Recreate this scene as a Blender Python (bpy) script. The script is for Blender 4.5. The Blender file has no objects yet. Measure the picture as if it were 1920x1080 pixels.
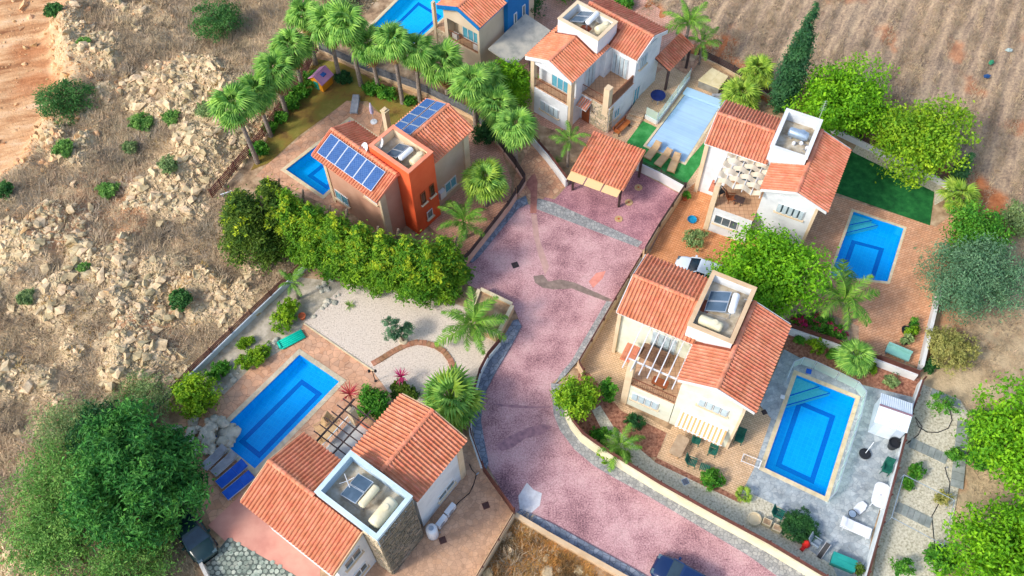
import bpy, math, random
import numpy as np
from mathutils import Vector, Matrix
from mathutils.geometry import delaunay_2d_cdt
random.seed(7); RNG = np.random.default_rng(7)
S = bpy.context.scene
R = math.radians
# ---------------------------------------------------------------- camera, light
CAM_H, PITCH, ROLL, FPX = 60.0, R(58.4787), R(-1.35834), 1755.256
_f = Vector((0, math.cos(PITCH), -math.sin(PITCH))); _r = Vector((1, 0, 0)); _u = _r.cross(_f)
_c, _s = math.cos(ROLL), math.sin(ROLL)
AX, AY = _c * _r + _s * _u, -_s * _r + _c * _u
cd = bpy.data.cameras.new('camera'); cam = bpy.data.objects.new('camera', cd); S.collection.objects.link(cam)
cam.matrix_world = Matrix(((AX.x, AY.x, -_f.x, 0), (AX.y, AY.y, -_f.y, 0), (AX.z, AY.z, -_f.z, CAM_H), (0, 0, 0, 1)))
cd.sensor_width = 36; cd.lens = FPX / 1920 * 36; cd.clip_start = 1; cd.clip_end = 3000
S.camera = cam
SUN_EL, SUN_AZ = R(40), R(26)            # shadows run towards azimuth 26 deg (from +x)
w = bpy.data.worlds.new('World'); S.world = w; w.use_nodes = True
nt = w.node_tree; nt.nodes.clear()
sky = nt.nodes.new('ShaderNodeTexSky'); sky.sky_type = 'NISHITA'; sky.sun_disc = False
sky.sun_elevation = SUN_EL; sky.sun_rotation = R(244); sky.air_density = 1.0; sky.dust_density = 2.0
bg = nt.nodes.new('ShaderNodeBackground'); bg.inputs[1].default_value = 0.15
wo = nt.nodes.new('ShaderNodeOutputWorld'); nt.links.new(sky.outputs[0], bg.inputs[0]); nt.links.new(bg.outputs[0], wo.inputs[0])
sl = bpy.data.lights.new('sun', 'SUN'); sl.energy = 1.5; sl.angle = R(10); sl.color = (1, .95, .87)
so = bpy.data.objects.new('sun', sl); S.collection.objects.link(so)
so.rotation_euler = Vector((math.cos(SUN_AZ) * math.cos(SUN_EL), math.sin(SUN_AZ) * math.cos(SUN_EL), -math.sin(SUN_EL))).to_track_quat('-Z', 'Y').to_euler()
so.location = (-40, -10, 60)
S.view_settings.view_transform = 'Standard'; S.view_settings.look = 'None'; S.view_settings.gamma = 1
S.view_settings.use_curve_mapping = False; S.view_settings.exposure = 0.93
S.cycles.max_bounces = 8; S.cycles.transparent_max_bounces = 12

# ---------------------------------------------------------------- survey: photo point -> place on the ground (or at height z)
def P(px, py, z=0.0):
    d = AX * ((px - 960) / FPX) + AY * ((540 - py) / FPX) + _f
    t = (z - CAM_H) / d.z
    return Vector((d.x * t, d.y * t, z))
def PP(pts, z=0.0): return [P(x, y, z) for x, y in pts]

# ---------------------------------------------------------------- mesh builder
class MB:
    def __init__(s, M=None): s.v, s.f, s.t, s.n, s.M = [], [], [], 0, M
    def add(s, vs, fs, tint=0.5):
        a = np.asarray(vs, float).reshape(-1, 3)
        if s.M is not None:
            m = np.array(s.M); a = a @ m[:3, :3].T + m[:3, 3]
        s.v.append(a); n = s.n
        for f in fs: s.f.append(tuple(i + n for i in f))
        s.t += [tint] * len(fs) if np.isscalar(tint) else list(tint)
        s.n += len(a); return s
    def box(s, a, b, tint=.5):
        (x0, y0, z0), (x1, y1, z1) = a, b
        return s.add([(x0,y0,z0),(x1,y0,z0),(x1,y1,z0),(x0,y1,z0),(x0,y0,z1),(x1,y0,z1),(x1,y1,z1),(x0,y1,z1)],
                     [(0,3,2,1),(4,5,6,7),(0,1,5,4),(1,2,6,5),(2,3,7,6),(3,0,4,7)], tint)
    def cbox(s, c, d, rz=0, tint=.5, tilt=0):     # centred box, turned about z, tilted about its own x
        m = Matrix.Translation(c) @ Matrix.Rotation(rz, 4, 'Z') @ Matrix.Rotation(tilt, 4, 'X')
        h = Vector(d) / 2
        vs = [m @ Vector((sx*h.x, sy*h.y, sz*h.z)) for sz in (-1,1) for sx,sy in ((-1,-1),(1,-1),(1,1),(-1,1))]
        return s.add(vs, [(0,3,2,1),(4,5,6,7),(0,1,5,4),(1,2,6,5),(2,3,7,6),(3,0,4,7)], tint)
    def beam(s, a, b, wd, ht, tint=.5):           # rectangular bar from a to b
        a, b = Vector(a), Vector(b); d = (b - a).normalized()
        sd = d.cross(Vector((0,0,1)))
        if sd.length < 1e-4: sd = Vector((1,0,0))
        sd.normalize(); up = sd.cross(d)
        vs = [p + sd*(i*wd/2) + up*(j*ht/2) for p in (a, b) for i, j in ((-1,-1),(1,-1),(1,1),(-1,1))]
        return s.add(vs, [(0,1,2,3),(7,6,5,4),(0,4,5,1),(1,5,6,2),(2,6,7,3),(3,7,4,0)], tint)
    def prism(s, poly, z0, z1, tint=.5):          # convex or simple polygon (x,y)
        n = len(poly)
        vs = [(p[0], p[1], z0) for p in poly] + [(p[0], p[1], z1) for p in poly]
        fs = [tuple(range(n-1, -1, -1)), tuple(range(n, 2*n))] + [(i, (i+1) % n, n + (i+1) % n, n + i) for i in range(n)]
        return s.add(vs, fs, tint)
    def tube(s, pts, rad, n=6, tint=.5, cap=True):
        pts = [Vector(p) for p in pts]; k = len(pts)
        rad = [rad] * k if np.isscalar(rad) else rad
        vs = []; ref = Vector((0,0,1))
        for i, p in enumerate(pts):
            d = (pts[min(i+1, k-1)] - pts[max(i-1, 0)]).normalized()
            a = d.cross(ref)
            if a.length < .05: a = d.cross(Vector((1,0,0)))
            a.normalize(); b = d.cross(a)
            vs += [p + (a*math.cos(2*math.pi*j/n) + b*math.sin(2*math.pi*j/n)) * rad[i] for j in range(n)]
        fs = [(i*n+j, i*n+(j+1)%n, (i+1)*n+(j+1)%n, (i+1)*n+j) for i in range(k-1) for j in range(n)]
        if cap: fs += [tuple(range(n-1,-1,-1)), tuple(range((k-1)*n, k*n))]
        return s.add(vs, fs, tint)
    def lathe(s, prof, c=(0,0,0), n=16, tint=.5):
        vs = [(c[0]+r*math.cos(2*math.pi*j/n), c[1]+r*math.sin(2*math.pi*j/n), c[2]+z) for r, z in prof for j in range(n)]
        k = len(prof)
        fs = [(i*n+j, i*n+(j+1)%n, (i+1)*n+(j+1)%n, (i+1)*n+j) for i in range(k-1) for j in range(n)]
        fs += [tuple(range(n-1,-1,-1)), tuple(range((k-1)*n, k*n))]
        return s.add(vs, fs, tint)
    def mesh(s, name, mat, smooth=False):
        me = bpy.data.meshes.new(name)
        v = np.concatenate(s.v) if s.v else np.zeros((0,3))
        ln = np.fromiter((len(f) for f in s.f), int, len(s.f))
        me.vertices.add(len(v)); me.vertices.foreach_set('co', v.ravel())
        me.loops.add(int(ln.sum())); me.loops.foreach_set('vertex_index', np.fromiter((i for f in s.f for i in f), int))
        me.polygons.add(len(ln)); me.polygons.foreach_set('loop_start', np.concatenate([[0], np.cumsum(ln)[:-1]]) if len(ln) else [])
        me.polygons.foreach_set('loop_total', ln)
        me.polygons.foreach_set('use_smooth', np.full(len(ln), bool(smooth)))
        at = me.attributes.new('tint', 'FLOAT', 'FACE'); at.data.foreach_set('value', np.asarray(s.t, float))
        me.update(calc_edges=True); me.validate()
        me.materials.append(mat); return me
    def build(s, name, mat, parent=None, origin=None, smooth=False, world=False):
        if world and parent is not None: shift(s, parent)
        elif origin is not None:
            for a in s.v: a -= np.array(origin)
        o = bpy.data.objects.new(name, s.mesh(name, mat, smooth)); S.collection.objects.link(o)
        if parent is not None: o.parent = parent
        elif origin is not None: o.location = origin
        return o
def shift(mb, parent):                       # world coordinates -> the thing's own
    M = Matrix.Translation(parent.location) @ Matrix.Rotation(parent.rotation_euler.z, 4, 'Z')
    if parent.parent is not None: M = Matrix.Translation(parent.parent.location) @ Matrix.Rotation(parent.parent.rotation_euler.z, 4, 'Z') @ M
    m = np.array(M.inverted()); mb.v = [a @ m[:3,:3].T + m[:3,3] for a in mb.v]
def tag(o, label=None, cat=None, group=None, kind=None):
    for k, x in (('label', label), ('category', cat), ('group', group), ('kind', kind)):
        if x: o[k] = x
    return o
def thing(name, label, cat, loc=(0,0,0), rz=0, group=None):
    o = bpy.data.objects.new(name, None); S.collection.objects.link(o); o.empty_display_size = .3
    o.location = loc; o.rotation_euler = (0, 0, rz); return tag(o, label, cat, group)
def dup(o, parent=None):
    c = o.copy(); S.collection.objects.link(c)
    if parent is not None: c.parent = parent
    for ch in list(o.children): dup(ch, c)
    return c
def place(proto, used, loc, rz=0, label=None, group=None, sc=1.0):     # first use moves the thing itself, then copies
    o = proto if not used else dup(proto)
    used.append(1); o.location = loc; o.rotation_euler = (0, 0, rz); o.scale = (sc,)*3
    if label: o['label'] = label
    if group: o['group'] = group
    return o

# ---------------------------------------------------------------- materials
MATS = {}
def _n(nt, t, **kw):
    n = nt.nodes.new(t)
    for k, v in kw.items(): setattr(n, k, v)
    return n
def mat(name, cols, scale=3.0, detail=6, rough=.8, bump=0.0, bscale=None, tint=0.0, spec=.3, metal=0.0, sp=(.35,.65), objrand=0.0, coords='pos', dist=0.0, transl=0.0, alpha=None):
    """cols: one colour, or a list mixed by a noise; tint: strength of the per-face value; bump: fine relief"""
    if name in MATS: return MATS[name]
    m = bpy.data.materials.new(name); m.use_nodes = True; nt = m.node_tree; L = nt.links.new
    b = nt.nodes['Principled BSDF']; b.inputs['Roughness'].default_value = rough; b.inputs['Metallic'].default_value = metal
    b.inputs['Specular IOR Level'].default_value = spec
    if isinstance(cols[0], (int, float)): cols = [cols]
    if coords == 'pos': vec = _n(nt, 'ShaderNodeNewGeometry').outputs['Position']
    else: vec = _n(nt, 'ShaderNodeTexCoord').outputs['Object']
    if len(cols) > 1:
        no = _n(nt, 'ShaderNodeTexNoise'); no.inputs['Scale'].default_value = scale; no.inputs['Detail'].default_value = detail
        no.inputs['Roughness'].default_value = .62; no.inputs['Distortion'].default_value = dist; L(vec, no.inputs['Vector'])
        rp = _n(nt, 'ShaderNodeValToRGB'); e = rp.color_ramp.elements
        k = len(cols)
        for i, c in enumerate(cols):
            p = sp[0] + (sp[1]-sp[0]) * i / (k-1)
            el = e[i] if i < 2 else e.new(p)
            el.position = p; el.color = (*c, 1)
        L(no.outputs['Fac'], rp.inputs[0]); col = rp.outputs[0]
    else:
        rg = _n(nt, 'ShaderNodeRGB'); rg.outputs[0].default_value = (*cols[0], 1); col = rg.outputs[0]
    if tint or objrand:
        hs = _n(nt, 'ShaderNodeHueSaturation'); L(col, hs.inputs['Color']); col = hs.outputs[0]
        src = None
        if tint:
            at = _n(nt, 'ShaderNodeAttribute', attribute_name='tint')
            mr = _n(nt, 'ShaderNodeMapRange'); mr.inputs[3].default_value = 1 - tint; mr.inputs[4].default_value = 1 + tint
            L(at.outputs['Fac'], mr.inputs[0]); src = mr.outputs[0]
            mh = _n(nt, 'ShaderNodeMapRange'); mh.inputs[3].default_value = .5 + tint*.05; mh.inputs[4].default_value = .5 - tint*.05
            L(at.outputs['Fac'], mh.inputs[0]); L(mh.outputs[0], hs.inputs['Hue'])
        if objrand:
            oi = _n(nt, 'ShaderNodeObjectInfo'); mo = _n(nt, 'ShaderNodeMapRange')
            mo.inputs[3].default_value = 1 - objrand; mo.inputs[4].default_value = 1 + objrand; L(oi.outputs['Random'], mo.inputs[0])
            if src is None: src = mo.outputs[0]
            else:
                mm = _n(nt, 'ShaderNodeMath', operation='MULTIPLY'); L(src, mm.inputs[0]); L(mo.outputs[0], mm.inputs[1]); src = mm.outputs[0]
        L(src, hs.inputs['Value'])
    L(col, b.inputs['Base Color'])
    if bump:
        bn = _n(nt, 'ShaderNodeTexNoise'); bn.inputs['Scale'].default_value = bscale or scale*4; bn.inputs['Detail'].default_value = 5; L(vec, bn.inputs['Vector'])
        bp = _n(nt, 'ShaderNodeBump'); bp.inputs['Strength'].default_value = bump; bp.inputs['Distance'].default_value = .05
        L(bn.outputs['Fac'], bp.inputs['Height']); L(bp.outputs[0], b.inputs['Normal'])
    if transl:
        tr = _n(nt, 'ShaderNodeBsdfTranslucent'); L(col, tr.inputs['Color']); mx = _n(nt, 'ShaderNodeMixShader'); mx.inputs[0].default_value = transl
        L(b.outputs[0], mx.inputs[1]); L(tr.outputs[0], mx.inputs[2]); L(mx.outputs[0], nt.nodes['Material Output'].inputs[0])
    MATS[name] = m; return m
def srgb(r, g, b):
    f = lambda c: (c/255/12.92) if c <= 10 else ((c/255+.055)/1.055)**2.4
    return (f(r), f(g), f(b))
def glassy(name, col, fac=.35, rough=.05):      # thin clear sheet: tinted see-through plus a mirror share
    m = bpy.data.materials.new(name); m.use_nodes = True; nt = m.node_tree; nt.nodes.remove(nt.nodes['Principled BSDF'])
    tr = _n(nt, 'ShaderNodeBsdfTransparent'); tr.inputs[0].default_value = (*col, 1)
    gl = _n(nt, 'ShaderNodeBsdfGlossy'); gl.inputs['Roughness'].default_value = rough
    fr = _n(nt, 'ShaderNodeLayerWeight'); fr.inputs[0].default_value = fac
    mx = _n(nt, 'ShaderNodeMixShader'); nt.links.new(fr.outputs['Fresnel'], mx.inputs[0]); nt.links.new(tr.outputs[0], mx.inputs[1]); nt.links.new(gl.outputs[0], mx.inputs[2])
    nt.links.new(mx.outputs[0], nt.nodes['Material Output'].inputs[0]); MATS[name] = m; return m
def tiled(name, cols, joint, w_, h_, rz=0, mortar=.02, rough=.7, bump=.4, offset=.5, noise=(2.0, .25), cell='brick'):
    """regular pavers or irregular (voronoi) stamped stones, colour varying stone by stone"""
    m = bpy.data.materials.new(name); m.use_nodes = True; nt = m.node_tree; L = nt.links.new; b = nt.nodes['Principled BSDF']
    b.inputs['Roughness'].default_value = rough; b.inputs['Specular IOR Level'].default_value = .3
    g = _n(nt, 'ShaderNodeNewGeometry'); mp = _n(nt, 'ShaderNodeMapping'); mp.inputs['Rotation'].default_value = (0, 0, -rz); L(g.outputs['Position'], mp.inputs[0])
    if cell == 'brick':
        br = _n(nt, 'ShaderNodeTexBrick'); br.offset = offset; br.inputs['Color1'].default_value = (*cols[0], 1); br.inputs['Color2'].default_value = (*cols[1], 1)
        br.inputs['Mortar'].default_value = (*joint, 1); br.inputs['Scale'].default_value = 1; br.inputs['Mortar Size'].default_value = mortar
        br.inputs['Brick Width'].default_value = w_; br.inputs['Row Height'].default_value = h_; br.inputs['Mortar Smooth'].default_value = .2
        L(mp.outputs[0], br.inputs[0]); col, hgt = br.outputs[0], br.outputs[1]; inv = True
    else:
        v1 = _n(nt, 'ShaderNodeTexVoronoi'); v1.inputs['Scale'].default_value = 1/w_; L(mp.outputs[0], v1.inputs[0])
        v2 = _n(nt, 'ShaderNodeTexVoronoi', feature='DISTANCE_TO_EDGE'); v2.inputs['Scale'].default_value = 1/w_; L(mp.outputs[0], v2.inputs[0])
        sx = _n(nt, 'ShaderNodeSeparateColor'); L(v1.outputs['Color'], sx.inputs[0])
        mx0 = _n(nt, 'ShaderNodeValToRGB'); e = mx0.color_ramp.elements
        for i, c in enumerate(cols):
            el = e[i] if i < 2 else e.new(i/(len(cols)-1)); el.position = i/(len(cols)-1); el.color = (*c, 1)
        L(sx.outputs[0], mx0.inputs[0])
        lt = _n(nt, 'ShaderNodeMapRange'); lt.inputs[2].default_value = mortar/w_*1.5; L(v2.outputs['Distance'], lt.inputs[0])
        mx = _n(nt, 'ShaderNodeMix', data_type='RGBA'); mx.inputs['A'].default_value = (*joint, 1); L(lt.outputs[0], mx.inputs['Factor']); L(mx0.outputs[0], mx.inputs['B'])
        col, hgt, inv = mx.outputs['Result'], lt.outputs[0], False
    no = _n(nt, 'ShaderNodeTexNoise'); no.inputs['Scale'].default_value = noise[0]; no.inputs['Detail'].default_value = 8; no.inputs['Roughness'].default_value = .7; L(g.outputs['Position'], no.inputs['Vector'])
    mr = _n(nt, 'ShaderNodeMapRange'); mr.inputs[1].default_value = .25; mr.inputs[2].default_value = .75; mr.inputs[3].default_value = 1-noise[1]; mr.inputs[4].default_value = 1+noise[1]; L(no.outputs['Fac'], mr.inputs[0])
    hs = _n(nt, 'ShaderNodeHueSaturation'); L(col, hs.inputs['Color']); L(mr.outputs[0], hs.inputs['Value']); L(hs.outputs[0], b.inputs['Base Color'])
    bp = _n(nt, 'ShaderNodeBump', invert=inv); bp.inputs['Strength'].default_value = bump; bp.inputs['Distance'].default_value = .02
    L(hgt, bp.inputs['Height']); L(bp.outputs[0], b.inputs['Normal']); MATS[name] = m; return m

# ---------------------------------------------------------------- flat sheets with holes
def cdt(poly, holes=()):
    pts, edges = [], []
    for lp in [poly, *holes]:
        k = len(pts); pts += [Vector((p[0], p[1])) for p in lp]; edges += [(k+i, k+(i+1) % len(lp)) for i in range(len(lp))]
    v, e, f, *_ = delaunay_2d_cdt(pts, edges, [], 1 if not holes else 2, 1e-5)
    if holes:                                   # keep triangles inside the outline and outside every hole
        def inside(p, lp):
            r = False; j = len(lp) - 1
            for i in range(len(lp)):
                if (lp[i][1] > p[1]) != (lp[j][1] > p[1]) and p[0] < (lp[j][0]-lp[i][0])*(p[1]-lp[i][1])/(lp[j][1]-lp[i][1]) + lp[i][0]: r = not r
                j = i
            return r
        f2 = []
        v, e, f, *_ = delaunay_2d_cdt(pts, edges, [], 1, 1e-5) if False else delaunay_2d_cdt(pts, edges, [], 0, 1e-5)
        for t in f:
            c = sum((v[i] for i in t), Vector((0,0))) / len(t)
            if inside(c, poly) and not any(inside(c, h) for h in holes): f2.append(t)
        f = f2
    out = []
    for t in f:
        a, b, c = v[t[0]], v[t[1]], v[t[2]]
        out.append(tuple(t) if (b-a).cross(c-a) > 0 else tuple(reversed(t)))
    return v, out
def sheet(name, poly, z, m, holes=(), kind='structure', label=None, cat=None):
    v, f = cdt(poly, holes); mb = MB(); mb.add([(p.x, p.y, z) for p in v], f)
    o = mb.build(name, m); return tag(o, label, cat, None, kind)
def inpoly(X, Y, poly):
    r = np.zeros(X.shape, bool); j = len(poly) - 1
    for i in range(len(poly)):
        xi, yi, xj, yj = poly[i][0], poly[i][1], poly[j][0], poly[j][1]
        r ^= ((yi > Y) != (yj > Y)) & (X < (xj-xi)*(Y-yi)/((yj-yi) or 1e-9) + xi); j = i
    return r
def pdist(X, Y, poly):
    d = np.full(X.shape, 1e9)
    for i in range(len(poly)):
        ax, ay = poly[i][0], poly[i][1]; bx, by = poly[(i+1) % len(poly)][0], poly[(i+1) % len(poly)][1]
        vx, vy = bx-ax, by-ay; t = np.clip(((X-ax)*vx+(Y-ay)*vy)/(vx*vx+vy*vy+1e-9), 0, 1)
        d = np.minimum(d, np.hypot(X-ax-t*vx, Y-ay-t*vy))
    return d
def vnoise(X, Y, sc, seed=0, octs=4):           # value noise for relief and scatter density
    out = np.zeros(np.shape(X)); amp, tot = 1.0, 0
    for o in range(octs):
        r = np.random.default_rng(seed*31 + o).random((256, 256))
        x, y = np.asarray(X)*sc*2**o + 17.3*o, np.asarray(Y)*sc*2**o + 9.1*o
        xi, yi = np.floor(x).astype(int), np.floor(y).astype(int); fx, fy = x-xi, y-yi
        fx, fy = fx*fx*(3-2*fx), fy*fy*(3-2*fy)
        g = lambda a, b: r[a & 255, b & 255]
        out += amp*((g(xi,yi)*(1-fx)+g(xi+1,yi)*fx)*(1-fy)+(g(xi,yi+1)*(1-fx)+g(xi+1,yi+1)*fx)*fy); tot += amp; amp *= .5
    return out/tot
# ================================================================ SETTING
# pools first: their outlines are holes in every sheet
POOLS = dict(
 d=PP([(561.7,665),(636,715.5),(478,878.5),(404,818)]),
 e=PP([(1494,703),(1603.5,747.2),(1546.6,930.8),(1433.5,877)]),
 b=PP([(1600.7,396.7),(1694.3,428.3),(1664,528),(1557,517)]),
 c=PP([(1288,171.7),(1352,196),(1283,305),(1211.7,273)]),
 a=PP([(656,226),(716,268),(606,366),(536,318)]),
 f=PP([(785,-38),(860,8),(766,90),(697,50)]))
def inset(poly, d):                            # parallel offset of a convex outline, d > 0 inwards
    n = len(poly); out = []; c = sum((Vector(p) for p in poly), Vector()) / n
    for i in range(n):
        a, b, e = Vector(poly[i-1]), Vector(poly[i]), Vector(poly[(i+1) % n])
        def nrm(p, q):
            t = (q-p).normalized(); m = Vector((-t.y, t.x, 0))
            return m if m.dot(c-p) > 0 else -m
        n1, n2 = nrm(a, b), nrm(b, e); m = (n1+n2).normalized()
        out.append(b + m * (d / max(.3, m.dot(n1))))
    return out
HOLES = [inset(p, -.02) for p in POOLS.values()]
ESTATE = PP([(385,1200),(357,1010),(300,800),(293,773),(363,705),(580,497),(500,430),(417,353),(497,257),(580,130),(597,95),(655,50),(730,-20),(780,-80),(1060,-80),
             (1130,0),(1240,85),(1330,110),(1440,195),(1540,236),(1640,285),(1760,345),(1815,372),(1775,470),(1757,545),(1728,690),(1685,840),(1640,1000),(1600,1200),(1260,1200),(966,966),(845,1200)])
# --- the land round the estate
GX = np.concatenate([np.linspace(-900,-60,14)[:-1], np.arange(-60,62,.36), np.linspace(62,900,14)[1:]])
GY = np.concatenate([np.linspace(-400,6,8)[:-1], np.arange(6,78,.36), np.linspace(78,1500,16)[1:]])
TX, TY = np.meshgrid(GX, GY)
DEST = pdist(TX, TY, ESTATE); INEST = inpoly(TX, TY, ESTATE)
FIELD = PP([(1085,-60),(1180,8),(1330,112),(1450,200),(1560,236),(1700,300),(1800,345),(1960,470),(2600,700),(3200,-400),(1000,-900)])
DIRT = PP([(-900,-500),(230,-90),(120,30),(150,140),(70,290),(-20,360),(-900,800)])
smooth = lambda x, a, b: np.clip((x-a)/(b-a), 0, 1)**2 * (3-2*np.clip((x-a)/(b-a), 0, 1))
fin, din = inpoly(TX, TY, FIELD), inpoly(TX, TY, DIRT)
dfield, ddirt = pdist(TX, TY, FIELD), pdist(TX, TY, DIRT)
zf = np.where(fin, smooth(dfield, 0, 2), 0.); zd = np.where(din, smooth(ddirt, 0, 3.), 0.)
left = smooth(-TX, 2, 12)
rough = vnoise(TX, TY, .09, 3, 5); fine = vnoise(TX, TY, .5, 5, 4)
near = smooth(DEST, .3, 4)
rk = lambda X, Y: .65*vnoise(X, Y, .19, 41, 4) + .35*vnoise(X, Y, .6, 47, 3)     # where the limestone crops out
crop = smooth(rk(TX, TY), .46, .62)
FUR = (P(1810,200) - P(1880,0)).normalized(); fperp = Vector((-FUR.y, FUR.x, 0))
fu = TX*fperp.x + TY*fperp.y
TZ = -.05 + near*left*(1-zd)*((rough-.42)*2.6 + (fine-.5)*.7 + crop*(.55+.9*(fine-.35))) + near*zd*(-1.6 + (fine-.5)*.35) + zf*(.09*np.sin(fu*2*math.pi/1.7 + 3*rough) + (fine-.5)*.2) + near*(1-left)*(1-zf)*(fine-.5)*.25
TZ = np.where(INEST, -.25, TZ)
far = smooth(np.hypot(TX, TY-40), 60, 200); TZ = TZ*(1-far) - .05*far
for p in POOLS.values():
    TZ = np.where(inpoly(TX, TY, inset(p, -.9)), -3.2, TZ)
def ground_z(x, y):
    i = np.clip(np.searchsorted(GX, x)-1, 0, len(GX)-2); j = np.clip(np.searchsorted(GY, y)-1, 0, len(GY)-2)
    fx, fy = (x-GX[i])/(GX[i+1]-GX[i]), (y-GY[j])/(GY[j+1]-GY[j])
    return (TZ[j,i]*(1-fx)+TZ[j,i+1]*fx)*(1-fy)+(TZ[j+1,i]*(1-fx)+TZ[j+1,i+1]*fx)*fy
def ground_material():
    m = bpy.data.materials.new('open_ground'); m.use_nodes = True; nt = m.node_tree; L = nt.links.new; b = nt.nodes['Principled BSDF']
    b.inputs['Roughness'].default_value = .95; b.inputs['Specular IOR Level'].default_value = .1
    g = _n(nt, 'ShaderNodeNewGeometry').outputs['Position']
    def noise(sc, det=8, rgh=.65, vec=None):
        n = _n(nt, 'ShaderNodeTexNoise'); n.inputs['Scale'].default_value = sc; n.inputs['Detail'].default_value = det; n.inputs['Roughness'].default_value = rgh
        L(vec or g, n.inputs['Vector']); return n.outputs['Fac']
    def ramp(f, stops):
        r = _n(nt, 'ShaderNodeValToRGB'); e = r.color_ramp.elements
        for i, (p, c) in enumerate(stops):
            el = e[i] if i < 2 else e.new(p); el.position = p; el.color = (*c, 1)
        L(f, r.inputs[0]); return r.outputs[0]
    def mix(f, a, c):
        x = _n(nt, 'ShaderNodeMix', data_type='RGBA'); L(f, x.inputs['Factor']); L(a, x.inputs['A']); L(c, x.inputs['B']); return x.outputs['Result']
    scrub = ramp(noise(.55, 10, .72), [(.28, srgb(140,122,98)), (.42, srgb(178,156,124)), (.55, srgb(202,178,142)), (.7, srgb(220,196,158))])
    mpd = _n(nt, 'ShaderNodeMapping', vector_type='TEXTURE'); mpd.inputs['Rotation'].default_value = (0, 0, R(12)); mpd.inputs['Scale'].default_value = (5, 1, 1); L(g, mpd.inputs[0])
    dirt = ramp(noise(.8, 10, .68, mpd.outputs[0]), [(.34, srgb(140,94,64)), (.45, srgb(190,140,98)), (.55, srgb(214,170,126)), (.68, srgb(230,200,164))])
    mp = _n(nt, 'ShaderNodeMapping', vector_type='TEXTURE'); mp.inputs['Rotation'].default_value = (0, 0, math.atan2(FUR.y, FUR.x)); mp.inputs['Scale'].default_value = (6, 1, 1); L(g, mp.inputs[0])
    mxf = _n(nt, 'ShaderNodeMath', operation='MULTIPLY_ADD'); mxf.inputs[1].default_value = .45; mx2 = _n(nt, 'ShaderNodeMath', operation='MULTIPLY'); mx2.inputs[1].default_value = .55
    L(noise(1.6, 9, .7, mp.outputs[0]), mx2.inputs[0]); L(noise(4.5, 8, .75), mxf.inputs[0]); L(mx2.outputs[0], mxf.inputs[2])
    fld = ramp(mxf.outputs[0], [(.38, srgb(114,98,84)), (.47, srgb(154,132,110)), (.54, srgb(184,158,128)), (.63, srgb(210,182,146))])
    red = ramp(noise(1.2, 8), [(.35, srgb(150,82,48)), (.6, srgb(196,128,84))])
    at = _n(nt, 'ShaderNodeAttribute', attribute_name='zone'); sp = _n(nt, 'ShaderNodeSeparateColor'); L(at.outputs['Color'], sp.inputs[0])
    stone = ramp(noise(2.2, 9, .7), [(.34, srgb(160,138,106)), (.48, srgb(194,170,132)), (.62, srgb(216,194,158))])
    c = mix(at.outputs['Alpha'], scrub, stone); c = mix(sp.outputs[0], c, dirt); c = mix(sp.outputs[1], c, fld); c = mix(sp.outputs[2], c, red)
    L(c, b.inputs['Base Color'])
    bp = _n(nt, 'ShaderNodeBump'); bp.inputs['Strength'].default_value = .8; bp.inputs['Distance'].default_value = .15
    L(noise(3.5, 8, .7), bp.inputs['Height']); L(bp.outputs[0], b.inputs['Normal']); return m
ny, nx = TX.shape
idx = np.arange(nx*ny).reshape(ny, nx)
me = bpy.data.meshes.new('ground')
me.vertices.add(nx*ny); me.vertices.foreach_set('co', np.stack([TX, TY, TZ], -1).ravel())
q = np.stack([idx[:-1,:-1], idx[:-1,1:], idx[1:,1:], idx[1:,:-1]], -1).reshape(-1)
me.loops.add(len(q)); me.loops.foreach_set('vertex_index', q); me.polygons.add(len(q)//4)
me.polygons.foreach_set('loop_start', np.arange(0, len(q), 4)); me.polygons.foreach_set('loop_total', np.full(len(q)//4, 4))
me.polygons.foreach_set('use_smooth', np.ones(len(q)//4, bool))
jag = vnoise(TX, TY, .35, 11, 4)
zr = np.where((TX > 3) & ~INEST, smooth(3.4 + (jag-.5)*5 - DEST, 0, .8), 0.)*smooth(TY, 30, 42)
zr = np.maximum(zr, smooth(jag, .66, .74)*.6*(TX > 20)); zr = np.maximum(zr, left*smooth(vnoise(TX,TY,.16,23,4), .66, .74)*.55)
zc = np.stack([np.clip(zd+(jag-.5)*zd*(1-zd)*4, 0, 1), np.clip(zf, 0, 1), zr, crop*left], -1)
ca = me.attributes.new('zone', 'FLOAT_COLOR', 'POINT'); ca.data.foreach_set('color', zc.ravel())
me.update(calc_edges=True); me.materials.append(ground_material())
gr = bpy.data.objects.new('ground', me); S.collection.objects.link(gr); tag(gr, kind='structure')

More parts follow.
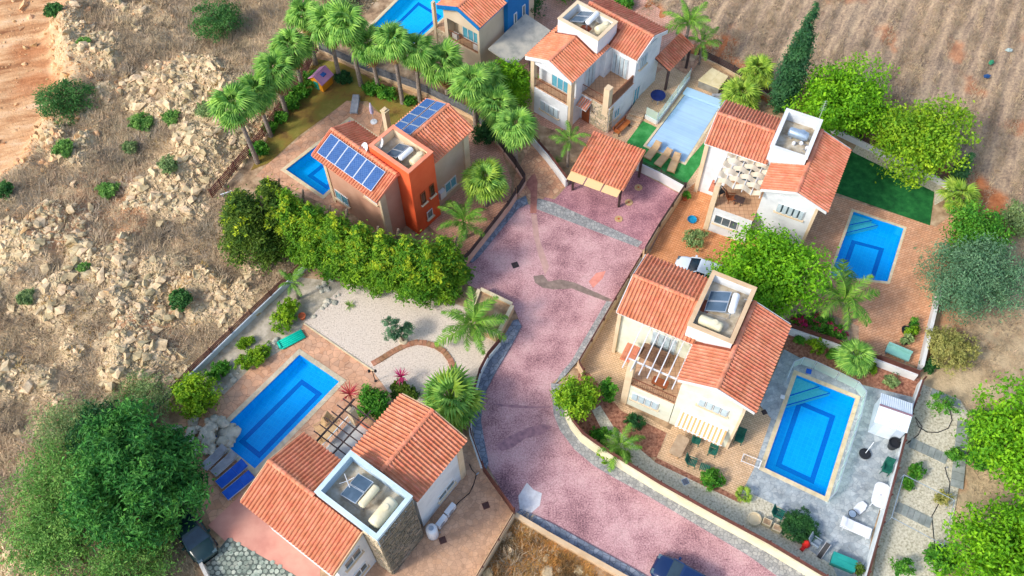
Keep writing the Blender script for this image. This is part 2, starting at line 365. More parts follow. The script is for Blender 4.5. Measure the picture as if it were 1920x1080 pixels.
# --- sheets inside the estate
ROADC = dict(noise=1)
def road_mat(name, cols, s1=.35, s2=5.0):
    m = bpy.data.materials.new(name); m.use_nodes = True; nt = m.node_tree; L = nt.links.new; b = nt.nodes['Principled BSDF']; b.inputs['Roughness'].default_value = .85; b.inputs['Specular IOR Level'].default_value = .2
    g = _n(nt, 'ShaderNodeNewGeometry').outputs['Position']
    n1 = _n(nt, 'ShaderNodeTexNoise'); n1.inputs['Scale'].default_value = s1; n1.inputs['Detail'].default_value = 10; n1.inputs['Roughness'].default_value = .6; L(g, n1.inputs['Vector'])
    n2 = _n(nt, 'ShaderNodeTexNoise'); n2.inputs['Scale'].default_value = s2; n2.inputs['Detail'].default_value = 5; n2.inputs['Roughness'].default_value = .75; L(g, n2.inputs['Vector'])
    ad = _n(nt, 'ShaderNodeMath', operation='MULTIPLY_ADD'); ad.inputs[1].default_value = 1.0; L(n2.outputs['Fac'], ad.inputs[0])
    n1s = _n(nt, 'ShaderNodeMath', operation='MULTIPLY'); n1s.inputs[1].default_value = .75; L(n1.outputs['Fac'], n1s.inputs[0]); L(n1s.outputs[0], ad.inputs[2])
    rp = _n(nt, 'ShaderNodeValToRGB'); e = rp.color_ramp.elements
    for i, c in enumerate(cols):
        p = .655 + .35*i/(len(cols)-1); el = e[i] if i < 2 else e.new(p); el.position = p; el.color = (*c, 1)
    L(ad.outputs[0], rp.inputs[0]); L(rp.outputs[0], b.inputs['Base Color'])
    v = _n(nt, 'ShaderNodeTexVoronoi', feature='DISTANCE_TO_EDGE'); v.inputs['Scale'].default_value = 3.2; L(g, v.inputs['Vector'])
    jr = _n(nt, 'ShaderNodeMapRange'); jr.inputs[2].default_value = .07; jr.inputs[3].default_value = .8; L(v.outputs['Distance'], jr.inputs[0]); hj = _n(nt, 'ShaderNodeHueSaturation'); L(rp.outputs[0], hj.inputs['Color']); L(jr.outputs[0], hj.inputs['Value']); L(hj.outputs[0], b.inputs['Base Color'])   # stamped joints
    bp = _n(nt, 'ShaderNodeBump'); bp.inputs['Strength'].default_value = .5; bp.inputs['Distance'].default_value = .02; L(v.outputs['Distance'], bp.inputs['Height']); L(bp.outputs[0], b.inputs['Normal'])
    MATS[name] = m; return m
M_SOIL = mat('plot_soil', [srgb(128,104,80), srgb(170,140,108), srgb(196,170,138)], 1.2, 8, .95, .6)
M_ROAD = road_mat('pink_stamped', [srgb(102,72,80), srgb(156,114,117), srgb(194,149,149), srgb(208,169,166)], .4, 10.)
M_DRIVE = road_mat('pink_drive', [srgb(100,68,82), srgb(154,108,116), srgb(196,146,150)], .4, 9.)
M_TANDRIVE = tiled('tan_stamped', [srgb(176,140,112), srgb(198,160,130), srgb(190,150,118)], srgb(164,130,104), .3, .5, mortar=.012, cell='v', noise=(1.2,.25))
M_DECK = tiled('deck_stamped', [srgb(196,146,112), srgb(212,164,130), srgb(190,150,122)], srgb(160,116,88), .45, .3, mortar=.012, cell='v', noise=(.8,.32))
M_TERRA = tiled('terracotta_pavers', [srgb(202,148,110), srgb(214,166,130)], srgb(178,122,88), .36, .18, R(20), .02, noise=(.9,.3))
M_ORANGE = tiled('orange_pavers', [srgb(202,138,90), srgb(214,154,108)], srgb(180,112,68), .3, .15, R(20), .02, noise=(.9,.28))
M_TERR = tiled('tan_pavers', [srgb(206,172,134), srgb(218,186,150)], srgb(176,142,108), .3, .15, R(-28), .02, noise=(.9,.22))
M_GREY = tiled('grey_stamped', [srgb(146,156,160), srgb(162,170,172), srgb(176,182,182)], srgb(140,148,152), .3, .35, mortar=.012, cell='v', noise=(1.1,.4))
M_GRAVEL = mat('pale_gravel', [srgb(168,150,132), srgb(212,196,178), srgb(226,212,196)], 9, 6, .95, .8, 30, sp=(.3,.6))
M_GRAVEL2 = mat('garden_gravel', [srgb(140,134,112), srgb(196,188,164), srgb(220,214,194)], 7, 7, .95, .8, 26, sp=(.3,.62))
M_TURF = mat('green_turf', [srgb(18,82,38), srgb(28,102,46), srgb(44,122,58)], 1.6, 8, .95, .7, 60)
M_TURF2 = mat('light_turf', [srgb(44,128,60), srgb(58,146,72), srgb(80,162,90)], 1.4, 8, .95, .7, 60)
M_LAWN = mat('dry_lawn', [srgb(120,92,50), srgb(140,116,54), srgb(132,124,54), srgb(150,136,66)], .5, 9, .95, .7, 40)
M_MULCH = mat('red_mulch', [srgb(112,70,56), srgb(156,106,84), srgb(184,136,110)], 5, 8, .95, .9, 22)
M_BRICKY = tiled('rose_pavers', [srgb(202,150,124), srgb(216,168,144)], srgb(170,124,104), .34, .2, R(30), .02, noise=(1.,.25))
M_CRAZY = tiled('crazy_paving', [srgb(206,160,124), srgb(190,140,108), srgb(216,176,140)], srgb(160,116,92), .34, .3, mortar=.02, cell='v', noise=(1.,.2))
M_KERB = tiled('kerb_stone', [srgb(140,140,138), srgb(156,156,152), srgb(170,168,162)], srgb(120,120,122), .26, .2, mortar=.02, cell='v', noise=(2.,.35))
M_KERBD = tiled('dark_kerb', [srgb(104,114,128), srgb(124,132,146), srgb(140,146,156)], srgb(84,92,104), .36, .2, mortar=.02, cell='v', noise=(2.,.3))
M_CONC = mat('concrete', [srgb(176,172,164), srgb(206,202,194)], 1.5, 8, .9, .3)
def px(pts): return PP(pts)
sheet('plot_ground', ESTATE, -.012, M_SOIL, HOLES)
LAYER = [0]
def lay(name, pts, m, lvl=1, holes=()): return sheet(name, PP(pts), .004*lvl + .0006*(LAYER.__setitem__(0, LAYER[0]+1) or LAYER[0] % 6), m, [HOLES['debcaf'.index(h)] for h in holes] if holes else ())
lay('road', [(880,490),(971.7,391.7),(990,383),(1003,387),(1193,462),(1205,470),(1177,523),(1150,570),(1090,670),(1033,720),(1038,777),(1050,807),(1077,843),(1113,873),(1153,897),(1220,933),(1287,973),(1400,1040),(1447,1073),(1620,1200),(1280,1200),(1197,1080),(977,957),(965,963),(917,878),(905,850),(900,790),(910,733),(925,705),(960,647),(978,613),(966,582),(905,547),(850,520)], M_ROAD)
lay('driveway', [(1072,330),(1092,308),(1197,322),(1279,366),(1215,474),(1193,462),(1003,387),(1022,370),(1040,374),(1062,350)], M_DRIVE, 2)
lay('drive_strip', [(1003,377),(1010,372),(1040,381),(1205,454),(1196,464),(1000,390)], M_KERB, 4)
lay('house_drive', [(860,800),(885,830),(905,882),(964,966),(845,1200),(560,1200),(700,900)], M_TANDRIVE, 1)
lay('pool_deck', [(548,645),(570,607),(700,697),(712,715),(775,760),(700,960),(520,1000),(395,980),(320,800),(420,740),(470,690)], M_DECK, 1, 'd')
lay('gravel_garden', [(570,605),(650,530),(760,545),(830,560),(905,590),(940,640),(893,705),(880,800),(800,830),(716,718),(700,697)], M_GRAVEL, 2)
lay('patio', [(390,985),(455,925),(600,1040),(600,1090),(510,1095)], mat('pink_slab', [srgb(196,132,116), srgb(214,156,136)], .6, 6, .8, .15), 2)
lay('sand_bed', [(363,705),(560,520),(650,530),(570,605),(548,645),(470,690),(420,740)], mat('pale_bed', [srgb(150,140,120), srgb(198,186,166)], 1.5, 8, .95, .6), 1)
lay('lawn', [(470,320),(500,262),(590,110),(640,118),(700,150),(800,190),(880,240),(800,255),(740,270),(715,215),(690,190),(650,190),(560,255),(505,305)], M_LAWN, 1)
lay('sun_deck', [(480,330),(505,305),(650,189),(668,190),(720,216),(700,300),(640,395),(600,380),(540,350)], M_DECK, 2, 'a')
lay('front_yard', [(820,300),(880,245),(925,240),(960,340),(955,390),(875,490),(800,420)], M_BRICKY, 1)
lay('garden_path', [(905,190),(985,225),(1000,262),(1062,348),(1035,372),(1022,385),(1003,387),(985,368),(960,372),(965,330),(985,290),(960,240)], M_CRAZY, 2)
lay('garden_soil', [(997,262),(1020,258),(1075,330),(1064,349)], M_SOIL, 3)
lay('courtyard', [(985,195),(1015,235),(1100,270),(1190,300),(1215,225),(1240,120),(1320,70),(1180,-20),(960,-40),(900,60),(960,150)], M_BRICKY, 1, 'c')
lay('pool_terrace', [(1148,252),(1205,195),(1290,120),(1320,108),(1420,180),(1390,210),(1320,330),(1280,362),(1195,320),(1150,290)], M_TERR, 2, 'c')
lay('turf', [(1205.5,226.7),(1233,240),(1206,273),(1283,309),(1335,250),(1330,285),(1282,352),(1196,318),(1165,280)], M_TURF2, 3, 'c')
lay('paved_yard', [(1290,355),(1320,270),(1420,250),(1440,440),(1480,480),(1420,520),(1330,545),(1216,482),(1235,440)], M_ORANGE, 1)
lay('pool_yard', [(1440,430),(1500,440),(1560,365),(1755,425),(1815,380),(1775,470),(1755,545),(1722,688),(1600,650),(1480,618),(1440,560)], M_TERRA, 1, 'b')
lay('turf_lawn', [(1590,275),(1600,286),(1752,360),(1743.7,423),(1560,359),(1530,350)], M_TURF, 3)
lay('gravel_edge', [(1596,286),(1606,272),(1760,345),(1775,372),(1752,385),(1752,360)], M_GRAVEL2, 2)
lay('planting_bed', [(1440,560),(1500,575),(1560,590),(1610,612),(1610,640),(1590,652),(1480,620)], mat('dry_bed', [srgb(150,120,98), srgb(198,170,142)], 2, 8, .95, .6), 3)
lay('terrace', [(1231,858),(1386,933),(1414,877),(1446,785),(1400,740),(1260,800)], M_TERR, 3)
lay('side_path', [(1078,690),(1148,580),(1180,590),(1172,760),(1300,830),(1250,812),(1165,770),(1105,700)], M_TERR, 2)
lay('pool_paving', [(1386,933),(1414,877),(1446,785),(1425,760),(1470,655),(1545,695),(1610,720),(1725,748),(1680,860),(1635,1000),(1600,1200),(1560,1090)], M_GREY, 2, 'e')
lay('mulch_bed', [(1440,600),(1477,617),(1560,648),(1726,700),(1722,750),(1620,722),(1545,697),(1465,655)], M_MULCH, 1)
lay('mulch_strip', [(1231,858),(1386,933),(1382,942),(1225,868)], M_MULCH, 4)
lay('garden_bed', [(1068,790),(1085,700),(1105,700),(1165,770),(1250,812),(1231,858),(1160,850)], M_MULCH, 3)
lay('gravel_path', [(1110,770),(1125,760),(1150,800),(1230,868),(1390,945),(1560,1060),(1580,1100),(1440,1040),(1300,960),(1160,868)], M_GRAVEL2, 4)
lay('pale_corner', [(1388,945),(1402,922),(1470,955),(1500,1000),(1470,1010)], M_GRAVEL2, 5)
lay('gravel_plot', [(1722,718),(1800,750),(1815,775),(1797,917),(1775,1040),(1740,1200),(1615,1200),(1650,1000),(1690,840)], M_GRAVEL2, 8)
# stains, patches and marks on the road
M_STAIN = mat('earth_stain', [srgb(116,100,92), srgb(150,130,118)], 2.5, 8, .95)
lay('dirt_mark', [(1000,518),(1018,515),(1028,528),(1050,524),(1078,530),(1110,545),(1148,562),(1140,566),(1100,552),(1072,541),(1040,543),(1018,540),(1003,530)], M_STAIN, 3)
M_TYRE = mat('tyre_smear', [srgb(136,102,110), srgb(178,134,138)], 3, 8, .95)
for q_ in ([(930,834),(955,818),(990,802),(1020,795),(1036,800),(1018,814),(985,822),(960,840),(940,846)], [(925,757),(960,759),(1000,762),(1036,761),(1030,765),(980,766),(940,762)]): lay('tyre_smear', q_, M_TYRE, 3)
lay('salmon_patch', [(1104,528),(1118,512),(1136,508),(1130,522),(1112,540)], mat('salmon', [srgb(224,150,132), srgb(206,128,112)], 2, 6, .9), 3)
lay('cement_patch', [(972,930),(988,905),(1000,918),(1016,925),(1012,948),(996,962),(974,955)], mat('cement', [srgb(196,194,194), srgb(226,224,224)], 2, 8, .9, .3), 3)
M_RED = mat('rust_strip', [srgb(150,96,86), srgb(180,122,106)], 3, 6, .9)
lay('rust_strip', [(996,330),(1003,325),(1008,340),(1006,400),(994,400),(995,360),(985,345)], M_RED, 7)
lay('worn_track', [(996,402),(1006,402),(1012,450),(1030,500),(1022,516),(1010,480),(1000,440)], mat('worn', [srgb(176,140,130), srgb(196,158,146)], 3, 6, .9), 3)
# kerbs, a real step high
def kerb(name, pts, m, h=.12):
    mb = MB(); v, f = cdt(PP(pts)); n = len(v)
    mb.add([(p.x, p.y, h) for p in v], f); P2 = PP(pts); k = len(P2)
    mb.add([(p.x, p.y, -.05) for p in P2] + [(p.x, p.y, h) for p in P2], [(i, (i+1) % k, k+(i+1) % k, k+i) for i in range(k)])
    return tag(mb.build(name, m), kind='structure')
kerb('kerb', [(878,492),(886,493),(900,480),(971.7,391.7),(990,383),(986,368),(963,380),(945,405)], M_KERBD)
kerb('kerb', [(971,600),(978,613),(960,647),(930,697),(912,733),(905,760),(902,790),(907,820),(916,868),(911,883),(903,872),(890,825),(884,790),(890,745),(901,705),(925,665),(940,640),(962,602)], M_KERBD)
kerb('kerb', [(1137,566),(1148,567),(1090,670),(1060,705),(1040,722),(1052,700),(1070,680)], M_KERB)
kerb('kerb', [(1033,720),(1038,777),(1050,807),(1077,843),(1113,873),(1153,897),(1220,933),(1287,973),(1400,1040),(1447,1073),(1620,1200),(1660,1180),(1500,1072),(1433,1031),(1333,977),(1233,921),(1147,868),(1113,843),(1085,820),(1063,787),(1056,760),(1060,722)], M_KERB)
kerb('kerb', [(966,964),(977,955),(1040,985),(1197,1072),(1300,1135),(1290,1150),(1180,1086),(1030,1002)], M_KERBD)
# ================================================================ POOLS
M_POOL = tiled('pool_tile', [srgb(0,158,238), srgb(4,168,244)], srgb(36,182,248), .32, .32, R(-28), .014, .3, .05, 0, noise=(.6,.06))
M_POOLF = tiled('turquoise_tile', [srgb(10,190,236), srgb(20,200,242)], srgb(60,206,244), .3, .3, R(-38), .012, .3, .05, 0, noise=(.6,.06))
M_STRIPE = mat('stripe_tile', [srgb(0,56,172), srgb(0,66,186)], 6, 3, .3)
M_STEPT = mat('step_tile', [srgb(84,186,176), srgb(104,204,192)], 6, 3, .4)
M_COPE = mat('coping_cream', [srgb(202,184,146), srgb(222,206,172)], 2, 6, .8, .2, tint=.06)
M_COPEG = mat('coping_grey', [srgb(180,168,144), srgb(208,196,168)], 2, 6, .8, .2, tint=.07)
M_WATER = glassy('pool_water', (.9, .98, 1.0), .03, .02)
_t = M_WATER.node_tree; _m = [n for n in _t.nodes if n.type == 'MIX_SHADER'][0]; _tr = [n for n in _t.nodes if n.type == 'BSDF_TRANSPARENT'][0]
_d = _n(_t, 'ShaderNodeBsdfDiffuse'); _d.inputs[0].default_value = (.0, .5, .92, 1); _x = _n(_t, 'ShaderNodeMixShader'); _x.inputs[0].default_value = .2   # the water's own blue scatter
_t.links.new(_tr.outputs[0], _x.inputs[1]); _t.links.new(_d.outputs[0], _x.inputs[2]); _t.links.new(_x.outputs[0], _m.inputs[1])
M_CHROME = mat('chrome', srgb(200,204,208), rough=.2, metal=1)
M_WHITE = mat('white_paint', [srgb(206,206,204), srgb(222,222,220)], .8, 6, .75, .12)
def bil(p, s, t): return (p[0]*(1-s)+p[1]*s)*(1-t) + (p[3]*(1-s)+p[2]*s)*t     # s along corner0-1, t along 0-3
def pool(key, label, tile, cope, cope_w=.32, ring=(.2,.8,.2,.87), steps=None, rail=None, cover=None, stone=.6, chamfer=False):
    p = POOLS[key]; c = sum(p, Vector())/4
    th = thing('swimming_pool', label, 'pool', (c.x, c.y, 0))
    dp, lv = -1.0, -.12; mb = MB()
    fl = [Vector((q.x, q.y, dp)) for q in p]
    mb.add([(q.x, q.y, z) for z in (dp, .0) for q in p], [(3,2,1,0) if (p[1]-p[0]).cross(p[2]-p[0]).z < 0 else (0,1,2,3)] + [(i, 4+i, 4+(i+1)%4, (i+1)%4) for i in range(4)])
    mb.build('basin', tile, th, world=True)
    if ring and not cover:
        s0, s1, t0, t1 = ring; wd = .34; L1 = (p[1]-p[0]).length; L2 = (p[3]-p[0]).length
        a, b_ = wd/L1, wd/L2; mb = MB(); z = dp + .006
        for q in ([(s0,t0),(s1,t0),(s1,t0+b_),(s0,t0+b_)], [(s0,t1-b_),(s1,t1-b_),(s1,t1),(s0,t1)], [(s0,t0+b_),(s0+a,t0+b_),(s0+a,t1-b_),(s0,t1-b_)], [(s1-a,t0+b_),(s1,t0+b_),(s1,t1-b_),(s1-a,t1-b_)]):
            vs = [bil(p, *u) for u in q]; mb.add([(v.x, v.y, z) for v in vs], [(0,1,2,3)])
        mb.build('floor_stripe', M_STRIPE, th, world=True)
    if steps:
        for k, (sa, ta) in enumerate(steps):       # triangular corner steps at corner 0
            tri = [bil(p, .006, .004), bil(p, sa, .004), bil(p, .006, ta)]; z = -.3 - .3*k; mb = MB()
            mb.add([(v.x, v.y, zz) for zz in (dp, z) for v in tri], [(3,4,5),(1,2,5,4),(0,1,4,3),(2,0,3,5)]); st_ = mb.build('step', M_STEPT, th, world=True)
            e0, e1 = tri[1], tri[2]; nn = (tri[0]-(e0+e1)/2).normalized()*.09; MB().add([(q_.x, q_.y, z+.004) for q_ in (e0, e1, e1+nn, e0+nn)], [(0,1,2,3)]).build('nosing', M_STRIPE, th, world=True)
    mb = MB(); mb.add([(q.x, q.y, lv) for q in p], [(0,1,2,3)]); mb.build('water', M_WATER, th, world=True)
    out = inset(p, -cope_w)
    for i in range(4):                             # coping stones, laid one by one with open joints
        a0, a1, b0, b1 = p[i], p[(i+1)%4], out[i], out[(i+1)%4]; n = max(2, int((a1-a0).length/stone)); g = .005/(a1-a0).length
        for j in range(n):
            t0, t1 = j/n+g, (j+1)/n-g; h = .03+.004*random.random(); mb = MB()
            q = [a0.lerp(a1,t0), a0.lerp(a1,t1), b0.lerp(b1,t1), b0.lerp(b1,t0)]
            mb.prism([(v.x, v.y) for v in q], -.06, h, random.random()); mb.build('coping_stone', cope, th, world=True)
    if rail:
        for s_ in (rail[0], rail[0]+.5/(p[1]-p[0]).length if rail[2]=='s' else rail[0]):
            pass
        e0, dirv = rail[0], rail[1]
        for k in (0, 1):
            b0 = Vector(e0) + Vector(dirv)*0 + Vector((-dirv[1], dirv[0], 0))*(.5*k); d = Vector((dirv[0], dirv[1], 0))
            pts = [b0 - d*.45 + Vector((0,0,-.6)), b0 - d*.4 + Vector((0,0,.2)), b0 - d*.25 + Vector((0,0,.72)), b0 + Vector((0,0,.8)), b0 + d*.25 + Vector((0,0,.6)), b0 + d*.32]
            MB().tube(pts, .028, 6).build('ladder_rail', M_CHROME, th, world=True)
    return th
pool('d', 'long rectangular pool beside the white gravel garden and dark pergola', M_POOL, M_COPEG, .36, (.27,.8,.14,.9))
pool('e', 'blue pool with corner steps inside a low glass fence on grey paving', M_POOL, M_COPE, .3, (.17,.82,.17,.88), [(.42,.22),(.62,.31)])
pool('b', 'blue pool with corner steps beside the dark green turf lawn', M_POOL, M_COPE, .2, (.17,.8,.3,1.02), [(.4,.19),(.55,.28)])
pc = pool('c', 'pool closed by a pale blue slatted cover on green turf', M_POOL, M_COPE, .2, None, cover=True)
pool('a', 'pool half hidden by the tan house with the orange tower', M_POOL, M_COPE, .3, (.25,.8,.2,.85), [(.9,.4)])
pool('f', 'turquoise pool at the top edge beside the blue trimmed house', M_POOLF, M_COPE, .3, (.2,.8,.2,.75))
# cover slats over pool c
M_COVER = mat('cover_slat', [srgb(160,194,224), srgb(174,206,232)], .4, 4, .45, tint=.05)
pp = inset(POOLS['c'], .03); n = 72
proto = None
for j in range(n):
    t0, t1 = (j+.06)/n*.96+.04, (j+.94)/n*.96+.04; q = [bil(pp,0,t0), bil(pp,1,t0), bil(pp,1,t1), bil(pp,0,t1)]
    MB().prism([(v.x, v.y) for v in q], -.07, -.02 + .004*random.random(), random.random()).build('cover_slat', M_COVER, pc, world=True)
a0, a1 = bil(POOLS['c'], -.04, -.03), bil(POOLS['c'], 1.04, -.03); dv = (POOLS['c'][3]-POOLS['c'][0]).normalized()
mb = MB(); q = [a0, a1, a1+dv*.75, a0+dv*.75]; mb.prism([(v.x, v.y) for v in q], .06, .32); mb.build('cover_box', mat('cover_box', srgb(170,204,226), rough=.4), pc, world=True)

# ================================================================ WALLS AND FENCES
M_BROWN = mat('brown_slat', [srgb(84,48,42), srgb(108,66,56)], 3, 5, .6, tint=.18)
M_DARK = mat('dark_slat', [srgb(58,46,46), srgb(80,64,60)], 3, 5, .6, tint=.18)
M_GSLAT = mat('grey_slat', [srgb(84,88,94), srgb(112,114,118)], 3, 5, .6, tint=.18)
M_CREAMW = mat('cream_wall', [srgb(214,204,166), srgb(230,222,190)], .7, 8, .85, .2)
M_SANDW = mat('sand_wall', [srgb(196,164,126), srgb(214,186,150)], .9, 8, .85, .25)
M_PINKW = mat('pink_wall', [srgb(196,150,130), srgb(212,170,148)], .9, 8, .85, .25)
M_PALEW = mat('pale_wall', [srgb(196,206,208), srgb(218,224,224)], .7, 8, .85, .2)
def wall_fence(name, label, cat, pts, wh=.8, wt=.2, wm=None, slats=(), sm=None, sh=.09, gap=1.9, post=True, cap=None, z0=-.05, group=None):
    P_ = [Vector((p[0], p[1], 0)) if len(p) > 2 else P(*p) for p in pts]; o = P_[0]
    th = thing(name, label, cat, (o.x, o.y, 0), group=group); loc = [p - o for p in P_]; n = len(loc)
    off = []
    for i in range(n):
        d = (loc[min(i+1,n-1)] - loc[max(i-1,0)]).normalized(); off.append(Vector((-d.y, d.x, 0)))
    if wh > 0:
        mb = MB(); vs = []
        for p, q in zip(loc, off): vs += [p - q*wt/2 + Vector((0,0,z0)), p + q*wt/2 + Vector((0,0,z0)), p + q*wt/2 + Vector((0,0,wh)), p - q*wt/2 + Vector((0,0,wh))]
        fs = [(4*i+a, 4*i+b, 4*i+4+b, 4*i+4+a) for i in range(n-1) for a, b in ((0,1),(1,2),(2,3),(3,0))] + [(3,2,1,0), (4*n-4,4*n-3,4*n-2,4*n-1)]
        mb.add(vs, fs); mb.build('wall', wm, th)
        if cap:
            mb = MB(); vs = []
            for p, q in zip(loc, off): vs += [p - q*(wt/2+.04) + Vector((0,0,wh)), p + q*(wt/2+.04) + Vector((0,0,wh)), p + q*(wt/2+.04) + Vector((0,0,wh+.06)), p - q*(wt/2+.04) + Vector((0,0,wh+.06))]
            mb.add(vs, fs); mb.build('coping', cap, th)
    up = Vector((0,0,1))
    if slats:
        top = max(slats) + sh/2
        for i in range(n-1):
            a, b = loc[i], loc[i+1]; L_ = (b-a).length
            for z in slats: MB().beam(a + up*z, b + up*z, .035, sh, random.random()).build('slat', sm, th)
            if post:
                k = max(1, round(L_/gap)); d = (b-a).normalized(); pv = Vector((-d.y, d.x, 0))
                for j in range(k + (1 if i == n-2 else 0)):
                    c = a.lerp(b, j/k) + pv*.055; MB().box((c.x-.035, c.y-.035, max(0, wh-.3 if wh > 0 else -.1)), (c.x+.035, c.y+.035, top+.04)).build('post', sm, th)
    return th
SL3 = lambda a, n, st=.15: [a + st*i for i in range(n)]
wall_fence('garden_wall', 'long cream wall with brown slats curving along the pink road', 'wall', [(1061,775),(1063,787),(1072,805),(1090,828),(1113,845),(1147,868),(1233,921),(1333,977),(1433,1031),(1590,1125)], 1.25, .2, M_CREAMW, SL3(1.36,4,.14), M_BROWN)
wall_fence('boundary_wall', 'sand wall with dark slats between the driveway and the orange paved yard', 'wall', [(1281,364),(1233,437),(1206,483)], .9, .2, M_SANDW, SL3(1.0,4), M_DARK)
wall_fence('boundary_wall', 'sand wall with brown slats between road kerb and side path of the cream house', 'wall', [(1200,492),(1152,572),(1084,690),(1093,706)], .8, .2, M_SANDW, SL3(.9,3), M_BROWN)
wall_fence('boundary_wall', 'pale blue wall with brown rails between rocky land and long pool garden', 'wall', [(330,740),(363,705),(475,597),(582,496)], .55, .2, M_PALEW, SL3(.68,4,.17), M_BROWN)
wall_fence('slat_fence', 'short weathered slat fence between the big green tree and the rocks', 'fence', [(293,773),(330,740)], 0, .2, None, SL3(.3,5), M_GSLAT)
wall_fence('boundary_wall', 'low concrete wall beside the dark parked car at the bottom left', 'wall', [(340,965),(357,1010),(393,1085),(410,1130)], .7, .22, M_CONC)
wall_fence('slat_fence', 'brown slat fence between palm row and rocky land beside the lawn', 'fence', [(400,372),(417,353),(497,257),(545,186),(580,130),(597,96)], 0, .2, None, SL3(.25,6,.17), M_BROWN)
wall_fence('slat_fence', 'grey slat fence on low wall behind the long palm row', 'fence', [(600,98),(690,139),(800,180),(884,222),(912,250)], .35, .18, M_SANDW, SL3(.48,6,.15), M_GSLAT)
wall_fence('garden_wall', 'white wall with brown slats beside the crazy paved garden path', 'wall', [(992,262),(1028,304),(1062,350)], .9, .22, M_WHITE, SL3(1.0,3), M_BROWN)
wall_fence('boundary_wall', 'pink wall with dark slats between the hedge and the road', 'wall', [(866,502),(880,490),(953,397),(968,373)], .75, .2, M_PINKW, SL3(.86,4), M_DARK)
wall_fence('slat_fence', 'dark slat fence beside the fan palms and garden path', 'fence', [(971,368),(985,345),(968,318),(925,262)], .3, .18, M_PINKW, SL3(.44,6,.16), M_DARK)
wall_fence('boundary_wall', 'curved grey wall with brown slats between gravel garden and kerb', 'wall', [(938,648),(915,676),(900,705),(890,742),(882,780),(883,818),(904,878)], .5, .2, M_PALEW, SL3(.62,5,.15), M_BROWN)
wall_fence('sliding_gate', 'dark brown metal gate of the tan stamped driveway', 'gate', [(906,884),(935,925),(964,965)], 0, .2, None, SL3(.12,8,.165), M_BROWN, .15)
wall_fence('boundary_wall', 'sand wall with brown rail between tan driveway and dry weed plot', 'wall', [(964,970),(905,1070),(860,1150)], .8, .22, M_SANDW, SL3(.92,2,.14), M_BROWN)
wall_fence('boundary_wall', 'sand wall with white face between dark kerb and dry weed plot', 'wall', [(966,969),(1028,1006),(1178,1090),(1290,1155)], .55, .3, M_SANDW)
wall_fence('boundary_wall', 'white wall with purple brown slats between flower bed and pool yard', 'wall', [(1474,624),(1554,651),(1640,684),(1714,712)], .8, .18, M_WHITE, SL3(.92,4,.14), M_BROWN)
wall_fence('boundary_wall', 'pale wall with brown slats between pool paving and gravel plot', 'wall', [(1722,722),(1698,790),(1672,890),(1645,990),(1605,1130)], .8, .2, M_PALEW, SL3(.92,4,.14), M_BROWN)
wall_fence('boundary_wall', 'plain white wall between terracotta yard and grey green tree', 'wall', [(1757,548),(1738,625),(1722,695)], .85, .25, M_WHITE)
wall_fence('boundary_wall', 'white wall with black rails behind the turf lawn and round trees', 'wall', [(1536,236),(1640,287),(1700,312),(1762,346),(1800,366)], .6, .2, M_WHITE, SL3(.72,4,.15), M_DARK)
wall_fence('retaining_wall', 'white wall with black rail below the turf with three tan loungers', 'wall', [(1190,316),(1236,338),(1279,362)], .95, .2, M_WHITE, [1.05,1.25], M_DARK, .05)
wall_fence('slat_fence', 'dark fence behind the hot tub and field', 'fence', [(1308,108),(1345,125),(1400,155),(1450,190)], .3, .2, M_SANDW, SL3(.42,5), M_DARK)
# ================================================================ HOUSES
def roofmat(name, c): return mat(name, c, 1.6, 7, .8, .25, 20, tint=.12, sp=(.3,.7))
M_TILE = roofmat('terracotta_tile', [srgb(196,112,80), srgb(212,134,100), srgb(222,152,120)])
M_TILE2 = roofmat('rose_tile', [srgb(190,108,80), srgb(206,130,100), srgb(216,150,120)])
M_UNDER = mat('roof_underlay', [srgb(120,62,44), srgb(140,76,54)], 3, 4, .9)
M_GLASS = mat('window_glass', [srgb(58,78,88), srgb(92,112,120)], .7, 3, .12, spec=.6)
M_BLUEG = mat('blue_glass', [srgb(70,150,176), srgb(98,176,196)], .7, 3, .12, spec=.6)
M_SHUT = mat('shutter_white', [srgb(172,188,194), srgb(190,204,208)], 2, 3, .6)
M_STONE = mat('stone_buff', [srgb(176,158,128), srgb(204,188,158), srgb(150,138,120)], 2.2, 8, .9, .6, 14, tint=.28, sp=(.3,.7))
M_SLATE = mat('stone_slate', [srgb(96,92,84), srgb(128,120,104), srgb(150,136,112)], 2.2, 8, .9, .6, 14, tint=.3, sp=(.3,.7))
M_ROOFFL = mat('roof_screed', [srgb(148,132,110), srgb(180,168,146), srgb(196,190,176)], 1.3, 9, .95, .4)
M_TAN = mat('tan_render', [srgb(198,148,122), srgb(210,164,138)], .6, 8, .85, .2)
M_TANB = mat('brown_render', [srgb(186,158,132), srgb(200,172,148)], .6, 8, .85, .2)
M_ORG = mat('orange_render', [srgb(226,86,44), srgb(236,104,60)], .5, 8, .8, .2)
M_BEIGE = mat('beige_render', [srgb(204,186,158), srgb(218,200,174)], .6, 8, .85, .2)
M_BLUE = mat('blue_render', [srgb(0,104,170), srgb(10,118,184)], .6, 6, .7, .15)
M_PILL = mat('sand_pillar', [srgb(208,184,148), srgb(222,200,168)], .9, 8, .85, .25)
M_PEACHB = mat('peach_band', [srgb(222,132,100), srgb(230,148,116)], .8, 6, .8, .15)
M_IVORY = mat('ivory_render', [srgb(206,208,186), srgb(222,224,206), srgb(212,214,194)], .6, 8, .85, .15)
M_WR = mat('white_render', [srgb(204,208,210), srgb(222,225,226), srgb(212,215,216)], .6, 8, .85, .15)
M_WOODD = mat('door_wood', [srgb(126,66,36), srgb(156,86,48)], 4, 5, .5, .1)
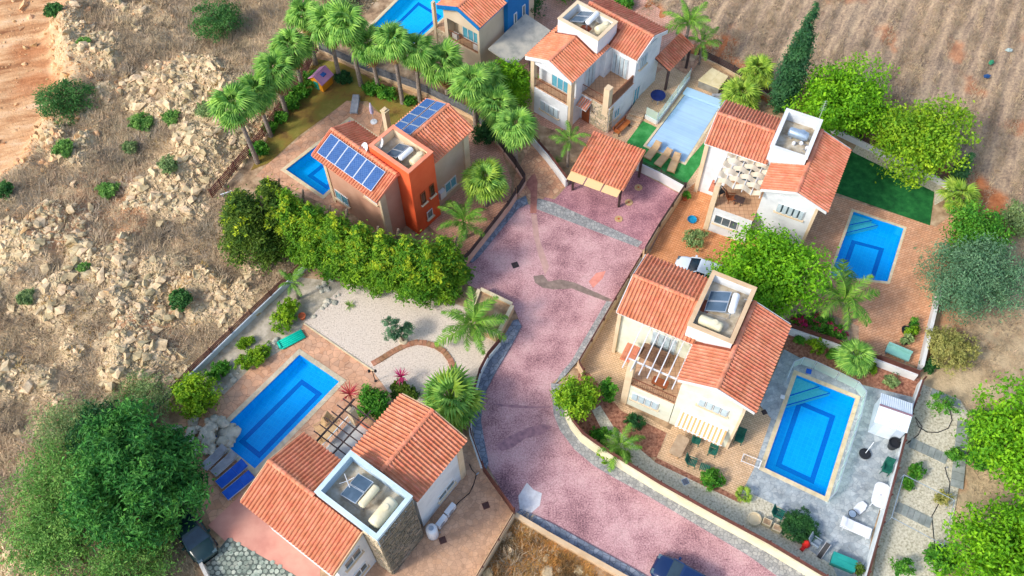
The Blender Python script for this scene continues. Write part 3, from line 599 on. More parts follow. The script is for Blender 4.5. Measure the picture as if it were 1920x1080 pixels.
M_BALF = tiled('balcony_tile', [srgb(186,146,112), srgb(198,158,124)], srgb(150,112,84), .33, .33, 0, .015, offset=0, noise=(1.,.15))
M_IRON = mat('rail_brown', [srgb(112,68,48), srgb(134,86,62)], 4, 4, .5)
TP, TR = .24, .36                              # tile pitch across, exposed length down the slope
def tile_shape(mb, tint, M):
    prof = [(-.5,.0),(-.27,.004),(-.22,.07),(0,.115),(.22,.07),(.27,.004),(.5,.0)]
    k = len(prof); vs = [(x*TP, -.02, z+.004) for x, z in prof] + [(x*TP, TR*1.06, z+.034) for x, z in prof] + [(x*TP, TR*1.06, z-.012) for x, z in prof]
    fs = [(i, i+1, k+i+1, k+i) for i in range(k-1)] + [(k+i, k+i+1, 2*k+i+1, 2*k+i) for i in range(k-1)]
    m = np.array(M); a = np.array(vs) @ m[:3,:3].T + m[:3,3]
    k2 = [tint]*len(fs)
    for i in (0, k-2): k2[i] = max(0, tint-.6)      # channels tinted darker: groove shade put into the colour
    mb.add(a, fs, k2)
TILE_MESH = {}
def gable(th, rect, axis, ze, zr, tm, fascia, singles=0, skip=(), wallm=None, ridge_at=None, ends=(1,1), fh=.2):
    """two tiled slopes on rect (u0,u1,v0,v1); tiles inside a skip rect are left out"""
    u0, u1, v0, v1 = rect
    if axis == 'u': a0, a1, b0, b1 = u0, u1, v0, v1; W = lambda a, b, z: Vector((a, b, z))
    else: a0, a1, b0, b1 = v0, v1, u0, u1; W = lambda a, b, z: Vector((b, a, z))
    br = ridge_at if ridge_at is not None else (b0+b1)/2
    mb = MB()
    vs = [W(a, b, z+dz) for dz in (0, -.14) for a in (a0, a1) for b, z in ((b0, ze), (br, zr), (b1, ze))]
    mb.add(vs, [(0,1,4,3),(1,2,5,4),(6,9,10,7),(7,10,11,8),(0,3,9,6),(2,8,11,5),(0,6,7,1),(1,7,8,2),(3,4,10,9),(4,5,11,10)])
    roof = mb.build('roof', M_UNDER, th)
    rest = MB(); cand = []
    for sgn, be in ((-1, b0), (1, b1)):
        run = abs(be - br); sl = math.hypot(run, zr-ze); nr = max(1, int((sl+.06)//TR)); nc = int((a1-a0)/TP)
        ex = Vector(W(1,0,0)); ey = (W(0, be, ze) - W(0, br, zr)).normalized(); ez = ex.cross(ey)
        if ez.z < 0: ex = -ex; ez = -ez
        pitch = (a1-a0)/nc; rr = (sl+.05)/nr
        for i in range(nc):
            a = a0 + (i+.5)*pitch
            for j in range(nr):
                o = W(a, br, zr) + ey*(j*rr) + ez*.012; mid = o + ey*rr*.5
                if any(s0 < mid.x < s1 and s2 < mid.y < s3 for s0, s1, s2, s3 in skip): continue
                M = Matrix((( ex.x*pitch/TP, ey.x*rr/TR, ez.x, o.x), (ex.y*pitch/TP, ey.y*rr/TR, ez.y, o.y), (ex.z*pitch/TP, ey.z*rr/TR, ez.z, o.z), (0,0,0,1)))
                cand.append((M, random.random()*.7 + .3*random.random(), mid))
    wm = Matrix.Translation(th.location) @ Matrix.Rotation(th.rotation_euler.z, 4, 'Z'); cp = Vector((0,0,CAM_H))
    cand.sort(key=lambda c: (wm @ c[2] - cp).length)
    for k, (M, t, _) in enumerate(cand):
        if k < singles:
            key = (tm.name, k % 6)
            if key not in TILE_MESH:
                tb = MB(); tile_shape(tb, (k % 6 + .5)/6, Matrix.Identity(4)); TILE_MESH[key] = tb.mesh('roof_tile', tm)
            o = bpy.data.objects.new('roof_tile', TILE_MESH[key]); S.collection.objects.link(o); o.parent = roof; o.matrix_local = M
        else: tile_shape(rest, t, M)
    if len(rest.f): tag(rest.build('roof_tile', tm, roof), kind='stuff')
    mb = MB(); n = int((a1-a0)/.36)              # ridge caps
    for i in range(n):
        c = W(a0+(i+.5)*(a1-a0)/n, br, zr)
        if any(s0-.1 < c.x < s1+.1 and s2-.1 < c.y < s3+.1 for s0, s1, s2, s3 in skip): continue
        d = W(1,0,0)*(a1-a0)/n*.54; prof = []
        for j in range(6):
            an = math.pi*j/5; prof.append((math.cos(an)*.15, math.sin(an)*.11+.04))
        sd = W(0,1,0)
        mb.add([c + d*q*1 + sd*x*(1+.08*q) + Vector((0,0,z+.015*q)) for q in (-1,1) for x, z in prof], [(j, j+1, 7+j, 6+j) for j in range(5)] + [(6,7,8,9,10,11)], random.random())
    if len(mb.f): mb.build('ridge_cap', tm, roof)
    for e, a in zip(ends, (a0, a1)):             # barge boards on the gable ends
        if not e: continue
        d = (.05 if a == a1 else -.05); mb = MB()
        for bA, zA, bB, zB in ((b0, ze, br, zr), (br, zr, b1, ze)):
            mb.add([W(a+q*d, b, z+dz) for q in (0,1) for b, z in ((bA,zA),(bB,zB)) for dz in (-fh, .07)], [(0,1,3,2),(4,6,7,5),(0,4,5,1),(2,3,7,6),(1,5,7,3),(0,2,6,4)])
        mb.build('barge_board', fascia, roof)
    mb = MB()                                     # eaves boards
    for b, s_ in ((b0, -1), (b1, 1)):
        A, B = W(a0, b, ze-.16), W(a1, b, ze-.02); A2 = W(a0, b+s_*.03, ze-.16); mb.box((min(A.x,B.x,A2.x), min(A.y,B.y,A2.y), ze-.16), (max(A.x,B.x,A2.x), max(A.y,B.y,A2.y), ze-.02))
    mb.build('eaves_board', fascia, roof)
    if wallm is not None:                         # gable walls under the slopes
        ins = .32
        for e, a in zip(ends, (a0+ins, a1-ins)):
            if not e: continue
            mb = MB(); hh = (zr-ze)*(1-ins/abs(br-b0))
            s_ = -1 if a < (a0+a1)/2 else 1; zz = ze-.16
            mb.add([W(a-s_*q*.2-s_*.003, b, z) for q in (0,1) for b, z in ((b0+ins, zz), (br, zz+hh), (b1-ins, zz))], [(0,1,2),(5,4,3),(0,3,4,1),(1,4,5,2),(0,2,5,3)])
            mb.build('gable_wall', wallm, th)
    return roof
def win(th, side, a, b, z0, z1, n=2, glass=None, frame=None, shutters=False, sill=True, grille=False, name='window'):
    """side: ('v',value,-1) wall plane v=value facing -v, or ('u',value,1); a..b along the wall"""
    ax, val, s = side; fr = frame or M_WHITE
    def W(t, d, z): return (t, val + s*d, z) if ax == 'v' else (val + s*d, t, z)
    def bx(mb, t0, t1, d0, d1, za, zb):
        p, q = W(t0, d0, za), W(t1, d1, zb); mb.box(tuple(map(min, p, q)), tuple(map(max, p, q)))
    f = MB(); w_ = .06
    for t0, t1, za, zb in ((a, b, z0, z0+w_), (a, b, z1-w_, z1), (a, a+w_, z0+w_, z1-w_), (b-w_, b, z0+w_, z1-w_)): bx(f, t0, t1, .004, .07, za, zb)
    for i in range(1, n): t = a + (b-a)*i/n; bx(f, t-.03, t+.03, .004, .07, z0+w_, z1-w_)
    fo = f.build(name, fr, th)
    for i in range(n):
        p = MB(); bx(p, a+(b-a)*i/n+.03, a+(b-a)*(i+1)/n-.03, .006, .03, z0+w_, z1-w_); p.build('pane', glass or M_GLASS, fo)
    if shutters:
        k = shutters
        for i in range(k):
            p = MB(); t0, t1 = a+(b-a)*i/k, a+(b-a)*(i+1)/k; g = .06
            bx(p, t0+g, t1-g, .075, .115, z0+.03, z1-.03)
            for j in range(5): zz = z0+.1+(z1-z0-.2)*j/5; bx(p, t0+g+.04, t1-g-.04, .115, .125, zz, zz+(z1-z0)*.1)
            p.build('shutter', M_SHUT, fo)
    if sill: p = MB(); bx(p, a-.1, b+.1, .004, .18, z0-.09, z0-.003); p.build('sill', M_PILL, fo)
    if grille:
        p = MB()
        for i in range(1, int((b-a)/.18)): t = a+.18*i; bx(p, t-.01, t+.01, .1, .12, z0, z1)
        p.build('grille', M_SHUT, fo)
    return fo
def railing(th, pts, z, h=.95, m=None, gap=.13):
    for i in range(len(pts)-1):
        a, b = Vector((*pts[i], z)), Vector((*pts[i+1], z)); mb = MB(); u = Vector((0,0,1))
        mb.beam(a+u*h, b+u*h, .06, .05); mb.beam(a+u*.1, b+u*.1, .04, .03); n = int((b-a).length/gap)
        for j in range(n+1): p = a.lerp(b, j/n); mb.box((p.x-.009,p.y-.009,z+.1), (p.x+.009,p.y+.009,z+h))
        mb.build('railing', m or M_IRON, th)
def body(th, u0, u1, v0, v1, z0, z1, m, name='wall'):
    return MB().box((u0,v0,z0), (u1,v1,z1)).build(name, m, th)
def tower(th, u0, u1, v0, v1, zb, zt, m, capm, inner=None, floor=6.75, t=.22):
    body(th, u0+.02, u1-.02, v0+.02, v1-.02, zb, floor, m, 'wall')
    MB().box((u0+t,v0+t,floor),(u1-t,v1-t,floor+.02)).build('roof_deck', M_ROOFFL, th)
    for q in ((u0,u1,v0,v0+t),(u0,u1,v1-t,v1),(u0,u0+t,v0+t,v1-t),(u1-t,u1,v0+t,v1-t)):
        MB().box((q[0],q[2],floor-.55),(q[1],q[3],zt)).build('parapet', inner or m, th)
    e = .05
    for q in ((u0-e,u1+e,v0-e,v0+t+.02),(u0-e,u1+e,v1-t-.02,v1+e),(u0-e,u0+t+.02,v0+t+.02,v1-t-.02),(u1-t-.02,u1+e,v0+t+.02,v1-t-.02)):
        MB().box((q[0],q[2],zt),(q[1],q[3],zt+.07)).build('parapet_cap', capm, th)
def stonewall(th, side, a, b, z0, z1, m, sw=.42, sh=.22, name='stone', dens=1.0):
    """facing stones laid in uneven courses, each a block of its own"""
    ax, val, s = side; z = z0
    while z < z1-.06:
        h = min(sh*random.uniform(.75,1.25), z1-z); t = a
        if z1 - (z+h) < .08: h = z1-z
        while t < b-.04:
            w_ = min(sw*random.uniform(.6,1.5), b-t)
            if b-(t+w_) < .12: w_ = b-t
            d = random.uniform(.03,.075); mb = MB(); g = .012
            j = [random.uniform(0,.018) for _ in range(8)]
            c = [(t+g+j[0], z+g+j[1]), (t+w_-g-j[2], z+g+j[3]), (t+w_-g-j[4], z+h-g-j[5]), (t+g+j[6], z+h-g-j[7])]
            vs = []
            for dd, k in ((0,0),(d,.022)):
                cx, cz = sum(p[0] for p in c)/4, sum(p[1] for p in c)/4
                for p in c:
                    tt, zz = p[0]+(cx-p[0])*k/ .2 *.4, p[1]+(cz-p[1])*k/.1*.4
                    vs.append((tt, val+s*dd, zz) if ax == 'v' else (val+s*dd, tt, zz))
            f = [(4,5,6,7)]+[(i,(i+1)%4,4+(i+1)%4,4+i) for i in range(4)]
            mb.add(vs, f, random.random()); mb.build(name, m, th); t += w_
        z += h
def house(name, label, px0, ang):
    o = P(*px0); return thing(name, label, 'house', (o.x, o.y, 0), R(ang-90))

# ---- E: cream house, centre right
hE = house('house', 'cream house with orange tiled roofs beside the glass fenced pool', (1362.2,841.5), 62)
body(hE, -9.72, -4.4, 3.5, 7.9, 0, 5.82, M_IVORY); body(hE, -4.2, -.12, .02, 7.0, 0, 5.82, M_IVORY)
body(hE, -.12, .06, -.03, .75, 0, 5.8, M_PILL, 'corner_pillar'); body(hE, -9.95, -9.7, 3.3, 3.9, 0, 5.8, M_PILL, 'corner_pillar')
body(hE, -7.62, -4.25, .04, 3.5, 0, 2.96, M_IVORY); MB().box((-7.6,.06,2.96),(-4.2,3.5,3.02)).build('balcony_floor', M_BALF, hE)
body(hE, -7.84, -7.38, -.02, .5, 0, 5.5, M_PILL, 'pillar')
gable(hE, (-10.0,-4.52,3.15,8.2), 'u', 6.0, 6.95, M_TILE, M_WHITE, 170, [(-5.35,-2.2,3.3,8.3)], M_IVORY, ends=(1,0))
gable(hE, (-4.5,.6,.27,7.3), 'v', 6.0, 6.98, M_TILE2, M_WHITE, 130, [(-5.35,-2.2,3.3,8.3)], M_IVORY, ridge_at=-2.05)
tower(hE, -5.3, -2.3, 3.38, 7.95, 5.6, 7.55, M_IVORY, M_SANDW, M_WR)
fv = ('v', .02, -1)
win(hE, fv, -2.85, -.85, 4.55, 5.45, 4, shutters=4)
win(hE, fv, -3.1, -1.95, .05, 2.0, 2, shutters=2, sill=False, name='french_door'); win(hE, fv, -1.75, -.75, .05, 2.0, 2, shutters=2, sill=False, name='french_door')
win(hE, ('v',.04,-1), -7.15, -5.2, 1.25, 2.2, 4, shutters=4)
win(hE, ('v',3.5,-1), -7.4, -5.6, 3.05, 5.0, 4, shutters=4, sill=False, name='balcony_door')
railing(hE, [(-7.38,.1),(-4.28,.1)], 3.02, .95)
for i in range(7): u = -8.08 + i*.573; MB().beam((u,-.28,5.55),(u,3.35,5.72),.07,.13).build('pergola_beam', M_WHITE, hE)
MB().beam((-8.0,.55,5.46),(-4.3,.55,5.46),.09,.12).build('pergola_beam', M_WHITE, hE)
# roofed entrance hood and its tiles
mb = MB()
for i in range(7):
    for j in range(2): mb.box((-8.75+i*.13, 1.5+j*.6, 3.25-.0*j+.1*j), (-8.65+i*.13, 2.15+j*.6, 3.3+.1*j), random.random())
mb.box((-8.8,1.45,3.12),(-7.75,2.8,3.24)); mb.build('porch_hood', M_TILE, hE)
# striped awning
M_AWY = mat('awning_yellow', srgb(214,156,104), rough=.8); M_AWW = mat('awning_white', srgb(228,226,216), rough=.8)
MB().box((-3.72,-.12,2.78),(-.42,.02,2.92)).build('awning_case', M_WHITE, hE)
for i in range(22):
    u0 = -3.68 + i*.1467; mb = MB(); mb.add([(u0,-.02,2.76),(u0+.1467,-.02,2.76),(u0+.1467,-.95,2.2),(u0,-.95,2.2),(u0+.02,-.97,2.02),(u0+.127,-.97,2.02)], [(0,3,2,1),(3,4,5,2)])
    mb.build('awning_stripe', M_AWY if i % 2 else M_AWW, hE)
MB().tube([(-3.7,-.95,2.2),(-.4,-.95,2.2)], .03).build('awning_bar', M_WHITE, hE)

# ---- B: white house, right
hB = house('house', 'white house with woven sail pergola beside the dark turf lawn', (1510,440), 63.2)
body(hB, -9.0, -4.1, .52, 4.55, 0, 5.82, M_WR); body(hB, -3.95, -.15, -1.9, 3.95, 0, 5.82, M_WR); body(hB, -.15, .06, -1.96, -1.2, 0, 5.8, M_PILL, 'corner_pillar')
body(hB, -9.28, -8.98, .3, .95, 0, 5.8, M_PILL, 'corner_pillar'); body(hB, -7.1, -4.0, -2.8, .5, 0, 2.96, M_WR)
MB().box((-7.05,-2.78,2.96),(-3.95,.52,3.02)).build('balcony_floor', M_BALF, hB); body(hB, -7.36, -6.98, -2.86, -2.3, 0, 5.5, M_PILL, 'pillar')
gable(hB, (-9.3,-4.5,.22,4.8), 'u', 6.0, 6.95, M_TILE2, M_WHITE, 150, [(-4.75,-1.95,.4,4.6)], M_WR, ends=(1,0))
gable(hB, (-4.2,.62,-2.2,4.15), 'v', 6.0, 6.95, M_TILE2, M_WHITE, 150, [(-4.75,-1.95,.4,4.6)], M_WR)
tower(hB, -4.7, -2.02, .45, 4.45, 5.6, 7.6, M_WR, M_WHITE, M_WR)
win(hB, ('v',-1.9,-1), -2.75, -.7, 3.95, 4.95, 3, shutters=5); win(hB, ('v',-2.8,-1), -6.75, -4.9, 1.25, 2.3, 3, frame=M_WHITE)
win(hB, ('v',.52,-1), -6.6, -4.9, 3.05, 5.1, 3, sill=False, name='balcony_door')
M_SAIL = mat('sail_cloth', [srgb(206,190,162), srgb(220,206,182)], 1.2, 5, .9, tint=.08)
NB = 5
for i in range(NB+1): u = -7.45 + i*(3.35/NB); MB().beam((u,-2.6,5.52),(u,.4,5.66),.06,.12).build('pergola_beam', M_WHITE, hB)
for j in range(6):                               # woven strips pass over and under the beams
    v0 = -2.55 + j*.5; mb = MB(); pts = []; K = NB*6
    for k in range(K+1):
        u = -7.45 + 3.35*k/K; ph = math.cos(math.pi*(u+7.45)/(3.35/NB)) * (1 if j % 2 else -1); pts.append((u, 5.6 + .045*(v0+2.5)/1 + .13*ph))
    mb.add([(u, v, z+dz) for u, z in pts for v, dz in ((v0, 0), (v0+.45, .03))], [(2*k, 2*k+2, 2*k+3, 2*k+1) for k in range(K)], [.5+.4*math.sin(k*1.7+j) for k in range(K)])
    mb.build('sail_strip', M_SAIL, hB)
for i in range(3): MB().box((-7.9,-1.6+i*.35,3.1+.04*i),(-7.4,-1.3+i*.35,3.2+.04*i)).build('hood_tile', M_TILE2, hB)

# ---- C: white house at the top
hC = house('house', 'white two storey house with open balcony terrace and stone porch wall', (995.3,207), 50)
body(hC, .0, 3.75, 1.1, 4.4, 0, 5.82, M_WR); body(hC, .0, 3.75, .05, 1.1, 0, 2.95, M_WR)
body(hC, -.05, .3, 0, .4, 0, 5.8, M_PILL, 'corner_pillar'); body(hC, 3.6, 3.98, .1, .55, 0, 5.8, M_PILL, 'pillar')
MB().box((.3,.1,5.5),(3.6,.3,5.8)).build('lintel', M_WR, hC)
MB().box((.02,.12,2.95),(3.72,1.1,3.0)).build('balcony_floor', M_BALF, hC)
railing(hC, [(.3,.15),(3.6,.2)], 3.0, .95)
win(hC, ('v',1.1,-1), 1.3, 3.1, 3.05, 5.1, 3, M_BLUEG, sill=False, name='balcony_door'); win(hC, ('v',.05,-1), 1.0, 2.9, .95, 1.95, 4, shutters=4, grille=True)
body(hC, 3.75, 6.55, 1.95, 5.4, 0, 2.95, M_WR); MB().box((3.77,1.9,2.95),(6.5,5.4,3.01)).build('balcony_floor', M_BALF, hC)
railing(hC, [(3.8,1.98),(5.95,1.98)], 3.01, .95); MB().box((6.36,2.4,3.01),(6.46,5.3,3.95)).build('parapet', M_IRON, hC)
body(hC, 5.9, 6.42, 1.86, 2.4, 2.0, 5.0, M_PILL, 'chimney_post')
stonewall(hC, ('v',1.94,-1), 4.75, 6.55, 0, 2.9, M_STONE, .4, .2); stonewall(hC, ('u',6.56,1), 1.95, 2.5, 0, 2.9, M_STONE, .4, .2)
MB().box((3.95,1.87,0),(4.7,1.945,2.05)).build('door', M_WOODD, hC)
mb = MB(); mb.add([(3.8,1.1,2.25),(4.85,1.1,2.25),(4.85,1.93,2.6),(3.8,1.93,2.6),(3.8,1.1,2.17),(4.85,1.1,2.17),(4.85,1.93,2.5),(3.8,1.93,2.5)], [(0,1,2,3),(7,6,5,4),(0,4,5,1),(1,5,6,2),(3,7,4,0)]); hood = mb.build('porch_hood', M_WHITE, hC)
mb = MB()
for i in range(5): mb.tube([(3.92+i*.21,1.08,2.3),(3.92+i*.21,1.92,2.64)], .075, 6, random.random())
mb.build('hood_tile', M_TILE2, hood)
body(hC, .3, 6.5, 5.4, 9.0, 0, 5.82, M_WR); body(hC, 3.75, 4.2, 4.4, 5.4, 0, 5.8, M_WR)
gable(hC, (-.5,4.1,-.1,5.0), 'v', 6.0, 6.95, M_TILE, M_WHITE, 150, [(-.1,3.95,3.4,6.3)], M_WR, ridge_at=1.85, ends=(1,0), fh=.28)
gable(hC, (.4,6.75,5.05,9.3), 'u', 6.0, 6.95, M_TILE2, M_WHITE, 150, [(-.1,3.95,3.4,6.3)], M_WR, ends=(0,1), fh=.28)
tower(hC, -.05, 3.9, 3.5, 6.1, 5.6, 7.6, M_WR, M_PILL, M_WR)
rv = ('u', 6.5, 1)
win(hC, rv, 5.9, 6.9, 4.2, 5.3, 3, shutters=3); win(hC, rv, 5.6, 6.5, .05, 2.1, 2, M_BLUEG, sill=False, name='french_door'); win(hC, ('u',6.55,1), 2.75, 3.5, 1.0, 2.0, 2, M_BLUEG)
win(hC, ('v',5.4,-1), 4.3, 5.8, 3.05, 5.2, 4, shutters=4, sill=False, name='balcony_door'); win(hC, ('u',3.75,1), 2.2, 3.6, 3.05, 5.2, 3, shutters=3, sill=False, name='balcony_door')
roofc = MB(); roofc.add([(6.45,9.4,3.6),(6.45,12.2,3.6),(8.2,12.2,2.8),(8.2,9.4,2.8)], [(0,3,2,1)])
# lean-to tiled veranda on the right side
def leanto(th, q, tm, m_under, posts, fascia=None, pm=None, name='veranda_roof'):
    """tiled slope on 4 corners: q0,q1 high edge, q2,q3 low edge"""
    q = [Vector(p) for p in q]; n = (q[1]-q[0]).cross(q[3]-q[0]).normalized(); n = n if n.z > 0 else -n
    mb = MB(); mb.add([p - n*d for d in (0,.1) for p in q], [(0,1,2,3),(7,6,5,4)] + [(i, 4+i, 4+(i+1)%4, (i+1)%4) for i in range(4)]); rf = mb.build(name, m_under, th)
    ex = (q[1]-q[0]); ey = (q[3]-q[0]); nc, nr = int(ex.length/TP), int(ey.length/TR); rest = MB()
    for i in range(nc):
        for j in range(nr):
            o = q[0] + ex*((i+.5)/nc) + ey*(j/nr) + n*.012; a, b = ex/nc/TP, ey/nr/TR
            if a.cross(b).z < 0: a = -a
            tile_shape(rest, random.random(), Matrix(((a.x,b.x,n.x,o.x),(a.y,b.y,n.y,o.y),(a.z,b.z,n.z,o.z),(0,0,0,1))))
    tag(rest.build('roof_tile', tm, rf), kind='stuff')
    for p in posts: MB().box((p[0]-.09,p[1]-.09,0),(p[0]+.09,p[1]+.09,p[2])).build('post', pm or M_DARK, th)
leanto(hC, [(6.5,8.4,3.5),(6.5,12.2,3.5),(8.0,12.2,2.9),(8.0,8.4,2.9)], M_TILE2, M_DARK, [(7.8,8.7,2.8),(7.8,11.9,2.8)])

# ---- A: tan house with orange tower
hA = house('house', 'tan house with solar panels and a bright orange tower', (727.3,412), 48.5)
body(hA, -4.55, 1.5, -1.4, 2.3, 0, 5.82, M_TAN); body(hA, 1.35, 1.56, -1.46, -.9, 0, 5.75, M_PILL, 'corner_pillar'); body(hA, -4.62, -4.3, -1.47, -1.0, 0, 5.75, M_PILL, 'corner_pillar')
body(hA, -1.8, 2.3, 3.0, 7.2, 0, 5.82, M_TANB); body(hA, 2.2, 2.42, 6.7, 7.25, 0, 5.75, M_PILL, 'corner_pillar')
gable(hA, (-4.9,1.85,-2.0,2.25), 'u', 6.0, 6.95, M_TILE, M_PEACHB, 140, [(-1.15,2.95,.55,3.1)], M_TAN, ends=(1,1), ridge_at=.25)
gable(hA, (-2.1,2.62,3.1,7.6), 'v', 6.0, 6.95, M_TILE, M_PEACHB, 140, [(-1.15,2.95,.55,3.1)], M_TAN, ends=(0,1))
tower(hA, -1.1, 2.86, .55, 3.05, 0, 7.6, M_ORG, M_PEACHB, mat('peach_inner', [srgb(222,196,160), srgb(232,210,178)], .8, 6, .8, .15))
body(hA, -.9, 2.87, .53, 3.07, 0, 6.6, M_ORG)
# the tower's outer skin is orange above the roofs as well
for q in ((-1.13,2.89,.52,.55),(2.86,2.89,.55,3.05)): MB().box((q[0],q[2],5.9),(q[1],q[3],7.58)).build('parapet_face', M_ORG, hA)
ro = ('u', 2.89, 1)
win(hA, ro, 1.25, 1.75, 3.15, 4.45, 1, mat('dark_glass', srgb(52,30,32), rough=.15, spec=.6), M_WOODD); win(hA, ro, 2.2, 2.7, 3.15, 4.45, 1, MATS['dark_glass'], M_WOODD)
win(hA, ('u',2.3,1), 4.3, 5.6, 1.0, 2.1, 2, M_BLUEG); win(hA, ('v',-1.4,-1), -4.1, -2.6, .9, 2.0, 2, M_BLUEG); win(hA, ('v',-1.4,-1), -.2, 1.1, 4.4, 5.3, 2, M_GLASS)
win(hA, ro, 1.6, 2.2, .9, 1.8, 1, M_GLASS)
MB().box((2.32,3.5,1.2),(2.65,4.1,2.0)).build('air_conditioner', M_WHITE, hA)
M_CELL = tiled('solar_cell', [srgb(48,84,136), srgb(58,96,150)], srgb(92,122,166), .16, .16, 0, .008, .18, .05, 0, (.5,.15)); M_ALU = mat('aluminium', srgb(206,212,218), rough=.35, metal=.6)
def panel(th, M, w_, l_, par='solar_panel'):
    fr = MB(M)
    for a, b in (((0,0),(w_,.035)),((0,l_-.035),(w_,l_)),((0,.035),(.035,l_-.035)),((w_-.035,.035),(w_,l_-.035))): fr.box((*a,0),(*b,.05))
    o = fr.build(par, M_ALU, th); MB(M).box((.035,.035,.005),(w_-.035,l_-.035,.04)).build('cell', M_CELL, o); return o
sl1 = math.atan2(.95, 2.25)
for i in range(6):                                # six panels on the front slope
    M = Matrix.Translation((-4.55+i*.945, -1.72, 6.29)) @ Matrix.Rotation(math.atan2(.95,2.25), 4, 'X'); panel(hA, M, .93, 1.75)
for i in range(4):
    for j, (u_, wd) in enumerate(((-1.98,1.08),(-.86,1.05))):
        if j == 0 and i > 1 and False: continue
        M = Matrix.Translation((u_, 3.5+i*.99, 6.0+(u_+2.1)*.95/2.36+.17)) @ Matrix.Rotation(-math.atan2(.95,2.36), 4, 'Y'); panel(hA, M, wd, .96)

# ---- F: beige house with blue trims, top edge
hF = house('house', 'beige house with blue gable trim and blue tower at the top edge', (903,118), 52)
body(hF, -2.85, .95, -.35, 6.5, 0, 5.82, M_BEIGE); body(hF, -2.85, .95, -1.25, -.35, 0, 2.4, M_BEIGE); body(hF, -2.85, -2.5, -1.25, -.35, 2.4, 5.8, M_BEIGE, 'pillar'); body(hF, .75, .98, -1.28, -.35, 2.4, 5.8, M_BEIGE, 'pillar')
MB().box((-2.5,-1.25,4.75),(.75,-1.05,5.8)).build('lintel', M_BEIGE, hF)
MB().box((-2.8,-1.2,2.4),(.9,-.36,2.45)).build('balcony_floor', M_BALF, hF); railing(hF, [(-2.5,-1.18),(.75,-1.18)], 2.45, .95)
win(hF, ('v',-.35,-1), -1.6, .2, 2.5, 4.5, 3, M_BLUEG, sill=False, name='balcony_door')
body(hF, -4.2, -2.85, -1.0, 3, 0, 2.6, M_BEIGE); stonewall(hF, ('v',-1.0,-1), -4.2, -2.87, 0, 2.6, M_STONE, .4, .22)
MB().box((-4.2,-1.0,2.6),(-2.85,3,2.65)).build('balcony_floor', M_BALF, hF); body(hF, -4.3, -4.05, -1.1, -.8, 0, 5.4, M_PILL, 'pillar')
body(hF, .97, 1.42, 2.1, 5.1, 0, 7.2, M_BLUE, 'tower'); win(hF, ('u',1.42,1), 2.9, 3.3, 2.9, 4.2, 1); win(hF, ('u',1.42,1), 4.1, 4.5, 2.9, 4.2, 1)
gable(hF, (-3.15,1.3,-1.6,7.0), 'v', 6.0, 6.95, M_TILE, M_BLUE, 120, [(.9,1.5,2.0,5.2)], M_BEIGE, ends=(1,1), fh=.34)
M = Matrix.Translation((-2.9,-.1,6.28)) @ Matrix.Rotation(-math.atan2(.95,2.22), 4, 'Y'); panel(hF, M, 1.6, 1.0)
for i in range(2): MB().box((-2.3+i*2.3,-1.0,2.46),(-1.75+i*2.3,-.7,3.0)).build('air_conditioner', M_WHITE, hF)
# flat carport roof
M_CPORT = mat('carport_slate', [srgb(150,150,142), srgb(176,172,160), srgb(190,184,168)], 1.2, 8, .9, .3)
mb = MB(); mb.add([(x,y,z+d) for d in (0,-.12) for x,y,z in ((1.46,-.8,3.15),(4.2,-.85,2.75),(4.22,4.45,2.75),(1.46,4.5,3.15))], [(0,1,2,3),(7,6,5,4)]+[(i,4+i,4+(i+1)%4,(i+1)%4) for i in range(4)]); mb.build('carport_roof', M_CPORT, hF)
for x, y in ((4.05,-.65),(4.05,4.3),(4.05,1.8)): MB().box((x-.08,y-.08,0),(x+.08,y+.08,2.68)).build('post', M_GSLAT, hF)

# ---- D: lower left house with slate stone tower
hD = house('house', 'house with slate stone tower and dark pergola beside long pool', (873.3,900), 52.5)
body(hD, -8.1, -1.3, -10.1, -5.3, 0, 5.82, M_WR); body(hD, -4.85, -.28, -4.1, .25, 0, 5.82, M_WR); body(hD, -.5, -.2, -.15, .32, 0, 5.8, M_PILL, 'corner_pillar')
gable(hD, (-8.45,-1.05,-10.45,-5.1), 'u', 6.0, 6.95, M_TILE, M_SANDW, 170, [(-4.7,.25,-7.72,-4.5)], M_WR, ends=(1,1))
gable(hD, (-5.15,.06,-4.3,.58), 'v', 6.0, 6.95, M_TILE, M_SANDW, 130, [(-4.7,.25,-7.72,-4.5)], M_WR, ends=(0,1))
tower(hD, -4.6, .12, -7.66, -4.56, 0, 7.6, M_SLATE, mat('pale_blue_cap', [srgb(176,200,206), srgb(206,220,222)], .9, 6, .8, .15), mat('pale_blue_wall', [srgb(172,198,214), srgb(196,214,226)], .9, 6, .8, .15))
stonewall(hD, ('u',.11,1), -7.64, -4.58, 0, 7.2, M_SLATE, .42, .24); stonewall(hD, ('v',-7.65,-1), -1.0, .1, 0, 7.2, M_STONE, .42, .24)
win(hD, ('u',-.28,1), -2.45, -.8, .95, 1.7, 2); win(hD, ('u',-1.3,1), -9.4, -8.3, 1.0, 2.0, 2); win(hD, ('u',-1.3,1), -9.6, -8.2, 3.9, 5.0, 2)
body(hD, -8.1, -5.0, -5.3, -1.6, 0, 2.4, M_WR); MB().box((-8.08,-5.3,2.4),(-4.85,-1.6,2.46)).build('balcony_floor', mat('pale_tile', [srgb(178,180,178), srgb(206,208,206)], 1.1, 6, .7), hD)
body(hD, -7.9, -7.5, -2.0, -1.55, 0, 4.6, M_PILL, 'pillar'); MB().box((-7.5,-1.75,2.46),(-4.86,-1.6,3.1)).build('parapet', M_PEACHB, hD)
railing(hD, [(-8.0,-5.0),(-8.0,-2.0)], 2.46, .95, M_PALEW)
for i in range(7): v = -4.95 + i*.55; MB().beam((-8.35,v,5.12),(-5.05,v,5.12),.06,.14).build('pergola_beam', M_DARK, hD)
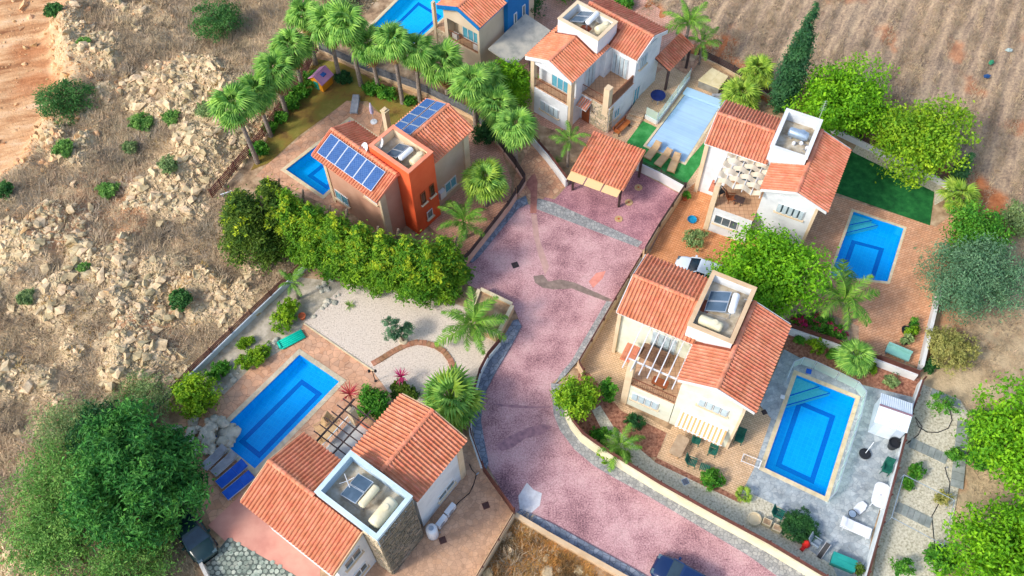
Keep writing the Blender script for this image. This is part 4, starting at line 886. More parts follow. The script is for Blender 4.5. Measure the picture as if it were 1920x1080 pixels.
MB().beam((-7.8,-5.1,5.0),(-7.8,-1.2,5.0),.09,.14).build('pergola_beam', M_DARK, hD); MB().beam((-6.4,-5.1,5.0),(-6.4,-1.2,5.0),.07,.12).build('pergola_beam', M_DARK, hD)
for v in (-4.9,-1.6): MB().box((-7.86,v-.05,2.46),(-7.76,v+.05,4.94)).build('post', M_DARK, hD)
# ---- tiled carport by the upper driveway
q = [P(1113,246,3.25), P(1211,283,3.25), P(1167,355,2.6), P(1070,320,2.6)]
o = P(1140,330)
cp = thing('carport', 'open carport with orange tiled roof standing on the pink driveway', 'carport', (o.x, o.y, 0))
ql = [Vector((p.x-o.x, p.y-o.y, p.z)) for p in q]
leanto(cp, ql, M_TILE, M_DARK, [(ql[i].x*.92, ql[i].y*.92, z) for i, z in ((0,3.0),(1,3.0),(2,2.45),(3,2.45))])
lo = (ql[3]-ql[0]).normalized()
for k in range(3):
    a, b = ql[3].lerp(ql[2], k/3+.012), ql[3].lerp(ql[2], (k+1)/3-.012); c, d = b+lo*.8, a+lo*.8
    mb = MB(); mb.add([p + Vector((0,0,z)) for z in (-.02,.02) for p in (a,b,c,d)], [(3,2,1,0),(4,5,6,7)]+[(i,(i+1)%4,4+(i+1)%4,4+i) for i in range(4)]); mb.build('eaves_panel', mat('cream_panel', srgb(226,190,136), rough=.7), cp)
# ================================================================ VEGETATION
def leafmat(name, cols, tint=.35, transl=.25, scale=1.5):
    return mat(name, cols, scale, 3, .55, tint=tint, spec=.25, transl=transl, coords='pos', sp=(.35,.65))
L_LIME = leafmat('leaf_lime', [srgb(88,148,18), srgb(136,194,34)])
L_GREEN = leafmat('leaf_green', [srgb(62,128,36), srgb(104,166,50)])
L_YELL = leafmat('leaf_yellow', [srgb(96,150,28), srgb(156,190,40)])
L_DARK = leafmat('leaf_dark', [srgb(36,84,44), srgb(62,116,54)])
L_PINE = leafmat('leaf_pine', [srgb(46,110,48), srgb(94,160,66)], .4)
L_CYP = leafmat('leaf_cypress', [srgb(44,94,58), srgb(74,124,72)])
L_HEDGE = leafmat('leaf_hedge', [srgb(76,132,30), srgb(122,164,36)], .4, scale=.9)
L_TIP = leafmat('leaf_tip', [srgb(140,176,36), srgb(184,196,48)], .25)
L_HEDGED = leafmat('leaf_hedge_dark', [srgb(64,100,34), srgb(104,130,40)], .4, scale=.9)
L_OLIVE = leafmat('leaf_olive', [srgb(76,122,84), srgb(122,160,118)])
L_SAGE = leafmat('leaf_sage', [srgb(122,154,90), srgb(158,178,116)])
L_SCRUB = leafmat('leaf_scrub', [srgb(92,148,64), srgb(142,184,92)])
L_WILD = leafmat('leaf_wild', [srgb(58,112,52), srgb(94,144,72)])
L_DRYY = leafmat('leaf_pale_yellow', [srgb(142,146,74), srgb(182,178,104)])
L_PALM = leafmat('palm_leaf', [srgb(106,162,64), srgb(154,198,90)], .35)
L_PALMY = leafmat('palm_leaf_light', [srgb(124,164,52), srgb(164,192,76)], .3)
L_FEATH = leafmat('feather_leaf', [srgb(88,140,44), srgb(130,172,66)], .35)
L_DEAD = leafmat('dead_leaf', [srgb(150,116,66), srgb(186,150,96)], .25)
M_BARK = mat('bark', [srgb(104,88,72), srgb(142,124,104)], 6, 6, .95, .6, coords='obj')
M_PALMB = mat('palm_bark', [srgb(118,106,96), srgb(156,144,132)], 5, 6, .95, .6, tint=.2, coords='obj')
def leaves_np(rng, blobs, n, size, up=.35, elong=1.8, shell=.55, clump=.16, topbias=.25, cl_n=26, droop=0):
    """leaf quads in clumps through the outer part of a set of ellipsoids -> verts (4n,3), tint (n)"""
    w_ = np.array([b[3]*b[4] + b[3]*b[5] for b in blobs]); w_ = w_/w_.sum()
    ncl = max(6, n//cl_n); bi = rng.choice(len(blobs), ncl, p=w_); B = np.array(blobs)[bi]
    d = rng.normal(size=(ncl,3)); d[:,2] += topbias; d /= np.linalg.norm(d, axis=1)[:,None]
    r = shell + (1.02-shell)*rng.random(ncl)**.6
    C = B[:,:3] + d*r[:,None]*B[:,3:6]*(1 + .12*rng.normal(size=(ncl,1)))
    ct = np.clip(.5+.22*rng.normal(size=ncl), 0, 1)
    k = rng.integers(0, ncl, n); sc = np.mean(B[:,3:6], axis=1)[k]*clump*2
    off = rng.normal(size=(n,3))*np.clip(sc, .12, .55)[:,None]*[.6,.6,.45]
    p = C[k] + off
    nr = d[k]*.6 + rng.normal(size=(n,3))*.65; nr[:,2] += up; nr /= np.linalg.norm(nr, axis=1)[:,None]
    t = np.cross(nr, rng.normal(size=(n,3))); t[:,2] -= droop; t /= np.linalg.norm(t, axis=1)[:,None]; s = np.cross(nr, t)
    L_ = size*rng.uniform(.65,1.35,n)[:,None]; W_ = L_/elong
    V = np.stack([p - t*L_*.5, p + s*W_*.5 + nr*L_*.08, p + t*L_*.5 - nr*L_*.05, p - s*W_*.5 + nr*L_*.08], 1)
    return V.reshape(-1,3), np.clip(ct[k]+.12*rng.normal(size=n), 0, 1)
def leafmesh(name, V, T, m):
    n = len(T); me = bpy.data.meshes.new(name); me.vertices.add(4*n); me.vertices.foreach_set('co', V.ravel())
    me.loops.add(4*n); me.loops.foreach_set('vertex_index', np.arange(4*n)); me.polygons.add(n)
    me.polygons.foreach_set('loop_start', np.arange(0,4*n,4)); me.polygons.foreach_set('loop_total', np.full(n,4))
    at = me.attributes.new('tint','FLOAT','FACE'); at.data.foreach_set('value', T); me.polygons.foreach_set('use_smooth', np.zeros(len(me.polygons), bool)); me.update(calc_edges=True); me.materials.append(m); return me
def crown(th, blobs, n, size, m, name='crown', seed=0, **kw):
    V, T = leaves_np(np.random.default_rng(seed+len(bpy.data.objects)), blobs, n, size, **kw)
    o = bpy.data.objects.new(name, leafmesh(name, V, T, m)); S.collection.objects.link(o); o.parent = th; return o
def trunk(th, blobs, r0, h, seed=0, m=None, base=(0,0,0)):
    rg = random.Random(seed); mb = MB(); b = Vector(base)
    top = Vector((sum(x[0] for x in blobs)/len(blobs), sum(x[1] for x in blobs)/len(blobs), h))
    mb.tube([b + Vector((0,0,-.2)), b + Vector((.02,0,h*.2)), b.lerp(top,.6), top], [r0*1.25, r0, r0*.75, r0*.45], 7)
    for i in range(min(7, max(3, len(blobs)))):
        x = blobs[i % len(blobs)]; e = Vector((x[0]+rg.uniform(-.4,.4)*x[3], x[1]+rg.uniform(-.4,.4)*x[4], x[2]+.2*x[5])); s0 = b.lerp(top, .55+.07*i % .4)
        mb.tube([s0, s0.lerp(e,.5)+Vector((0,0,.15)), e], [r0*.45, r0*.28, r0*.08], 5)
    mb.build('trunk', m or M_BARK, th)
def lobes(rx, ry, rz, cz, n=7, seed=0, k=.55):
    rg = random.Random(seed); out = [(0,0,cz,rx*.72,ry*.72,rz*.8)]
    for i in range(n):
        a = 2*math.pi*(i+rg.random()*.6)/n; q = rg.uniform(.4,.62); s_ = rg.uniform(k*.75,k*1.15)
        out.append((math.cos(a)*rx*q, math.sin(a)*ry*q, cz+rg.uniform(-.35,.45)*rz, rx*s_, ry*s_, rz*s_*1.05))
    return out
def tree(name, label, base, rx, h, zc, m, n=9000, leaf=.24, cat='tree', seed=1, group=None, ry=None, rot=0, r0=None, trunk_=True, nl=8, **kw):
    """base: photo point of the trunk's foot; rx: crown radius; h: crown half height; zc: height of its centre"""
    p = P(*base) if not isinstance(base, Vector) else base; gz = 0 if isinstance(base, Vector) else float(ground_z(np.array([p.x]), np.array([p.y]))[0])
    th = thing(name, label, cat, (p.x, p.y, max(gz, -.05)), rot, group)
    bl = lobes(rx, ry or rx, h, zc, nl, seed); crown(th, bl, n, leaf, m, seed=seed, **kw)
    if trunk_: trunk(th, bl, r0 or max(.05, rx*.055), zc, seed)
    return th
# --- trees (foot, crown radius ...)
tree('round_tree', 'big round lime green tree beside the white car and cream house', (1420,560), 3.75, 2.9, 3.4, L_LIME, 17000, .26, seed=3)
tree('leafy_tree', 'lime green tree beside the tall cypress behind the white house', (1560,240), 3.7, 2.8, 3.2, L_LIME, 15000, .26, seed=4, ry=3.4)
tree('leafy_tree', 'yellow green tree between turf lawn and ploughed field', (1697,310), 3.5, 2.6, 3.0, L_YELL, 15000, .26, seed=5)
tree('leafy_tree', 'bright green tree on the right edge above the gravel plot', (1895,860), 3.9, 3.0, 3.6, L_LIME, 16000, .27, seed=6)
tree('leafy_tree', 'bright green tree in the bottom right corner', (1875,1085), 4.6, 3.4, 3.6, L_LIME, 19000, .27, seed=7)
tree('leafy_bush', 'small green bush at the foot of the corner tree beside gravel', (1755,1055), 1.0, .8, .7, L_GREEN, 2500, .2, 'bush', seed=8)
tree('orange_tree', 'small round yellow green tree on the curve of the pink road', (1078,765), 1.55, 1.35, 1.75, L_YELL, 6000, .2, seed=9)
tree('leafy_tree', 'round bright green tree below the blue trimmed house', (958,190), 2.0, 1.8, 2.2, L_LIME, 7000, .22, seed=10)
tree('olive_tree', 'large grey green tree outside the white yard wall', (1800,560), 3.4, 2.9, 3.0, L_OLIVE, 19000, .2, seed=11, elong=2.6, shell=.4)
tree('leafy_tree', 'dark green tree between turf corner and grey green tree', (1808,470), 2.3, 2.0, 2.3, L_GREEN, 8000, .22, seed=12)
tree('round_bush', 'round pale yellow clipped bush outside the white wall', (1770,668), 1.75, 1.3, 1.2, L_DRYY, 8000, .15, 'bush', seed=13, clump=.1)
tree('leafy_bush', 'dark shrub under the pale yellow bush', (1737,690), .6, .5, .45, L_DARK, 1200, .18, 'bush', seed=14)
tree('leafy_tree', 'pointed green bush on the field edge beside pale yellow bush', (1905,425), 1.5, 1.2, 1.0, L_SAGE, 3500, .2, 'bush', seed=15)
tree('leafy_bush', 'green shrub by the right edge wall of the gravel plot', (1838,810), 1.3, 1.0, .9, L_GREEN, 3000, .2, 'bush', seed=16)
tree('leafy_bush', 'low green shrub between gravel plot and bright tree', (1830,865), 1.1, .9, .8, L_GREEN, 2500, .2, 'bush', seed=17)
# pine and the brush on the left
tree('pine_tree', 'huge dense green tree beside the blue sun loungers', (318,960), 4.5, 3.9, 3.9, L_PINE, 26000, .34, seed=18, elong=3.0, nl=12, clump=.22, cl_n=40, k=0) if False else tree('pine_tree', 'huge dense green tree beside the blue sun loungers', (294,945), 3.95, 3.7, 3.9, L_PINE, 24000, .36, seed=18, elong=2.8, nl=13, clump=.17, cl_n=80, shell=.68)
tree('pine_tree', 'dark green tree top behind the huge dense tree', (228,845), 2.2, 2.3, 2.6, L_DARK, 7000, .32, seed=19, elong=3)
tree('acacia_tree', 'loose light green tree at the left of the huge dense tree', (150,950), 3.8, 2.2, 2.3, L_SCRUB, 13000, .22, seed=20, elong=3, shell=.3)
tree('acacia_tree', 'loose grey green brush tree at the lower left', (120,1020), 3.3, 1.8, 1.6, L_SCRUB, 9000, .22, seed=21, elong=3, shell=.3)
tree('acacia_tree', 'loose sage green tree left of the lower left brush', (165,830), 2.6, 1.7, 1.7, L_SAGE, 8000, .2, seed=22, elong=3, shell=.3)
tree('acacia_tree', 'light green tree at the bottom below the huge dense tree', (250,1092), 2.9, 2.0, 2.0, L_SCRUB, 10000, .22, seed=23, elong=3, shell=.3)
tree('acacia_tree', 'thin sage bush behind the weathered slat fence', (275,760), 2.2, 1.0, .8, L_SAGE, 4500, .18, 'bush', seed=24, elong=3, shell=.3)
tree('leafy_bush', 'yellow green bush beside the end of the slat fence', (372,755), 1.6, 1.3, 1.2, L_YELL, 4500, .2, 'bush', seed=25)
tree('leafy_bush', 'green spreading bush against the wall beside pool garden', (415,702), 1.0, .6, .5, L_GREEN, 2200, .17, 'bush', seed=26, ry=.6, rot=R(40))
tree('clipped_bush', 'long clipped green bush in the pale bed nearest the pool', (478,676), 1.45, .55, .5, L_YELL, 4500, .14, 'bush', seed=27, ry=.75, rot=R(33), clump=.1)
tree('clipped_bush', 'small clipped green bush between wall and long bush', (463,645), .75, .4, .35, L_YELL, 1800, .14, 'bush', seed=28, ry=.4, rot=R(35), clump=.1)
tree('clipped_bush', 'large oval green bush beside the terracotta pot', (536,600), 1.5, .8, .7, L_YELL, 4500, .15, 'bush', seed=29, ry=1.0, rot=R(60), clump=.1)
tree('shrub', 'leafy green shrub beside the red spiky plant and orange roof', (706,768), 1.15, 1.0, .9, L_GREEN, 3500, .2, 'bush', seed=30)
tree('shrub', 'small green shrub on the tan terrace by recliners', (1333,903), .75, .5, .5, L_GREEN, 2000, .17, 'bush', seed=31)
tree('shrub', 'upright dark green shrub beside the orange tree curve', (1138,745), .6, 1.0, 1.0, L_GREEN, 1800, .2, 'bush', seed=32)
tree('shrub', 'bluish green aloe clump near the cream wall window', (1190,795), .7, .35, .35, L_DARK, 1200, .25, 'bush', seed=33, elong=5)
tree('shrub', 'low green shrub behind the curved cream wall', (1125,820), .65, .4, .35, L_GREEN, 1400, .2, 'bush', seed=34)
tree('shrub', 'light green shrub behind curved cream wall end', (1150,860), 1.0, .4, .4, L_YELL, 1800, .18, 'bush', seed=35, ry=.6)
tree('shrub', 'grey green bush on the orange yard near the white house', (1300,455), .9, .5, .45, L_SAGE, 1500, .16, 'bush', seed=36)
tree('hedge', 'tall dark shrub on garden path beside palm row', (912,265), 1.0, 1.1, 1.1, L_DARK, 3000, .18, 'bush', seed=37)
for i, (x, y, r_, lb) in enumerate([(488,285,.95,'first'),(508,245,.7,'second'),(527,225,.75,'third'),(547,198,.95,'fourth'),(563,178,.9,'fifth'),(590,155,1.0,'sixth')]):
    tree('hedge_bush', f'{lb} green bush from the near end along the lawn fence', (x,y), r_, r_*.7, r_*.6, L_GREEN, 2200, .17, 'bush', seed=40+i, group='green bushes under the palms', ry=r_*.8, trunk_=False)
for i, (x, y, r_, lb) in enumerate([(645,150,.8,'dark bush behind the toy house by the grey fence'),(700,172,.9,'light green bush between palm trunks on the lawn edge'),(727,182,.9,'round green bush beside a palm foot on lawn edge'),(768,192,.5,'small bush at the last palm foot near solar panels')]):
    tree('hedge_bush', lb, (x,y), r_, r_*.6, r_*.5, L_GREEN if i else L_DARK, 2000, .17, 'bush', seed=50+i, trunk_=False)
for i, (x, y, r_, lb) in enumerate([(108,32,.8,'small dark green bush on the earth bank at the top left'),(128,205,2.3,'large round green bush at the edge of the dirt track'),(412,60,2.3,'wide green bush on the rocks near the top'),(272,237,.9,'green bush on rocky ground right of the large round bush'),(325,230,.7,'pale green weed bush among rocks'),(165,92,.5,'little green tuft on the bank'),(128,292,.8,'small green patch of weeds on the rubble'),(325,332,.8,'green weed bush above the rubble slope'),(205,362,.8,'green weed bush on rubble left of centre'),(18,372,.7,'round green bush at the far left edge'),(345,575,.9,'round bright green bush alone in dry scrub'),(245,280,.6,'small sage weed on the rocks'),(395,228,.8,'pale weed patch near the palm row'),(167,515,.4,'tiny green weed on rubble'),(65,575,.6,'faint green weed patch at left')]):
    tree('wild_bush', lb, (x,y), r_, r_*.6, r_*.55, (L_WILD if i in (0,1,2,9,10) else L_SCRUB) if i not in (7,11,12,14) else L_SAGE, int(1500+1800*r_), .2, 'bush', seed=60+i, elong=2.4, trunk_=r_ > 1.5)
# conifer hedge: close-set spires with yellow tips
def conifer(label, base, r_, h, m, n, seed, name='conifer', cat='tree', group=None, lean=0):
    p = P(*base); th = thing(name, label, cat, (p.x, p.y, 0), group=group); rg = np.random.default_rng(seed); bl = []
    K = 26 if r_ > 1 else 12
    for i in range(K):
        f = (i/K)**.8; z = .3 + f*h*.9; a = i*2.4 + rg.random(); q = r_*(1-f**1.6*.95)
        bl.append((math.cos(a)*q*.66, math.sin(a)*q*.66, z, max(.16,q*.42), max(.16,q*.42), h*.09+.2))
    bl.append((0,0,h*.5,r_*.45,r_*.45,h*.4)); crown(th, bl, n, .27, m, seed=seed, up=.9, elong=2.6, shell=.5, topbias=.6, clump=.2)
    tips = [(b[0]*1.12, b[1]*1.12, b[2]+.12, b[3]*1.02, b[4]*1.02, b[5]) for b in bl[K//3:-1]]; crown(th, tips, n//(7 if m is L_HEDGE else 10), .24, L_TIP, 'yellow_tip', seed=seed+7, up=1.0, elong=2.4, shell=.9, topbias=1.2, clump=.14, cl_n=14)
    trunk(th, bl[:1], r_*.09, h*.9, seed); return th
cn = ['first','second','third','fourth','fifth','sixth','seventh','eighth']
for i, (x, y, r_, h) in enumerate([(574,470,2.0,7.2),(614,490,2.1,7.0),(654,506,2.1,6.9),(696,522,2.1,6.8),(737,534,2.1,6.6),(777,542,2.1,6.5),(814,547,2.0,6.2),(840,532,1.8,5.8)]):
    conifer(f'{cn[i]} yellow tipped conifer from the left end of the hedge behind the gravel', (x,y), r_, h, L_HEDGE, 12500, 80+i, 'hedge_conifer', 'hedge', 'conifers of the yellow tipped hedge')
conifer('broad olive green conifer at the rocks end of the hedge', (487,470), 2.7, 7.2, L_HEDGED, 16000, 90); conifer('smaller olive green conifer between broad conifer and hedge', (540,455), 2.2, 7.0, L_HEDGED, 12000, 91)
conifer('olive green conifer beside the pool of the tan house', (522,405), 1.6, 4.4, L_HEDGED, 6000, 92)
# cypresses: narrow columns
def cypress(label, base, r_, h, n, seed, name='cypress_tree'):
    p = P(*base); th = thing(name, label, 'tree', (p.x, p.y, 0)); K = 22
    bl = [(.12*r_*math.sin(i*2.1), .12*r_*math.cos(i*1.7), .3+h*.96*i/K, r_*min(1,.55+i*.12)*(1-(i/K)**1.7*.93), r_*min(1,.55+i*.12)*(1-(i/K)**1.7*.93), h/K*1.1) for i in range(K)]
    crown(th, bl, n, .26, L_CYP, seed=seed, up=1.1, elong=3, shell=.6, clump=.25); trunk(th, [(0,0,h*.5,.1,.1,.1)], .14, h*.8, seed); return th
cypress('tall narrow dark cypress beside the ploughed field', (1463,205), 1.08, 11.8, 15000, 95)
cypress('small dark cypress at the corner of the turf lawn', (1790,340), .55, 3.4, 3500, 96)
# --- palms
def fan_mesh(name, m, r_=1.0, pet=1.0, seg=18, spread=2.1, droop=.25, seed=0):
    rg = random.Random(seed); mb = MB(); mb.tube([(0,0,0),(pet*.5,0,.06),(pet,0,0)], [.03,.024,.018], 4, .7)
    for i in range(seg):
        a = spread*(i/(seg-1)*2-1); L_ = r_*(.78+.22*math.cos(a*.7))*rg.uniform(.92,1.06); da = spread/(seg-1)*.98
        def pt(rr, an, z): return (pet + math.cos(an)*rr, math.sin(an)*rr, z - droop*(rr/r_)**2)
        mb.add([(pet,0,0), pt(L_*.6,a-da,-.0), pt(L_*.6,a,.09), pt(L_*.6,a+da,-.0), pt(L_,a+rg.uniform(-.05,.05),-.16*rg.random()-.03)], [(0,1,2),(0,2,3),(1,4,2),(2,4,3)], rg.random())
    return mb.mesh(name, m)
def feather_mesh(name, m, L_=2.2, n=38, w_=.5, curve=1.0, seed=0):
    rg = random.Random(seed); mb = MB(); pts = []
    for i in range(9):
        t = i/8; an = .5 - curve*1.5*t; pts.append((pts[-1] + Vector((math.cos(an),0,math.sin(an)))*L_/8) if pts else Vector((0,0,0)))
    mb.tube(pts, [.035*(1-.85*i/8) for i in range(9)], 4, .8)
    for i in range(n):
        t = .12+.88*i/n; f = t*8; k = min(7, int(f)); p = pts[k].lerp(pts[k+1], f-k); d = (pts[k+1]-pts[k]).normalized(); wl = w_*math.sin(math.pi*min(1,.15+t*.85))**.6*rg.uniform(.85,1.1)
        for s_ in (-1,1):
            if rg.random() < .12: continue
            sd = Vector((0,s_,0)); e = p + (sd*rg.uniform(.6,.95) + d*rg.uniform(.35,.75) + Vector((0,0,-.3-.5*rg.random())))*wl; mid = p.lerp(e,.5)+Vector((0,0,.06*wl)); wd = d*.023
            mb.add([p-wd, p+wd, mid+wd*1.2, e, mid-wd*1.2], [(0,1,2,4),(4,2,3)], rg.random())
    return mb.mesh(name, m)
FANS = [fan_mesh('frond', L_PALM, .62, .74, 14, seed=i, droop=.22+.12*i) for i in range(4)]
FANY = [fan_mesh('frond', L_PALMY, .7, .72, 14, seed=7+i, droop=.25+.1*i) for i in range(2)]
DEADF = fan_mesh('dead_frond', L_DEAD, .7, .8, 12, 1.2, .5, seed=5)
FEA = [feather_mesh('frond', L_FEATH, 2.2, 40, .5, .95+.2*i, seed=i) for i in range(2)]
def frond(me, th, name, az, el, h, sc=1.0, roll=0):
    o = bpy.data.objects.new(name, me); S.collection.objects.link(o); o.parent = th
    o.location = h; o.rotation_euler = (Matrix.Rotation(az,3,'Z') @ Matrix.Rotation(-el,3,'Y') @ Matrix.Rotation(roll,3,'X')).to_euler(); o.scale = (sc,)*3
def palm(label, base, h, kind='fan', n=40, sc=1.0, seed=0, r0=.17, group=None, lean=(0,0), dead=3, meshes=None, name=None, z0=0):
    p = base if isinstance(base, Vector) else P(*base); rg = random.Random(seed*7+3)
    th = thing(name or ('fan_palm' if kind == 'fan' else 'feather_palm'), label, 'palm tree', (p.x, p.y, z0), rg.uniform(0,6), group)
    pts, rad = [], []; K = max(4, int(h*5))
    top = Vector((lean[0], lean[1], h)); sc *= rg.uniform(.88,1.1); dead += rg.choice((0,0,2,4)) if dead else 0
    for i in range(K+1):
        t = i/K; pts.append(Vector((lean[0]*t**1.3, lean[1]*t**1.3, h*t-.05))); rad.append(r0*(1.35-.5*t**.4)*(1+.07*(i%2)))
    MB().tube(pts, rad, 9).build('trunk', M_PALMB, th)
    ms = meshes or (FANS if kind == 'fan' else FEA)
    for i in range(n):
        f = i/n; az = i*2.399+rg.uniform(-.25,.25); el = (1.35 - 1.7*f**.9 if kind == 'fan' else 1.15-1.2*f) + rg.uniform(-.12,.12)
        frond(ms[i % len(ms)], th, 'frond', az, el, top + Vector((math.cos(az)*.1, math.sin(az)*.1, .12*(1-f))), sc*rg.uniform(.75,1.2), rg.uniform(-.5,.5))
    for i in range(dead): frond(DEADF, th, 'dead_frond', i*2.2+rg.random(), -1.15, top + Vector((0,0,-.25)), sc)
    return th
ordn = ['first','second','third','fourth','fifth','sixth','seventh','eighth','ninth']
for i, (b, h) in enumerate([((483,305),7.0),((508,255),5.0),((537,213),5.0),((567,163),4.8),((592,120),5.4)]):
    palm(f'{ordn[i]} fan palm from the near end of the row along the brown slat fence', b, h*.97, seed=i, group='fan palms along the brown fence', sc=1.25, lean=(random.uniform(-.2,.2), random.uniform(-.2,.2)))
for i, (b, h) in enumerate([((637,147),6.0),((677,160),7.2),((710,167),5.1),((755,193),6.9),((788,190),5.8),((840,193),4.4)]):
    palm(f'{ordn[i]} fan palm from the toy house along the grey slat fence', b, h*.97, seed=10+i, group='fan palms along the grey fence', sc=1.32, lean=(random.uniform(-.2,.2), random.uniform(-.2,.2)))
palm('fan palm with hanging dry leaves right of the tan house roof', (892,238), 5.0, seed=20, sc=1.25, dead=6)
palm('fan palm between garden path and round bright green tree', (935,262), 3.8, seed=21, sc=1.2)
palm('fan palm with grey trunk standing over the crazy paved path', (967,310), 4.5, seed=22, sc=1.3, dead=6)
palm('low full fan palm in front of the orange tower', (912,385), 3.2, seed=23, sc=1.35, dead=4, meshes=FANS[:1]+FANY)
palm('low fan palm at garden wall between tall palms and path', (915,200), 3.0, seed=24, sc=1.1)
palm('feather palm below the orange tower by the pink wall', (873,445), 2.0, 'feather', 15, .95, 25, .14, dead=0)
palm('slim feather palm in the bed beside tiled carport', (1064,312), 3.2, 'feather', 11, .72, 26, .11, dead=0)
palm('feather palm on the field edge behind the white two storey house', (1278,118), 4.4, 'feather', 14, 1.2, 27, .15, dead=0)
palm('small feather palm beside the veranda and hot tub', (1310,120), 2.4, 'feather', 10, .8, 28, .1, dead=0)
palm('yellow green fan palm between hot tub and cypress, upper one', (1412,165), 1.9, seed=29, sc=1.1, meshes=FANY, dead=0)
palm('yellow green fan palm above the white house roof, lower one', (1385,200), 1.2, seed=30, sc=1.25, meshes=FANY, dead=0)
palm('large drooping feather palm at the corner of the gravel garden', (887,635), 1.9, 'feather', 19, 1.3, 31, .2, dead=0)
palm('wide low fan palm beside the orange roof and curved kerb', (848,765), 1.2, seed=32, sc=1.5, meshes=FANS[:2]+FANY[:1], dead=5)
palm('drooping feather palm over the blue pool of the terracotta yard', (1588,608), 3.2, 'feather', 13, 1.35, 33, .19, dead=0, lean=(.6,1.0))
palm('young feather palm in the bed behind the curved cream wall', (1160,848), .9, 'feather', 14, .8, 34, .12, dead=0)
palm('small fan palm in the red bed by the white wall', (1592,690), 1.5, seed=35, sc=.95, dead=2)
palm('bright slim palm at the corner of the pale blue wall and hedge', (560,560), 2.2, 'feather', 12, .6, 36, .1, dead=0)
palm('spiky fan plant at the top corner of the turf lawn', (1788,385), .9, seed=37, sc=1.2, meshes=FANY, dead=0, n=22)
palm('tiny fan plant at the end of the mulch strip by the tan terrace', (1391,932), .3, seed=38, sc=.35, meshes=FANY, dead=0, n=16)
# --- potted and bedding plants
def spiky(label, base, m, n=26, L_=.7, z=.0, name='agave', el=(.1,1.2), w_=.035, stem=None, seed=0):
    p = P(*base); th = thing(name, label, 'plant', (p.x, p.y, z)); rg = random.Random(seed); h0 = stem or .05
    if stem: MB().tube([(0,0,0),(.03,0,stem)], .05, 6).build('stem', M_BARK, th)
    for i in range(n):
        az = i*2.4; e = rg.uniform(*el); d = Vector((math.cos(az)*math.cos(e), math.sin(az)*math.cos(e), math.sin(e))); s_ = Vector((-math.sin(az), math.cos(az), 0)); c = Vector((0,0,h0)); q = L_*rg.uniform(.75,1.1)
        MB().add([c-s_*w_*.6, c+s_*w_*.6, c+d*q*.55+s_*w_, c+d*q*.55-s_*w_, c+d*q+Vector((0,0,-.12*q))], [(0,1,2,3),(3,2,4)], rg.random()).build('leaf', m, th)
    return th
L_REDL = leafmat('red_leaf', [srgb(176,56,66), srgb(206,84,84)], .25); L_PINKL = leafmat('magenta_leaf', [srgb(176,40,92), srgb(204,60,116)], .25)
L_AG = leafmat('agave_leaf', [srgb(104,146,66), srgb(160,180,90)], .3)
spiky('red leaved spiky plant beside the pool ladder', (660,750), L_REDL, 30, 1.05, stem=1.0, name='cordyline', seed=1)
spiky('magenta leaved spiky plant on the white gravel', (755,718), L_PINKL, 26, .8, stem=1.0, name='cordyline', seed=2)
spiky('green agave alone on the white gravel near the hedge', (655,574), L_AG, 20, .55, seed=3)
spiky('dark agave cluster beside slim feather palm', (1045,305), L_AG, 24, .8, seed=4); spiky('green agave below the tiled carport corner', (1085,318), L_AG, 22, .7, seed=5)
spiky('pale agave against the white wall of the red bed', (1680,697), L_OLIVE, 18, .6, seed=6)
tree('flower_shrub', 'mixed green and yellow shrub under the magenta spiky plant', (752,735), .75, .45, .5, L_HEDGED, 1800, .18, 'bush', seed=101)
tree('flower_shrub', 'orange tinged shrub by the top corner of the orange roof', (775,745), .5, .35, .4, L_HEDGED, 1000, .17, 'bush', seed=102)
L_BOUG = leafmat('bougainvillea', [srgb(190,30,90), srgb(214,60,110)], .3)
for i, (x, y, r_, lb) in enumerate([(1535,612,1.0,'green flowering shrub in the dry bed by the white wall'),(1560,632,.9,'second flowering shrub nearer the fan palm'),(1497,608,.6,'purple flowering shrub at the end of the cream house roof')]):
    t = tree('flower_shrub', lb, (x,y), r_, r_*.7, r_*.7, L_GREEN, 1800, .17, 'bush', seed=110+i); tag(crown(t, lobes(r_, r_, r_*.7, r_*.8, 4, i), 260 if i < 2 else 900, .15, L_BOUG, 'flower', seed=i), kind='stuff')
for i, (x, y, r_, m, lb) in enumerate([(1498,640,.4,L_GREEN,'small bush at the corner of red bed nearest the cream house'),(1530,652,.85,L_YELL,'light green feathery shrub on the red bed'),(1562,668,.45,L_GREEN,'potted green shrub beside white wall'),(1605,700,.5,L_SAGE,'sage tuft under small fan palm'),(1633,692,.4,L_YELL,'yellow tuft between fan palm and pale agave'),(1670,718,.5,L_SAGE,'dry tuft at the end of the red bed')]):
    tree('bedding_plant', lb, (x,y), r_, r_*.7, r_*.6, m, 900, .16, 'plant', seed=120+i, trunk_=False)
for i, (x, y, r_, lb) in enumerate([(1755,770,1.0,'thin young tree ringed by a hose in the gravel plot'),(1785,862,.65,'small leafy sapling beside the long slab path'),(1712,888,.55,'sapling at the top corner of the pipe frame'),(1698,912,.4,'little green plant by the pipe frame leg'),(1762,938,.5,'reddish sapling inside the pipe frame'),(1685,1070,.8,'light green plant at the bottom of gravel plot'),(1712,885,.3,'tiny shoot near the boundary wall slats')]):
    tree('sapling', lb, (x,y), r_, r_*.6, r_*1.1, L_GREEN if i != 4 else L_DRYY, 900, .16, 'tree', seed=130+i, shell=.25)
